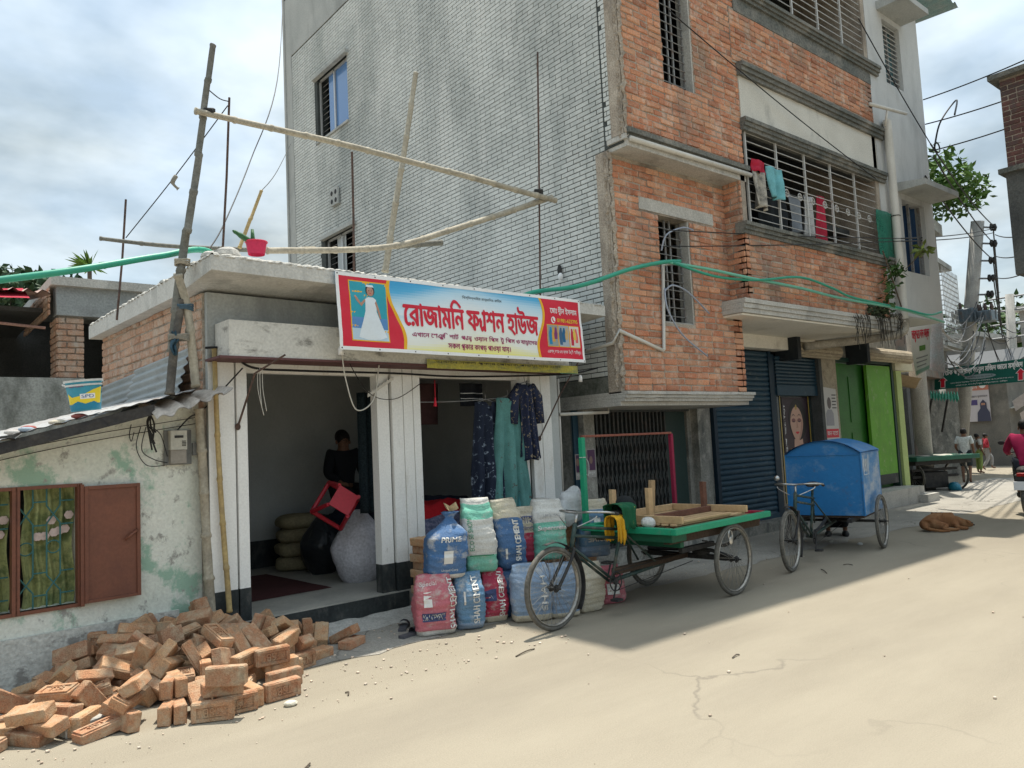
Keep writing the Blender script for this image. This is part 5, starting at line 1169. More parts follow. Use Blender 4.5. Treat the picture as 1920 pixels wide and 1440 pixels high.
# sandals by the step
SAN = flat('grey_rubber', (.10, .10, .115), .7)
for k, (px, py, an) in enumerate(((757, 1180, .9), (772, 1193, .2))):
    c = G(px, py); T = thing('sandal', ['grey rubber sandal lying nearer the shop step', 'grey rubber sandal lying beside the pink cement sack'][k], 'sandal', c, 'pair of sandals', an)
    Q = MB(); pts = [(-.12, -.035), (-.13, 0), (-.12, .035), (-.03, .032), (.07, .048), (.125, .03), (.135, 0), (.12, -.035), (.06, -.045), (-.03, -.03)]
    Q.prism([(a, b, .004) for a, b in pts], (0, 0, .025)); o = Q.build('sole', SAN); o.parent = T
    Q = MB(); Q.grid(lambda u, v: V((.01+.075*v-.01*u, math.cos(math.pi*u)*.05, .025+math.sin(math.pi*u)*.05)), 12, 3); o = Q.build('strap', flat('dark_strap', (.05, .05, .06), .6)); o.parent = T
# ================================================================ pedal carts
TYRE = mat('dusty_tyre', (.10, .095, .085), (.16, .15, .13), rough=.9, sc=14, bump=.3); RIM = mat('dull_rim', (.42, .41, .38), (.30, .27, .23), rough=.4, metal=.7, sc=14, bump=.05)
SPOKE = mat('spoke_steel', (.30, .30, .29), rough=.45, metal=.6, bump=0); FRAME = mat('dark_green_frame', (.02, .05, .045), (.035, .06, .055), rough=.5, sc=8, bump=.1, stain=(.16, .14, .11), stain_amt=.38, stain_sc=(9, 9, 9)); BLK = mat('worn_black', (.022, .022, .024), (.05, .048, .045), rough=.65, sc=9, bump=.15); STEEL = mat('bright_steel', (.55, .55, .54), (.45, .44, .42), rough=.3, metal=.9, sc=12, bump=.05)
def wheel(root, c, axis, r=.35, name='wheel'):
    c = V(c); ax = V(axis).normalized(); u = ax.cross(Z).normalized(); w_ = ax.cross(u)
    ringp = lambda q, n, o=0.0: [c+(u*math.cos(2*math.pi*i/n)+w_*math.sin(2*math.pi*i/n))*q+ax*o for i in range(n)]
    M = MB(); M.tube(ringp(r-.021, 56), .021, 10, closed=True); wh = M.build(name, TYRE, root, smooth=True)
    M = MB()
    M.grid(lambda a, b: c+(u*math.cos(2*math.pi*a)+w_*math.sin(2*math.pi*a))*(r-.047+.012*math.sin(math.pi*b)*0-.008*math.sin(math.pi*b))+ax*(b-.5)*.03, 56, 4); M.grid(lambda a, b: c+(u*math.cos(2*math.pi*a)+w_*math.sin(2*math.pi*a))*(r-.04)+ax*(b-.5)*.03, 56, 1, flip=True); M.tube(ringp(r-.044, 56, .015), .004, 6, closed=True); M.tube(ringp(r-.044, 56, -.015), .004, 6, closed=True)
    M.build('rim', RIM, wh, smooth=True)
    M = MB(); n = 36
    for i in range(n):
        t = 2*math.pi*i/n; t2 = t+(.34 if i % 4 < 2 else -.34); sd = .028 if i % 2 else -.028
        M.tube([c+ax*sd+(u*math.cos(t2)+w_*math.sin(t2))*.022, c+(u*math.cos(t)+w_*math.sin(t))*(r-.05)], .0018, 4, cap=False)
    M.build('spokes', SPOKE, wh)
    M = MB(); M.cyl(c-ax*.05, c+ax*.05, .02, n=12); M.cyl(c-ax*.032, c-ax*.026, .034, n=12); M.cyl(c+ax*.026, c+ax*.032, .034, n=12); M.cyl(c-ax*.08, c+ax*.08, .008, n=8); M.build('hub', BLK, wh)
    return wh
def frame_of(root, rm, ang, fa):
    f_ = V((-math.cos(ang), -math.sin(ang), 0)); e_ = V((math.sin(ang), -math.cos(ang), 0))
    return lambda a, b, z: V(rm)+f_*a+e_*b+Z*z, f_, e_
def cart_front(root, Pf, e_, fa, sa, seat_z=.90, bar=True, steer=0.0):
    """bicycle half of a cart: fork, bars, frame tubes, crank, saddle; fa front hub, sa seat"""
    ha = fa-.30
    wheel(root, Pf(fa, steer, .35), e_, .35, 'front_wheel')
    M = MB(); M.tube([Pf(ha+.06, 0, .62), Pf(ha-.02, 0, .86)], .021, 10); hd = [Pf(ha+.06, 0, .62), Pf(ha-.02, 0, .86)]
    for q in ((ha-.015, .83, sa+.02, .74), (ha+.02, .76, sa+.03, .66), (ha+.05, .66, sa+.20, .30)): M.tube([Pf(q[0], .018, q[1]), Pf(q[2], .018, q[3])], .0135, 8); 
    M.tube([Pf(ha+.05, -.02, .64), Pf(sa+.22, -.02, .29)], .0135, 8)
    M.tube([Pf(sa+.20, 0, .29), Pf(sa-.01, 0, seat_z-.06)], .016, 8); M.tube([Pf(sa+.20, 0, .29), Pf(.15, 0, .36)], .02, 8); M.tube([Pf(sa, 0, .72), Pf(sa-.35, .1, .40)], .010, 8); M.tube([Pf(sa, 0, .72), Pf(sa-.35, -.1, .40)], .010, 8)
    M.build('frame', FRAME, root, smooth=True)
    for s_ in (-1, 1):
        M = MB(); M.tube(bez([Pf(ha+.06, .045*s_, .66), Pf(ha+.12, .05*s_, .56), Pf(fa-.02, .05*s_, .37), Pf(fa, .05*s_, .35)], 5), [.014]*15+[.009], 8); M.build('fork_blade', BLK, root, smooth=True)
    M = MB(); M.tube([Pf(ha-.02, 0, .86), Pf(ha-.05, 0, .95)], .012, 8); M.tube(bez([Pf(ha-.28, .25, .93), Pf(ha-.15, .27, .955), Pf(ha-.03, .16, .965), Pf(ha-.04, 0, .955), Pf(ha-.03, -.16, .965), Pf(ha-.15, -.27, .955), Pf(ha-.28, -.25, .93)], 6), .0105, 8); bar_ = M.build('handlebar', STEEL, root, smooth=True)
    for s_ in (-1, 1):
        M = MB(); M.tube([Pf(ha-.20, .262*s_, .945), Pf(ha-.32, .245*s_, .925)], .016, 8); M.build('grip', BLK, bar_)
        M = MB(); M.tube(bez([Pf(ha-.06, .22*s_, .93), Pf(ha-.04, .19*s_, .90), Pf(ha+.02, .06*s_, .84)], 4), .005, 6); M.build('brake_rod', STEEL, bar_)
    M = MB()
    M.grid(lambda u, v: Pf(fa+math.cos(math.pi*(.42+.78*u))*.385, (v-.5)*.055, .35+math.sin(math.pi*(.42+.78*u))*.385-.012*abs(v-.5)), 18, 4); o = M.build('mudguard', BLK, root, smooth=True); o.modifiers.new('t', 'SOLIDIFY').thickness = .003
    M = MB(); M.ell(Pf(sa-.03, 0, seat_z), V(Pf(1, 0, 0)-Pf(0, 0, 0))*.13, e_*.085, Z*.035, 14, 8); M.ell(Pf(sa+.09, 0, seat_z), V(Pf(1, 0, 0)-Pf(0, 0, 0))*.08, e_*.035, Z*.025, 12, 6)
    M.build('saddle', BLK, root, smooth=True)
    cr = Pf(sa+.20, .0, .29); f_ = (Pf(1, 0, 0)-Pf(0, 0, 0))
    M = MB(); M.tube([cr+e_*.045+(f_*math.cos(i*.262)+Z*math.sin(i*.262))*.085 for i in range(24)], .006, 6, closed=True); M.cyl(cr+e_*.03, cr+e_*.055, .03, n=12)
    for i in range(5): M.tube([cr+e_*.045, cr+e_*.045+(f_*math.cos(i*1.257)+Z*math.sin(i*1.257))*.085], .006, 6)
    M.tube([cr+e_*.06, cr+e_*.06-Z*.15+f_*.07], .009, 6); M.tube([cr-e_*.06, cr-e_*.06+Z*.15-f_*.07], .009, 6); M.cyl(cr-e_*.06, cr+e_*.06, .012, n=8)
    ck = M.build('crank', BLK, root)
    for s_ in (1, -1): M = MB(); c = cr+e_*.1*s_-Z*.15*s_+f_*.07*s_; M.pbox(c-f_*.045-e_*.04-Z*.01, f_*.09, e_*.08, Z*.02); M.build('pedal', BLK, ck)
    M = MB(); q = cr+e_*.045; M.tube([q+Z*.085, Pf(.0, .045, .40)], .004, 5); M.tube([q-Z*.085, Pf(.0, .045, .30)], .004, 5); M.build('chain', BLK, root)
# ---- flat green cart
RM = (6.54, 5.15, 0); VAN = thing('green_cart', 'flat-bed pedal cart with bright green wooden deck parked by the cement sacks', 'cart', RM)
Pv, fv, ev = frame_of(VAN, RM, R(5.0), 2.07)
cart_front(VAN, Pv, ev, 2.07, 1.08, .90)
wheel(VAN, Pv(0, .52, .35), ev, .35, 'rear_wheel'); wheel(VAN, Pv(0, -.52, .35), ev, .35, 'rear_wheel')
GRNW = mat('bright_green_paint', (.015, .30, .16), (.012, .25, .135), rough=.45, sc=4, sc2=40, bump=.15, fine=.08, stain=(.10, .22, .16), stain_amt=.33, stain_sc=(8, 8, 8)); DGW = flat('dark_green_paint', (.012, .10, .055), .5)
def vb(name, m_, a0, a1, b0, b1, z0, z1, par=None):
    M = MB(); c = (Pv(a0, b0, z0)+Pv(a1, b1, z1))/2; M.cbox(c, fv*((a1-a0)/2), ev*((b1-b0)/2), Z*((z1-z0)/2), .006); return M.build(name, m_, par or VAN)
vb('side_rail', GRNW, -.75, 1.03, .50, .56, .695, .755); vb('side_rail', GRNW, -.75, 1.03, -.56, -.50, .695, .755); vb('end_rail', GRNW, .97, 1.03, -.499, .499, .695, .755); vb('end_rail', flat('red_rail', (.35, .02, .05), .5), -.75, -.69, -.499, .499, .695, .755)
for i in range(9): vb('deck_plank', mat('deck_wood', (.30, .20, .11), (.22, .15, .09), rough=.85, sc=8, bump=.3, rv=.2), -.68+.182*i, -.68+.182*i+.176, -.498, .498, .700, .728)
vb('under_rail', DGW, .74, .98, -.48, .48, .62, .692); vb('under_board', DGW, .70, .76, -.42, .42, .545, .69); vb('side_beam', mat('dark_timber', (.075, .05, .035), rough=.85, sc=9, bump=.3), -.72, .95, .36, .44, .60, .693); vb('side_beam', MATS['dark_timber'], -.72, .95, -.44, -.36, .60, .693)
vb('tail_stub', flat('maroon_timber', (.16, .03, .03), .6), -.86, -.6, .30, .37, .62, .69)
for s_ in (-1, 1):
    M = MB()
    for k in range(3): M.tube(bez([Pv(.40-.06*k, .43*s_, .575-.012*k), Pv(.0, .43*s_, .49-.01*k), Pv(-.40+.06*k, .43*s_, .575-.012*k)], 6), .008, 6)
    M.build('leaf_spring', BLK, VAN)
vb('axle_beam', BLK, -.03, .03, -.50, .50, .33, .38); vb('frame_beam', MATS['dark_timber'], .05, 1.25, -.03, .03, .34, .40); vb('frame_beam', BLK, .02, .6, .28, .33, .47, .52)
M = MB(); M.tube([Pv(0, -.5, .40), Pv(.05, .3, .43), Pv(.02, .52, .37)], .02, 8); M.ell(Pv(.0, .15, .40), fv*.06, ev*.1, Z*.06, 10, 8); M.build('axle_housing', BLK, VAN, smooth=True)
M = MB(); M.tube([Pv(.13+.035*math.cos(t*.524), .575, .60+.045*math.sin(t*.524)) for t in range(12)], .006, 6, closed=True); M.ell(Pv(.13, .58, .55), fv*.032, ev*.006, Z*.04, 12, 6); M.build('padlock', STEEL, VAN)
def post(name, label_, pA, pB, m_, wd=.022):
    M = MB(); pA = V(pA); pB = V(pB); d = (pB-pA); n1 = fv*wd; n2 = ev*wd
    if abs(d.normalized().z) < .5: n1 = Z*wd*.7
    M.cbox((pA+pB)/2, d/2, n1, n2, .004); return M.build(name, m_, VAN)
pg0 = Pv(.98, -.53, .69); pr0 = Pv(-.60, -.53, .69)
ph = 1.62
post('corner_post', '', pg0, V((pg0.x, pg0.y, ph)), GRNW, .026); post('corner_post', '', pr0, V((pr0.x, pr0.y, ph)), flat('crimson_post', (.26, .015, .05), .5), .022)
post('cross_bar', '', (pg0.x, pg0.y, ph+.01), (pr0.x, pr0.y, ph+.01), mat('red_brown_wood', (.26, .09, .06), (.2, .07, .05), rough=.8, sc=9, bump=.3), .017)
M = MB(); q = V((pg0.x, pg0.y, 1.42)); M.tube([q+fv*.028*math.cos(t*.7854)*1.1+ev*.03*math.sin(t*.7854)*1.1 for t in range(8)], .004, 5, closed=True); M.tube(bez([q-fv*.03, q-fv*.09-Z*.06, q-fv*.08-Z*.18, q-fv*.04-Z*.15, q-fv*.03-Z*.03], 5), .004, 5); M.build('tie_string', flat('white_string', (.6, .6, .58), .8), VAN)
# upturned slatted bench on the deck
WOOD = mat('new_wood', (.52, .36, .20), (.45, .30, .16), rough=.75, sc=6, sc2=30, bump=.2, rv=.15, fine=.12); WOOD2 = mat('old_brown_wood', (.17, .075, .05), (.13, .06, .04), rough=.75, sc=6, bump=.2)
BN = thing('upturned_bench', 'new slatted wooden bench lying upside down with legs up on the green cart', 'bench', Pv(.25, .05, .755))
def bb(name, m_, a0, a1, b0, b1, z0, z1):
    M = MB(); c = (Pv(a0, b0, z0)+Pv(a1, b1, z1))/2; M.cbox(c, fv*((a1-a0)/2), ev*((b1-b0)/2), Z*((z1-z0)/2), .003); return M.build(name, m_, BN)
for i in range(9): bb('slat', WOOD, -.40, .86, -.40+.098*i, -.40+.098*i+.07, .757, .775)
for a in (-.38, .80): bb('end_rail', WOOD, a, a+.035, -.42, .50, .777, .845)
bb('side_rail', WOOD2, -.34, .79, .06, .095, .777, .835); bb('side_rail', WOOD, -.34, .79, -.42, -.385, .777, .845); bb('side_rail', WOOD, -.1, .79, .44, .47, .777, .80)
for a, b, h, m_ in ((.74, .08, 1.10, WOOD), (-.33, .02, 1.09, WOOD2), (.72, -.38, 1.08, WOOD), (.05, -.38, 1.13, WOOD)):
    M = MB(); c = Pv(a, b, .777); M.cbox(c+Z*(h-.777)/2+fv*.0, fv*.034+Z*.003, ev*.022, Z*(h-.777)/2-fv*(.02 if a == .05 else 0), .003); M.build('leg', m_, BN)
# cloths over the saddle
def drape(name, label, m_, c, ax_, rad, ln, seed, cat='cloth'):
    M = MB()
    def fn(u, v):
        x = (u-.5)*ln; t = v; an = -2.2+4.4*t; k = 1+.12*noise.noise(V((u*4+seed, t*5, seed)))
        yy = math.sin(max(-1.57, min(1.57, an)))*rad*k; zz = (math.cos(an)*.045 if abs(an) < 1.57 else 0)-max(0, abs(an)-1.57)*.30*(1+.35*noise.noise(V((u*5, seed, t))))
        return V(c)+ax_[0]*(x+.02*noise.noise(V((t*6, u*5, seed))))+ax_[1]*(yy+.007*math.sin(u*15+t*4))+Z*zz
    M.grid(fn, 26, 30); o = M.build(name, m_, smooth=True); o.modifiers.new('t', 'SOLIDIFY').thickness = .005; return tag(o, label, cat)
drape('saddle_cloth', 'green and gold patterned scarf thrown over the saddle of the green cart', cm('green_gold', (.01, .10, .045), stain=(.45, .40, .08), stain_amt=.34, stain_sc=(17, 17, 17), soft=.03), Pv(1.13, .02, .945), (fv, ev), .115, .22, 1)
drape('yellow_cloth', 'bunched yellow cloth hanging from the saddle of the green cart', cm('marigold', (.62, .34, .02)), Pv(1.26, .06, .845), (fv, ev), .075, .13, 4)
M = MB(); M.ell(Pv(1.0, -.02, .97), fv*.10, ev*.09, Z*.07, 16, 10, .3, 2); tag(M.build('black_bundle', cm('blackbundle', (.015, .018, .02)), smooth=True), 'small black bundle behind the scarf on the cart saddle', 'bundle')
M = MB(); M.ell(Pv(.93, .22, .80), fv*.06, ev*.07, Z*.05, 14, 9, .7, 6); tag(M.build('plastic_bag', mat('white_polythene', (.62, .62, .60), rough=.4, bump=.5, bscale=30)), 'crumpled white plastic bag at the front of the green deck', 'bag')
# ---- blue box tricycle
RM2 = (10.12, 5.41, 0); TR = thing('blue_tricycle', 'pedal tricycle with large arched blue metal cargo box', 'tricycle', RM2)
Pt, ft, et = frame_of(TR, RM2, R(14.3), 2.15)
cart_front(TR, Pt, et, 2.15, 1.12, .91)
wheel(TR, Pt(0, .55, .35), et, .35, 'rear_wheel'); wheel(TR, Pt(0, -.55, .35), et, .35, 'rear_wheel')
BLUEM = mat('blue_sheet_metal', (.012, .165, .42), (.015, .145, .37), rough=.45, sc=1.6, sc2=25, bump=.12, fine=.06, spec=.4, stain=(.16, .27, .40), stain_amt=.36, stain_sc=(2.5, 2.5, 3.5), soft=.10, stain2=((.10, .075, .06), .315, (5, 5, 6)))
BLUEW = mat('scuffed_blue_metal', (.03, .19, .44), (.10, .25, .46), rough=.5, sc=2.5, sc2=30, bump=.15, fine=.1, stain=(.42, .47, .52), stain_amt=.45, stain_sc=(2.2, 2.2, 5), soft=.12)
w2_, z0_, z1_ = .47, .47, 1.27
def arch(b): return z1_+.17*(1-(b/w2_)**2)
def panel(name, pts, m_, n_):
    M = MB(); M.prism(pts, n_); return M.build(name, m_, TR)
outl = [(-w2_, z0_), (w2_, z0_)]+[(w2_-2*w2_*i/14, arch(w2_-2*w2_*i/14)) for i in range(15)]
panel('front_panel', [Pt(.55, b, z_) for b, z_ in outl], BLUEM, -ft*.02); panel('back_panel', [Pt(-.55, b, z_) for b, z_ in outl], BLUEM, ft*.02)
panel('side_panel', [Pt(.548, w2_, z0_), Pt(-.548, w2_, z0_), Pt(-.548, w2_, z1_-.003), Pt(.548, w2_, z1_-.003)], BLUEW, -et*.015); panel('side_panel', [Pt(.548, -w2_, z0_), Pt(-.548, -w2_, z0_), Pt(-.548, -w2_, z1_-.003), Pt(.548, -w2_, z1_-.003)], BLUEM, et*.015)
M = MB(); M.grid(lambda u, v: Pt(.58-1.16*v, w2_*1.02*(1-2*u), arch(w2_*(1-2*u))+.004+.006*math.sin(v*3+u*8)), 16, 8); M.grid(lambda u, v: Pt(.58-1.16*v, w2_*1.02*(1-2*u), arch(w2_*(1-2*u))-.012), 16, 8, flip=True); M.build('roof', BLUEM, TR, smooth=True)
for b in (-w2_, w2_): M = MB(); M.tube([Pt(.555, b, z0_), Pt(.555, b, z1_)], .012, 6); M.build('corner_bead', BLUEM, TR)
M = MB(); M.tube([Pt(.563, w2_*(1-2*i/14), z1_-.02) for i in range(15)], .005, 5); M.build('seam', BLUEM, TR)
M = MB(); M.pbox(Pt(.53, -w2_+.02, z0_-.03), -ft*1.06, et*(2*w2_-.04), Z*.025); M.build('floor', MATS['dark_timber'], TR)
for b in (-.32, .32): M = MB(); M.pbox(Pt(.75, b-.025, .40), -ft*1.35, et*.05, Z*.045); M.build('chassis_rail', BLK, TR)
M = MB(); M.tube([Pt(0, -.55, .35), Pt(0, .55, .35)], .018, 8); M.build('axle', BLK, TR); M = MB(); M.tube(bez([Pt(.55, 0, .44), Pt(.9, .0, .36), Pt(1.3, 0, .30)], 5), .02, 8); M.build('main_tube', BLK, TR)
sm_ = lambda x, y, o: Pt(.45-x, w2_+.002+o, .98+y)
letters('box_number', '181', ink('palepaint', (.55, .60, .64)), sm_, (.03, .22, .04, .20), TR, bold=.004); 
M = MB(); [M.tube([sm_(a, b, .003), sm_(c, d, .003)], .005, 4) for a, b, c, d in ((0, 0, .27, 0), (0, 0, .0, .25), (.27, 0, .27, .25))]; M.build('painted_line', MATS['ink_palepaint'], TR)
M = MB(); M.ell(Pt(1.62, -.27, 1.02), ft*.03, et*.035, Z*.035, 10, 7); M.build('bell', STEEL, TR, smooth=True)
# ---- far cart by the stall
RM3 = (19.6, 8.0, 0); FC = thing('market_cart', 'dark green flat cart standing beside the concrete pole with a pale cloth on its deck', 'cart', RM3)
Pc, fc, ec = frame_of(FC, RM3, R(20), 1.6)
cA = G(1712, 925); cB = G(1798, 918)
ctr = (cA+cB)/2; d_ = (cB-cA).normalized(); e3 = V((d_.y, -d_.x, 0))
def cp(a, b, z): return ctr+d_*a+e3*b+Z*z
ln = (cB-cA).length/2
wheel(FC, cp(-ln*.95, .0, .36), d_, .36); wheel(FC, cp(ln*.95, .0, .36), d_, .36)
M = MB(); M.cbox(cp(.0, -.3, .80), d_*(ln+.25), e3*.75, Z*.05, .01); M.build('deck', flat('cart_green', (.02, .11, .07), .5), FC)
M = MB(); M.cbox(cp(0, -.3, .70), d_*(ln+.15), e3*.6, Z*.05, .01); M.build('under_frame', BLK, FC)
M = MB(); M.cbox(cp(0, 0, .36), d_*ln, e3*.03, Z*.03, .005); M.cbox(cp(0, .0, .52), d_*ln, e3*.02, Z*.03, .005); M.build('axle', BLK, FC)
M = MB(); M.cbox(cp(-.05, -.15, .28), d_*.36, e3*.25, Z*.19, .02); tag(M.build('black_crate', BLK), 'black crate slung beneath the far market cart', 'crate')
M = MB(); M.grid(lambda u, v: cp(-ln*.6+ln*1.6*u, .3-.9*v, .852+.015*noise.noise(V((u*5, v*4, 0)))), 14, 8); tag(M.build('deck_cloth', cm('palecloth', (.5, .48, .42)), smooth=True), 'pale cloth spread on the deck of the far market cart', 'cloth')
M = MB()
for a in (-ln*.9, .1): M.tube([cp(a, -.9, .85), cp(a, -.9, 1.32)], .014, 6)
M.tube([cp(-ln*.9, -.9, 1.32), cp(.1, -.9, 1.32)], .014, 6); M.tube([cp(-ln*.9, -.9, 1.1), cp(.1, -.9, 1.1)], .012, 6); M.build('guard_rail', BLK, FC)
M = MB(); M.ell(G(1790, 921)+Z*.11, (.2, 0, 0), (0, .14, 0), (0, 0, .12), 16, 9, .6, 4); tag(M.build('blue_bag', mat('blue_polythene', (.02, .20, .30), rough=.35, bump=.4, bscale=25), smooth=True), 'crumpled turquoise plastic bag on the road beside the far market cart', 'bag')
# ================================================================ dog
FUR = mat('brown_fur', (.30, .145, .065), (.22, .10, .05), rough=.95, sc=5, sc2=120, bump=.6, fine=.3, spec=.1, stain=(.36, .22, .12), stain_amt=.36, stain_sc=(5, 5, 5))
dA = G(1728, 997); dB = G(1820, 989); df = (dB-dA).normalized(); dn = V((df.y, -df.x, 0)); DL = (dB-dA).length
def dgp(a, b, z): return dA+df*(a*DL)+dn*b+Z*z
DG = thing('sleeping_dog', 'brown street dog curled asleep on the shaded road', 'dog', dgp(.4, 0, 0))
vs = [dgp(.17, -.01, .125), dgp(.06, .01, .10), dgp(.30, -.05, .14), dgp(.42, -.08, .145), dgp(.54, -.08, .14), dgp(.65, -.05, .135), dgp(.74, -.01, .115), dgp(.82, .02, .085), dgp(.90, .035, .07), dgp(1.0, .05, .045),
      dgp(.16, .12, .10), dgp(.33, .19, .07), dgp(.20, .22, .045), dgp(.40, .24, .03), dgp(.52, .23, .026),
      dgp(.62, .07, .08), dgp(.55, .17, .045), dgp(.66, .21, .03), dgp(.73, .20, .026),
      dgp(.0, .07, .07), dgp(.02, .16, .045), dgp(.12, .26, .03), dgp(.27, .30, .02)]
ed = [(0, 1), (0, 2), (2, 3), (3, 4), (4, 5), (5, 6), (6, 7), (7, 8), (8, 9), (0, 10), (10, 11), (11, 12), (12, 13), (13, 14), (5, 15), (15, 16), (16, 17), (17, 18), (1, 19), (19, 20), (20, 21), (21, 22)]
rr = [.135, .085, .12, .105, .12, .125, .085, .058, .066, .026, .085, .055, .032, .024, .022, .06, .034, .026, .022, .035, .024, .02, .010]
skin('body', vs, ed, rr, FUR, DG, 3, 4)
for s_, b in ((0, .085), (1, -.03)):
    M = MB(); c = dgp(.87, b*.6+.02, .12); M.prism([c+df*.03, c-df*.035+Z*.01, c-df*.01+dn*(.05 if s_ == 0 else -.05)-Z*.045], dn*.012); M.build('ear', FUR, DG)
M = MB(); M.ell(dgp(1.015, .05, .045), df*.014, dn*.016, Z*.013, 8, 6); M.build('nose', BLK, DG, smooth=True)
M = MB(); M.tube([dgp(.915, .098, .09), dgp(.935, .10, .085), dgp(.95, .095, .083)], .005, 5); M.build('closed_eye', BLK, DG)
# ================================================================ people
SKIN_M = mat('brown_skin', (.20, .105, .065), (.17, .09, .055), rough=.6, sc=8, bump=.05); HAIR = mat('black_hair', (.012, .010, .010), rough=.6, sc=30, bump=.4, bscale=90)
def person(name, label, loc, h, az, shirt, lower, J=None, shorts=False, sleeves='short', cap=None, fingers=False, group=None, shoes=None):
    """joints in a body frame (x right, y front, z up) for a 1.7 m figure, scaled to h"""
    J0 = dict(pel=(0, 0, .93), wai=(0, .0, 1.08), che=(0, .01, 1.27), nec=(0, 0, 1.43), hea=(0, .02, 1.53), top=(0, .0, 1.625),
              shL=(-.17, 0, 1.385), shR=(.17, 0, 1.385), elL=(-.22, -.02, 1.11), elR=(.22, -.02, 1.11), wrL=(-.23, .07, .88), wrR=(.23, .07, .88), haL=(-.225, .10, .80), haR=(.225, .10, .80),
              hiL=(-.09, 0, .90), hiR=(.09, 0, .90), knL=(-.10, .02, .50), knR=(.10, .02, .50), anL=(-.10, -.02, .09), anR=(.10, -.02, .09), toL=(-.115, .13, .035), toR=(.115, .13, .035))
    J0.update(J or {}); s_ = h/1.7; ex = V((math.sin(az), -math.cos(az), 0)); ey = V((math.cos(az), math.sin(az), 0))
    P_ = {k: V(loc)+(ex*v[0]+ey*v[1]+Z*v[2])*s_ for k, v in J0.items()}
    root = thing(name, label, 'person', loc, group)
    def sk(nm, chain, rad, m_, par=root):
        ks = []; ed_ = []
        for ch_ in chain:
            for a, b in zip(ch_, ch_[1:]):
                for q in (a, b):
                    if q not in ks: ks.append(q)
                ed_.append((ks.index(a), ks.index(b)))
        return skin(nm, [P_[k] for k in ks], ed_, [rad[k]*s_ if not isinstance(rad[k], tuple) else tuple(x*s_ for x in rad[k]) for k in ks], m_, par, 2, 0)
    RB = dict(pel=.12, wai=.11, che=.125, nec=.052, hea=(.082, .10), top=(.062, .075), shL=.06, shR=.06, elL=.042, elR=.042, wrL=.028, wrR=.028, haL=.03, haR=.03, hiL=.085, hiR=.085, knL=.055, knR=.055, anL=.037, anR=.037, toL=.036, toR=.036)
    chains = [('pel', 'wai', 'che', 'nec', 'hea', 'top'), ('che', 'shL', 'elL', 'wrL', 'haL'), ('che', 'shR', 'elR', 'wrR', 'haR'), ('pel', 'hiL', 'knL', 'anL', 'toL'), ('pel', 'hiR', 'knR', 'anR', 'toR')]
    body = sk('body', chains, RB, SKIN_M)
    R2 = dict(RB); R2.update(pel=.142, wai=.135, che=.15, nec=.07, shL=.085, shR=.085, elL=.062, elR=.062, wrL=.045, wrR=.045)
    P_['nk2'] = P_['che'].lerp(P_['nec'], .75); R2['nk2'] = .075
    for sd in 'LR': P_['mi'+sd] = P_['sh'+sd].lerp(P_['el'+sd], .75); R2['mi'+sd] = .07; P_['wm'+sd] = P_['el'+sd].lerp(P_['wr'+sd], .85); R2['wm'+sd] = .047
    P_['hem'] = P_['pel']-Z*.06*s_; R2['hem'] = .15
    arm = lambda sd: ('che', 'sh'+sd, 'mi'+sd) if sleeves == 'short' else ('che', 'sh'+sd, 'el'+sd, 'wm'+sd)
    sk('shirt', [('hem', 'pel', 'wai', 'che', 'nk2'), arm('L'), arm('R')], R2, shirt)
    R3 = dict(RB); R3.update(pel=.135, hiL=.105, hiR=.105, knL=.082, knR=.082, anL=.06, anR=.06)
    for sd in 'LR': P_['an2'+sd] = P_['kn'+sd].lerp(P_['an'+sd], .86); R3['an2'+sd] = .06
    sk('shorts' if shorts else 'trousers', [('pel', 'hiL', 'knL') if shorts else ('pel', 'hiL', 'knL', 'an2L'), ('pel', 'hiR', 'knR') if shorts else ('pel', 'hiR', 'knR', 'an2R')], R3, lower)
    if shoes:
        for sd in 'LR':
            M = MB(); a_, t_ = P_['an'+sd], P_['to'+sd]; d0 = V((t_.x-a_.x, t_.y-a_.y, 0)).normalized(); M.ell(V((a_.x, a_.y, t_.z+.005))+d0*.06*s_, d0*.155*s_, d0.cross(Z)*.055*s_, Z*.058*s_, 14, 9); M.build('shoe', shoes, root, smooth=True)
    hc = P_['hea'].lerp(P_['top'], .45); hd = (P_['top']-P_['hea']).normalized()
    M = MB(); M.ell(hc-ey*.022*s_+hd*.015*s_, ex*.090*s_, ey*.098*s_, hd*.105*s_, 18, 12, .10, 3); M.build('hair', HAIR if cap is None else cap, root, smooth=True)
    fc_ = P_['hea']+ey*.085*s_
    M = MB(); M.prism([fc_+hd*.02*s_, fc_-ex*.014*s_-hd*.03*s_, fc_+ex*.014*s_-hd*.03*s_], ey*.025*s_); M.build('nose', SKIN_M, body)
    for sg in (-1, 1):
        M = MB(); M.ell(fc_+ex*.032*s_*sg+hd*.02*s_+ey*.002*s_, ex*.012*s_, ey*.008*s_, hd*.006*s_, 8, 5); M.build('eye', BLK, body)
        M = MB(); M.ell(P_['hea']+ex*.088*s_*sg-ey*.01*s_+hd*.0*s_, ex*.012*s_, ey*.02*s_, hd*.03*s_, 8, 6); M.build('ear', SKIN_M, body)
    M = MB(); M.ell(fc_-hd*.052*s_, ex*.022*s_, ey*.008*s_, hd*.006*s_, 8, 5); M.build('mouth', ink('lip', (.16, .06, .05)), body)
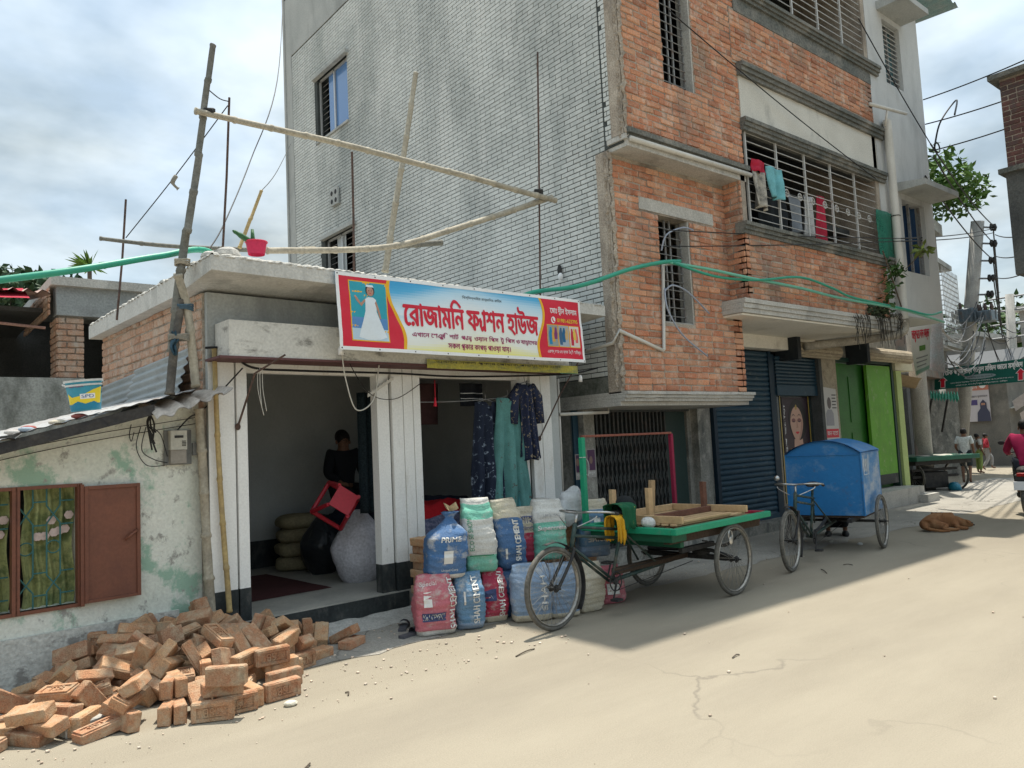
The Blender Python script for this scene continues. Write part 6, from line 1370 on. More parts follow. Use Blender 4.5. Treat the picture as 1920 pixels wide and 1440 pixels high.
    for sd, sg in (('L', -1), ('R', 1)):        # five fingers
        w0, h0 = P_['wr'+sd], P_['ha'+sd]; dr = (h0-w0).normalized(); sid = dr.cross(ey if abs(dr.dot(ey)) < .8 else Z).normalized(); cur = sid.cross(dr)*(-1 if sid.cross(dr).dot(ey) < 0 else 1)
        M = MB()
        for i in range(4):
            b0 = h0+sid*(i-1.5)*.017*s_; L_ = (.065, .075, .072, .055)[i]*s_
            M.tube([b0, b0+dr*L_*.5, b0+dr*L_*.85+cur*L_*.35], [.009*s_, .0085*s_, .006*s_], 6)
        b0 = w0.lerp(h0, .45)+sid*.028*s_; M.tube([b0, b0+dr*.03*s_+sid*.02*s_, b0+dr*.06*s_+sid*.018*s_+cur*.01*s_], [.011*s_, .010*s_, .007*s_], 6); M.build('fingers', SKIN_M, body, smooth=True)
    return root
def az_to(p, q): return math.atan2(q[1]-p[1], q[0]-p[0])
bp1 = G(1815, 906); walk = R(12)
person('person', 'person in white T-shirt and dark shorts walking away past the far market cart', bp1, 1.46, walk, mat('white_tee', (.62, .66, .64), rough=.9, sc=9, bump=.15, stain=(.25, .26, .27), stain_amt=.33, stain_sc=(12, 12, 12)), cm('darkshorts', (.03, .04, .045)), dict(anR=(.10, -.20, .12), toR=(.11, -.10, .03), knR=(.10, .0, .50), wrL=(-.22, .14, 1.0), haL=(-.20, .2, .98), elL=(-.24, -.03, 1.12)), True)
cp1 = G(1853, 881)
person('person', 'child in red jacket and grey trousers striding across the far end of the road', cp1, 1.22, R(-60), cm('redjacket', (.42, .04, .06)), cm('greypants', (.33, .33, .33)), dict(knL=(-.10, .22, .55), anL=(-.10, .18, .12), toL=(-.1, .33, .08), anR=(.1, -.22, .10), toR=(.1, -.10, .03), elR=(.26, -.12, 1.15), wrR=(.25, .1, 1.02)), False, 'long')
cp2 = G(1838, 888)
person('person', 'short person in pale shirt behind the one in the white T-shirt', cp2, 1.25, R(-40), cm('paleshirt', (.5, .5, .48)), cm('dimgreen', (.25, .33, .1)))
# man inside the shop, sitting on the far table
mp = sp(2.42, 2.02, .22)
person('person', 'person in dark clothes sitting in the gloom at the back of the shop', mp, 1.66, R(-92), cm('darkshirt', (.012, .014, .018)), cm('darklungi', (.02, .02, .025)), dict(knL=(-.13, .40, .93), knR=(.13, .40, .93), anL=(-.12, .42, .50), anR=(.12, .42, .50), toL=(-.12, .56, .45), toR=(.12, .56, .45), elL=(-.24, .06, 1.14), elR=(.24, .06, 1.14), wrL=(-.15, .28, 1.02), wrR=(.15, .28, 1.02), haL=(-.10, .35, 1.0), haR=(.10, .35, 1.0)), False, 'long')
# person squatting behind the blue box: only foot and shin show
sq0 = G(1573, 1006)+V((.06, .06, 0))
person('person', 'squatting person hidden behind the blue cargo box, only a dark leg and foot showing', sq0, 1.5, R(-150), cm('dimshirt', (.06, .07, .08)), cm('blacktrousers', (.02, .022, .025)), dict(pel=(0, -.18, .22), wai=(0, -.12, .36), che=(0, -.02, .54), nec=(0, .05, .68), hea=(0, .10, .76), top=(0, .12, .85), shL=(-.17, -.02, .64), shR=(.17, -.02, .64), elL=(-.24, .16, .50), elR=(.24, .16, .50), wrL=(-.15, .33, .52), wrR=(.15, .33, .52), haL=(-.1, .38, .53), haR=(.1, .38, .53), hiL=(-.1, -.17, .24), hiR=(.1, -.17, .24), knL=(-.15, .22, .50), knR=(.15, .22, .50), anL=(-.13, .0, .09), anR=(.13, .0, .09), toL=(-.14, .16, .035), toR=(.14, .16, .035)), False, 'long', shoes=BLK)
# motorcyclist, partly out of frame
mc = G(1930, 968); ma = R(8); mf = V((math.cos(ma), math.sin(ma), 0)); mr = V((math.sin(ma), -math.cos(ma), 0))
def mp_(a, b, z): return mc+mf*a+mr*b+Z*z
MC = thing('motorcycle', 'black motorcycle with silver exhaust ridden away up the road', 'motorcycle', mc)
for a in (0, 1.25):
    M = MB(); c = mp_(a, 0, .30); M.tube([c+(mf*math.cos(t*.196)+Z*math.sin(t*.196))*.25 for t in range(32)], .055, 10, closed=True); wh = M.build('wheel', TYRE, MC, smooth=True)
    M = MB(); M.tube([c+(mf*math.cos(t*.262)+Z*math.sin(t*.262))*.20 for t in range(24)], .012, 6, closed=True)
    for i in range(6): M.tube([c, c+(mf*math.cos(i*1.047)+Z*math.sin(i*1.047))*.2], .014, 6)
    M.build('rim', STEEL, wh)
M = MB(); M.ell(mp_(.62, 0, .72), mf*.27, mr*.14, Z*.13, 16, 10); M.build('tank', flat('black_gloss', (.015, .015, .018), .2, spec=.6), MC, smooth=True)
M = MB(); M.ell(mp_(.12, 0, .76), mf*.38, mr*.13, Z*.07, 16, 8); M.build('seat', BLK, MC, smooth=True)
M = MB(); M.cbox(mp_(.6, 0, .42), mf*.18, mr*.13, Z*.16, .03); M.build('engine', mat('engine_grey', (.2, .2, .2), rough=.4, metal=.6), MC)
M = MB(); M.tube([mp_(1.25, .09, .30), mp_(1.0, .09, .95)], .025, 8); M.tube([mp_(1.25, -.09, .30), mp_(1.0, -.09, .95)], .025, 8); M.build('fork', STEEL, MC); M = MB(); M.tube(bez([mp_(.72, .36, .98), mp_(.9, .3, 1.03), mp_(1.0, 0, 1.0), mp_(.9, -.3, 1.03), mp_(.72, -.36, .98)], 5), .013, 8); M.build('handlebar', BLK, MC)
M = MB(); M.tube([mp_(.55, .12, .35), mp_(.2, .16, .33), mp_(-.35, .18, .40)], [.02, .05, .06], 12); M.build('exhaust', STEEL, MC, smooth=True)
M = MB(); M.cbox(mp_(-.27, 0, .62), mf*.04, mr*.11, Z*.09, .02); M.build('tail_panel', BLK, MC); M = MB(); M.cbox(mp_(-.315, 0, .70), mf*.015, mr*.07, Z*.03, .01); M.build('tail_light', flat('tail_red', (.4, .01, .01), .3), MC)
M = MB(); M.cbox(mp_(-.33, 0, .52), mf*.006, mr*.12, Z*.07, .004); M.build('number_plate', INK_WHITE, MC)
M = MB()
M.grid(lambda u, v: mp_(math.cos(math.pi*(.25+.6*u))*.33, (v-.5)*.13, .30+math.sin(math.pi*(.25+.6*u))*.33), 12, 3); M.build('mudguard', BLK, MC, smooth=True)
M = MB(); M.tube([mp_(.85, -.33, 1.0), mp_(.85, -.42, 1.16)], .006, 6); M.ell(mp_(.85, -.45, 1.20), mf*.015, mr*.06, Z*.04, 10, 6); M.build('mirror', BLK, MC)
person('person', 'motorcyclist in crimson shirt and dark trousers seen from behind', mp_(.2, 0, 0), 1.66, ma, cm('crimsonshirt', (.33, .012, .07)), cm('jeans', (.025, .03, .04)), dict(pel=(0, -.05, .88), wai=(0, -.02, 1.03), che=(0, .06, 1.22), nec=(0, .10, 1.38), hea=(0, .14, 1.48), top=(0, .13, 1.575), shL=(-.18, .06, 1.33), shR=(.18, .06, 1.33), elL=(-.33, .28, 1.10), elR=(.33, .28, 1.10), wrL=(-.33, .52, 1.03), wrR=(.33, .52, 1.03), haL=(-.34, .58, 1.02), haR=(.34, .58, 1.02), hiL=(-.11, -.03, .86), hiR=(.11, -.03, .86), knL=(-.20, .36, .72), knR=(.20, .36, .72), anL=(-.17, .20, .36), anR=(.17, .20, .36), toL=(-.18, .36, .32), toR=(.18, .36, .32)), False, 'long', shoes=BLK)
# ================================================================ shop signboard
bTL, bTR, bBL, bBR = [PL(x, y, V((2.05, 6.0, 0))-SV*d, 3.1) for x, y, d in ((627, 508, .03), (1085, 563, .03), (637, 655, .10), (1097, 680, .10))]
BWd, BHt = 3.17, .70
def bn(x, y, o):
    u, v = x/BWd, y/BHt; p = bBL.lerp(bBR, u).lerp(bTL.lerp(bTR, u), v)
    wr = .012*noise.noise(V((u*7, v*2, 4)))+.006*noise.noise(V((u*18+v*6, v*5, 9)))-.012*math.sin(math.pi*u)*(1-v)
    return p-SV*(wr+o+.006)
SG = thing('shop_banner', 'red white and blue printed cloth banner with large Bengali shop name over the doorways', 'banner', bBL)
vinyl = bpy.data.materials.new('printed_vinyl'); vinyl.use_nodes = True
_n = vinyl.node_tree.nodes; _l = vinyl.node_tree.links; _b = _n['Principled BSDF']; _b.inputs['Roughness'].default_value = .42
_a = _n.new('ShaderNodeAttribute'); _a.attribute_name = 'rv'; _r = _n.new('ShaderNodeValToRGB'); _e = _r.color_ramp.elements
_e[0].position = 0; _e[0].color = (.80, .74, .10, 1); _e[1].position = .17; _e[1].color = (.76, .77, .70, 1)
for q, c in ((.55, (.74, .78, .80)), (.78, (.45, .66, .80)), (.90, (.08, .40, .68))): k = _e.new(q); k.color = (*c, 1)
_e.new(1.0).color = (.04, .33, .62, 1)
_l.new(_a.outputs['Fac'], _r.inputs[0]); _l.new(_r.outputs[0], _b.inputs['Base Color'])
M = MB(); nx, ny = 120, 28
for j in range(ny):
    for i in range(nx):
        x0, x1, y0, y1 = BWd*i/nx, BWd*(i+1)/nx, BHt*j/ny, BHt*(j+1)/ny; u, v = (i+.5)/nx, (j+.5)/ny
        gv = v+.10*math.sin(u*7+1.0)-.03*math.cos(u*15) if v > .5 else v*(1.0+.5*math.sin(u*9))
        M.add([bn(x0, y0, 0), bn(x1, y0, 0), bn(x1, y1, 0), bn(x0, y1, 0)], [(0, 1, 2, 3)], min(max(gv, .001), .999))
bo = M.build('cloth', vinyl, SG)
bmx = bmesh.new(); bmx.from_mesh(bo.data); bmesh.ops.remove_doubles(bmx, verts=bmx.verts, dist=.0002); bmx.to_mesh(bo.data); bmx.free()
bo.data.polygons.foreach_set('use_smooth', [True]*len(bo.data.polygons))
def bshape(name, m_, pts, o, nx_=1):
    """print that follows the cloth: outline cut into strips"""
    return shape(name, m_, bn, pts, SG, o)
def strip(name, m_, f0, f1, y0, y1, o, n=28):
    M = MB(); M.grid(lambda u, v: bn(f0(y0+(y1-y0)*v)+(f1(y0+(y1-y0)*v)-f0(y0+(y1-y0)*v))*u, y0+(y1-y0)*v, o), 14, n); return M.build(name, m_, SG, smooth=True)
bd = .032
cl = lambda y: .60+.055*math.sin((y/BHt-.5)*5.2)*-1+.03*math.cos((y/BHt)*3)   # wavy inner edge, left
cr_ = lambda y: 2.52+.055*math.sin((y/BHt-.45)*6.0)
strip('red_panel', INK_RED, lambda y: bd, cl, bd, BHt-bd, .002); strip('orange_edge', INK_ORG, cl, lambda y: cl(y)+.035, bd, BHt-bd, .0022)
strip('red_panel', INK_RED, cr_, lambda y: BWd-bd, bd, BHt-bd, .002); strip('orange_edge', INK_ORG, lambda y: cr_(y)-.035, cr_, bd, BHt-bd, .0022)
for nm, f in (('left', (0, bd)), ('right', (BWd-bd, BWd))): strip('white_border', INK_WHITE, lambda y, f=f: f[0], lambda y, f=f: f[1], 0, BHt, .0024)
for y0, y1 in ((0, bd), (BHt-bd, BHt)):
    M = MB(); M.grid(lambda u, v: bn(BWd*u, y0+(y1-y0)*v, .0026), 80, 2); M.build('white_border', INK_WHITE, SG, smooth=True)
TQ = ink('teal', (.03, .33, .42)); SKB = ink('skyprint', (.10, .25, .52)); DRW = ink('dresswhite', (.70, .76, .80))
def bgrid(name, m_, x0, x1, y0, y1, o):
    M = MB(); M.grid(lambda u, v: bn(x0+(x1-x0)*u, y0+(y1-y0)*v, o), 14, 14); return M.build(name, m_, SG, smooth=True)
bgrid('photo_frame', INK_ORG, .125, .525, .085, .635, .003); bgrid('photo_ground', TQ, .135, .515, .30, .625, .0036); bgrid('photo_ground', SKB, .135, .515, .20, .30, .0036); bgrid('photo_ground', ink('mist', (.46, .60, .70)), .135, .515, .095, .20, .0036)
bshape('figure_dress', DRW, [(.20, .12), (.24, .24), (.28, .36), (.285, .47), (.32, .49), (.37, .49), (.40, .47), (.40, .36), (.45, .24), (.50, .13), (.42, .105), (.30, .10)], .0045)
bshape('figure_arm', INK_SKIN, [(.285, .45), (.24, .40), (.19, .45), (.17, .49), (.185, .50), (.235, .43), (.285, .475)], .005); bshape('figure_arm', INK_SKIN, [(.40, .46), (.43, .38), (.445, .30), (.43, .295), (.405, .38), (.385, .44)], .005)
bshape('figure_hair', INK_BLK, ovalp(.342, .555, .048, .055), .005); bshape('figure_face', INK_SKIN, ovalp(.342, .545, .036, .046), .0056); bshape('figure_crown', DRW, [(.30, .585), (.385, .585), (.375, .605), (.31, .605)], .006)
for q in (.329, .355): bshape('figure_eye', INK_BLK, ovalp(q, .55, .006, .004, 8), .006)
bshape('figure_mouth', INK_RED, ovalp(.342, .525, .011, .004, 8), .006)
letters('shop_name', 'েরাজামিন ফ<y>াশন হাউজ', INK_RED, bn, (.70, 2.46, .245, .545), SG, bold=.0075, off=.003)
letters('headline', 'িবস্িমল্লািহর রাহ্মািনর রািহম', INK_BLK, bn, (1.42, 1.95, .565, .605), SG, off=.003)
letters('lettering', 'এখােন েগঞ<_জ>ি, শাট<e>, প<y>ান<_ট>, ওয়ান-িপস, টু-িপস ও বাচ<_চ>ােদর', INK_MAR, bn, (.78, 2.43, .145, .215), SG, bold=.0012, off=.003)
letters('lettering', 'সকল প<r>কার কাপড় পাওয়া যায়।', INK_MAR, bn, (1.20, 2.02, .055, .12), SG, bold=.0012, off=.003)
letters('owner_name', 'েমাঃ দ<_ব>ীন ইসলাম', INK_WHITE, bn, (2.66, 3.10, .50, .595), SG, bold=.0015, off=.003)
letters('phone_number', '01981-623795', INK_YEL, bn, (2.76, 3.10, .425, .465), SG, bold=.001, off=.003)
bshape('phone_disc', INK_WHITE, ovalp(2.70, .445, .032, .036), .003); bshape('phone_handset', INK_RED, [(2.683, .465), (2.695, .47), (2.698, .45), (2.706, .435), (2.72, .432), (2.718, .42), (2.695, .424), (2.684, .442)], .004)
letters('address_line', 'এরশাদ্ নগর ৬নং ব্লক, টঙ্গী, গাজীপুর।', INK_WHITE, bn, (2.585, 3.11, .075, .13), SG, off=.003)
for k, (a, b, bg_) in enumerate(((2.60, 2.76, (.30, .32, .30)), (2.775, 2.935, (.36, .40, .45)), (2.95, 3.10, (.66, .62, .56)))):
    bgrid('picture_edge', INK_ORG, a-.006, b+.006, .155, .395, .003); bgrid('picture', ink('pic%d' % k, bg_), a, b, .162, .388, .0036); w_ = b-a
    for i, (cx_, cc_) in enumerate([[(.3, (.02, .22, .42)), (.58, (.62, .33, .06)), (.8, (.20, .04, .16))], [(.2, (.05, .12, .22)), (.5, (.02, .12, .26)), (.78, (.55, .38, .18))], [(.25, (.5, .02, .05)), (.7, (.72, .12, .12)), (.5, (.7, .5, .08))]][k]):
        bshape('garment', ink('gar%d%d' % (k, i), cc_), [(a+w_*(cx_-.14), .18+.03*i), (a+w_*(cx_-.17), .30), (a+w_*(cx_-.06), .365), (a+w_*(cx_+.08), .365), (a+w_*(cx_+.16), .30), (a+w_*(cx_+.13), .18+.03*i)], .0042+.0003*i)
for i in range(9):
    for yy in (.016, BHt-.016):
        M = MB(); c = bn(.02+(BWd-.04)*i/8, yy, .004); M.ell(c, SU*.007, SV*.003, Z*.007, 8, 4); M.build('eyelet', BLK, SG)
# folded older banner under it
M = MB(); M.grid(lambda u, v: sp(2.0+2.15*u, -.33+.02*math.sin(u*12), 2.365+.085*v), 40, 3); T = tag(M.build('old_banner', mat('yellow_print', (.50, .45, .08), (.45, .42, .10), rough=.5, sc=5, stain=(.12, .16, .12), stain_amt=.4, stain_sc=(6, 6, 20)), smooth=True), 'yellow strip of an older printed banner folded below the main one', 'banner')
letters('lettering', 'এখােন সকল প<r>কার েপাষাক পাওয়া যায় এবং', INK_BLK, lambda x, y, o: sp(2.0+x, -.352-o, 2.41+y), (.1, 1.85, 0, .03), T)
M = MB(); M.grid(lambda u, v: sp(3.85+.3*u, -.338, 2.362+.055*v), 4, 1); M.build('green_end', ink('tealend', (.02, .35, .30)), T)
# ================================================================ bamboo, rods, pipes
BAM = mat('dry_bamboo', (.42, .38, .30), (.34, .305, .24), rough=.7, sc=6, sc2=40, bump=.15, stain=(.22, .20, .16), stain_amt=.38, stain_sc=(5, 5, 5)); BAMD = mat('weathered_bamboo', (.13, .13, .115), (.22, .21, .18), rough=.8, sc=4, sc2=40, bump=.2); BAMY = mat('yellow_bamboo', (.47, .35, .16), (.40, .29, .13), rough=.6, sc=5, bump=.1, stain=(.24, .18, .10), stain_amt=.35, stain_sc=(7, 7, 7))
def bamboo(name, label, pts, r0, r1, m_, nodes=.33, group='bamboo scaffold poles'):
    P_ = bez(pts, 10) if len(pts) > 2 else [V(pts[0]).lerp(V(pts[1]), i/14) for i in range(15)]
    tot = sum((b-a).length for a, b in zip(P_, P_[1:])); pts2 = []; rad = []; acc = 0; nn = max(2, int(tot/nodes)); wob = V((random.uniform(-1, 1), random.uniform(-1, 1), 0))
    seg = []
    for a, b in zip(P_, P_[1:]): seg.append((acc, a, b)); acc += (b-a).length
    def at(s_):
        for q, a, b in reversed(seg):
            if s_ >= q: return a.lerp(b, min(1, (s_-q)/max(1e-6, (b-a).length)))
        return P_[0]
    for i in range(nn):
        s0 = tot*i/nn; L_ = tot/nn; r_ = r0+(r1-r0)*i/nn
        for f_, k in ((.0, 1.16), (.04, 1.16), (.07, .96), (.5, 1.0), (.93, .97), (.97, 1.1)): pts2.append(at(s0+L_*f_)+wob*.008*math.sin(i*1.3)); rad.append(r_*k)
    pts2.append(at(tot)); rad.append(r1)
    M = MB(); M.tube(pts2, rad, 10); return tag(M.build(name, m_, smooth=True), label, 'bamboo', group)
yp = V((2.0, 6.33, 0))
def bpx(x, y, off=0.0): return PL(x, y, (2.0, 6.33+off, 0), 3.1)
bamboo('bamboo_pole', 'tall dark leaning bamboo pole rising above the shop roof corner', [bpx(322, 660), bpx(345, 470), bpx(372, 290), bpx(400, 83)], .036, .024, BAMD)
bamboo('bamboo_pole', 'split pale bamboo upright tied to the tall dark pole', [bpx(333, 515, -.03), bpx(352, 580, -.04), bpx(368, 725, -.06)], .032, .036, BAM)
bamboo('bamboo_pole', 'stout pale bamboo standing beside the white pillar on the house wall', [hp(2.055, .10, 2.0), hp(2.085, .10, 1.3), hp(2.13, .11, .28)], .036, .042, BAM)
bamboo('bamboo_pole', 'thinner yellow bamboo standing against the white pillar', [hp(2.16, .17, 2.50), hp(2.175, .18, 1.6), hp(2.235, .20, .34)], .020, .024, BAMY)
bamboo('timber_post', 'short blackened timber post on the tin roof beside the bamboo', [bpx(318, 740, -.05), bpx(328, 640, -.04), bpx(342, 560, -.03)], .034, .028, mat('burnt_timber', (.07, .065, .06), (.15, .135, .115), rough=.9, sc=7, bump=.5), .5, 'timber posts')
bamboo('bamboo_pole', 'long bamboo tied across from the tall pole towards the tiled wall', [bpx(366, 208, -.05), bpx(700, 285, .0), bpx(1042, 376, .05)], .026, .034, BAM)
bamboo('bamboo_pole', 'long bamboo rising along the shop roof to the thin rod', [bpx(500, 470, .25), bpx(720, 464, .2), bpx(850, 430, .15), bpx(1035, 370, .1)], .030, .034, BAM)
bamboo('bamboo_pole', 'thin bamboo lying level above the shop roof edge', [bpx(187, 447, 1.2), bpx(345, 463, .9), bpx(600, 470, .6), bpx(828, 455, .45)], .018, .034, BAMD)
bamboo('bamboo_pole', 'upright bamboo leaning in front of the tiled wall', [bpx(722, 510, .5), bpx(755, 300, .45), bpx(780, 136, .4)], .034, .026, BAM)
bamboo('bamboo_pole', 'short thin bamboo stick leaning behind the pink pot', [bpx(449, 465, .5), bpx(490, 356, .5)], .017, .013, BAMY)
def rod(label, a, b, r_=.010, g_='steel rods above the shop roof'):
    M = MB(); M.tube([a, V(a).lerp(V(b), .5)+V((.01, .01, 0)), b], r_, 6); tag(M.build('steel_rod', RUSTY), label, 'rod', g_)
rod('thin steel rod standing by the pink pot on the shop roof', bpx(417, 480, .3), bpx(430, 183, .3)); rod('long dark steel rod in front of the tiled wall near its brick corner', bpx(1013, 555, .12), bpx(1008, 98, .12), .012); rod('short steel rod in front of the lower side window of the tiled wall', bpx(664, 520, 1.6), bpx(660, 285, 1.6), .014); rod('thin steel rod crossing the level bamboo beyond the shop roof', bpx(219, 600, 1.6), bpx(236, 374, 1.6), .010)
# lashings
for i, (x, y, off, r_, m_) in enumerate(((342, 492, 0, .055, BAM), (347, 577, -.02, .06, flat('blue_rope', (.07, .12, .16), .8)), (335, 633, -.03, .075, cm('rag', (.28, .26, .22))), (393, 210, -.03, .04, BLK), (1010, 360, .1, .05, BLK), (581, 468, .45, .05, BAM))):
    M = MB(); c = bpx(x, y, off)
    for k in range(4): M.tube([c+V((r_*math.cos(t*.5236), r_*math.sin(t*.5236)*.9, (k-1.5)*.012+.006*math.sin(t+k))) for t in range(12)], .008, 5, closed=True)
    tag(M.build('lashing', m_), ['pale cord lashing round the tall dark pole above the roof slab', 'blue rope lashing round the tall pole below the slab', 'rag knotted round the pole foot above the tin roof', 'black lashing where the long bamboo meets the tall pole', 'black lashing where two bamboos meet the long rod', 'cord lashing on the level bamboo over the shop roof'][i], 'lashing', 'lashings on the bamboo')
cloth('blue_rag', cm('bluerag', (.04, .085, .12)), lambda u, v: bpx(322+9*u+3*math.sin(v*7), 622+44*v, -.07)+V((0, .02*math.sin(u*9+v*5)+.03*noise.noise(V((u*6, v*6, 1))), .02*noise.noise(V((u*7, v*3, 4))))), 'dark blue rag hanging on the pole beside the slab', 'rag')
M = MB(); M.grid(lambda u, v: hp(2.12+.16*u, .10, 2.52-.22*v*(1-.6*u)+.01*math.sin(u*9)), 8, 8); tag(M.build('black_netting', cm('netting', (.04, .045, .055)), smooth=True), 'black netting tied beside the white pillar under the slab', 'net')
HOSE = mat('green_hose', (.03, .33, .22), (.035, .28, .19), rough=.45, sc=5, bump=.03, fine=.05, spec=.4); HOSEL = mat('pale_green_hose', (.16, .46, .34), (.13, .40, .30), rough=.45, sc=5, bump=.03, fine=.05)
M = MB(); M.tube(bez([bpx(-160, 545, -.1), bpx(0, 525, -.1), bpx(150, 505, -.1), bpx(300, 480, .05), bpx(392, 472, .3), sp(.6, .6, 3.2), sp(3.2, .2, 3.24), bpx(1010, 546, .1), PL(1090, 535, (0, 6.12, 0)), PL(1180, 505, (0, 6.05, 0)), PL(1240, 492, (0, 6.06, 0)), PL(1275, 490, (0, 6.06, 0))], 8), .026, 10)
tag(M.build('green_hose', HOSE, smooth=True), 'thick green plastic water pipe slung over the shop roof to the brick window', 'pipe')
M = MB(); M.tube(bez([PL(1255, 492, (0, 6.06, 0)), PL(1330, 505, (0, 5.98, 0)), PL(1400, 520, (0, 5.78, 0)), PL(1500, 540, (0, 5.78, 0)), PL(1580, 560, (0, 5.78, 0)), PL(1690, 580, (0, 5.68, 0)), PL(1770, 604, (0, 5.6, 0))], 8), .020, 10); tag(M.build('green_hose', HOSEL, smooth=True), 'pale green water pipe running straight along the balcony brickwork', 'pipe')
M = MB(); M.tube(bez([PL(1262, 492, (0, 6.04, 0)), PL(1340, 518, (0, 5.97, 0)), PL(1420, 525, (0, 5.76, 0)), PL(1500, 520, (0, 5.76, 0)), PL(1560, 540, (0, 5.76, 0)), PL(1600, 558, (0, 5.76, 0)), PL(1690, 578, (0, 5.66, 0)), PL(1740, 590, (0, 5.5, 0)), PL(1765, 585, (0, 5.5, 0))], 8), .018, 10); tag(M.build('green_hose', HOSE, smooth=True), 'darker green water pipe looping over the pale one along the balcony brickwork', 'pipe')
M = MB(); py_ = YB-.04
M.tube([PL(1085, 663, (6.79, 0, 0), 90), PL(1150, 643, (6.79, 0, 0), 90), V((6.80, py_, 2.87)), PL(1243, 657, (0, py_, 0)), PL(1243, 657, (0, py_, 0))+Z*.001, PL(1245, 655, (0, py_, 0)), PL(1243, 497, (0, py_, 0)), PL(1262, 494, (0, py_, 0))], .022, 10); tag(M.build('white_water_pipe', PVC, smooth=True), 'white plastic water pipe bent round the brick corner below the barred window', 'pipe')
FLEX = flat('pale_blue_hose', (.34, .38, .46), .4)
for i, pts in enumerate((((1246, 540), (1252, 580), (1280, 628), (1327, 668)), ((1247, 545), (1262, 535), (1290, 548), (1330, 588)), ((1240, 470), (1250, 440), (1280, 427), (1300, 432)))):
    M = MB(); M.tube(bez([PL(x, y, (0, py_-.02-.05*(k in (1, 2)), 0)) for k, (x, y) in enumerate(pts)], 8), .011, 8); tag(M.build('flexible_hose', FLEX, smooth=True), ['long pale blue hose dangling down the brick wall from the barred window', 'grey hose bending away beside the barred window', 'thin grey hose arching over the top of the barred window'][i], 'hose', 'hoses at the barred window')
# ================================================================ things on the left
MT = thing('electricity_meter', 'cream electricity meter on a grey board on the whitewashed house wall', 'meter', hp(1.91, .02, 1.57))
M = MB(); hbox(M, 1.805, 2.02, .004, .02, 1.55, 1.83); M.build('board', flat('grey_board', (.20, .205, .20), .7), MT)
M = MB(); hbox(M, 1.835, 1.965, .02, .075, 1.67, 1.825); M.build('case', flat('cream_plastic', (.50, .49, .43), .45), MT)
M = MB(); hbox(M, 1.838, 1.962, .02, .065, 1.56, 1.668); M.build('terminal_cover', flat('fawn_plastic', (.30, .275, .24), .5), MT)
M = MB(); hbox(M, 1.865, 1.935, .0755, .078, 1.765, 1.785); M.build('display', BLK, MT)
for i in range(12): M = MB(); a = 1.925+.011*(i % 3); z_ = 1.735-.012*(i//3); hbox(M, a, a+.007, .0755, .079, z_, z_+.007); M.build('key', BLK, MT)
M = MB(); hbox(M, 2.03, 2.075, .004, .03, 1.62, 1.72); tag(M.build('fuse_box', flat('grey_fuse', (.30, .31, .31), .5)), 'small grey fuse box beside the electricity meter', 'box')
BK = thing('paint_bucket', 'tilted blue and yellow paint bucket with white rim on the tin roof', 'bucket', hp(1.33, .18, 2.0))
bc = PL(162, 770, hp(0, .2, 0), 4.8); bt = PL(160, 716, hp(0, .2, 0), 4.8); bax = (V((-.10, -.03, 1))).normalized(); be1 = bax.cross(Y).normalized(); be2 = bax.cross(be1)
def bk(th, t, o=0.0): r_ = (.098+.022*t)+o; return bc+bax*(.225*t)+(be1*math.cos(th)+be2*math.sin(th))*r_
M = MB(); M.grid(lambda u, v: bk(2*math.pi*u, v), 32, 10); M.add([bk(2*math.pi*i/32, 0) for i in range(32)], [tuple(range(32))]); M.build('pail', mat('pail_blue', (.05, .30, .42), rough=.45, sc=3, bump=.02, fine=.04), BK, smooth=True)
for t0, t1, rr_ in ((.93, 1.0, .010), (.80, .86, .006)):
    M = MB(); M.grid(lambda u, v: bk(2*math.pi*u, t0+(t1-t0)*v, rr_), 32, 2); M.build('rim', flat('white_plastic', (.62, .63, .62), .4), BK, smooth=True)
thc = max(range(64), key=lambda i: -(bk(2*math.pi*i/64, .5)-CAMP).length)*2*math.pi/64
bm2 = lambda x, y, o: bk(thc+x/.11*BKS, y/.225, .001+o)
BKS = 1 if proj(bk(thc+.3, .5))[0] > proj(bk(thc, .5))[0] else -1
shape('yellow_print', INK_YEL, bm2, [(-.14, .05), (.12, .05), (.14, .17), (.06, .15), (-.02, .11), (-.09, .10), (-.13, .13)], BK, .001); shape('wave_print', ink('wave', (.02, .22, .36)), bm2, [(-.14, .01), (.14, .01), (.14, .05), (.10, .045), (.06, .065), (.0, .05), (-.05, .07), (-.10, .05), (-.14, .05)], BK, .002)
letters('label', 'BERGER', INK_MAR, bm2, (-.10, .0, .172, .192), BK); shape('badge', INK_WHITE, bm2, rectp(-.03, .07, .085, .122), BK, .0018); letters('badge_lettering', 'SPD', ink('deepblue', (.02, .12, .35)), bm2, (-.02, .06, .092, .115), BK, off=.003)
M = MB(); M.tube([bk(thc+1.5+3.1*i/12, .92, .012)-bax*.0+(be1*0)+V((-.06*math.sin(math.pi*i/12), 0, -.02*math.sin(math.pi*i/12))) for i in range(13)], .004, 6); M.build('handle', flat('white_plastic', (.62, .63, .62), .4), BK)
PT = thing('pink_pot', 'pink plastic pot with a cactus on the corner of the shop roof', 'plant pot', bpx(480, 476, .2))
pc_ = bpx(481, 478, .12)
M = MB(); M.grid(lambda u, v: pc_+Z*.115*v+V((math.cos(2*math.pi*u), math.sin(2*math.pi*u), 0))*(.07+.02*v), 28, 6); M.build('pot', flat('pink_plastic', (.55, .03, .09), .4), PT, smooth=True); M = MB(); M.tube([pc_+Z*.112+V((math.cos(t*.2244), math.sin(t*.2244), 0))*.092 for t in range(28)], .006, 6, closed=True); M.build('rim', MATS['pink_plastic'], PT)
CAC = mat('cactus_green', (.03, .10, .035), (.04, .13, .05), rough=.6, sc=12, bump=.3)
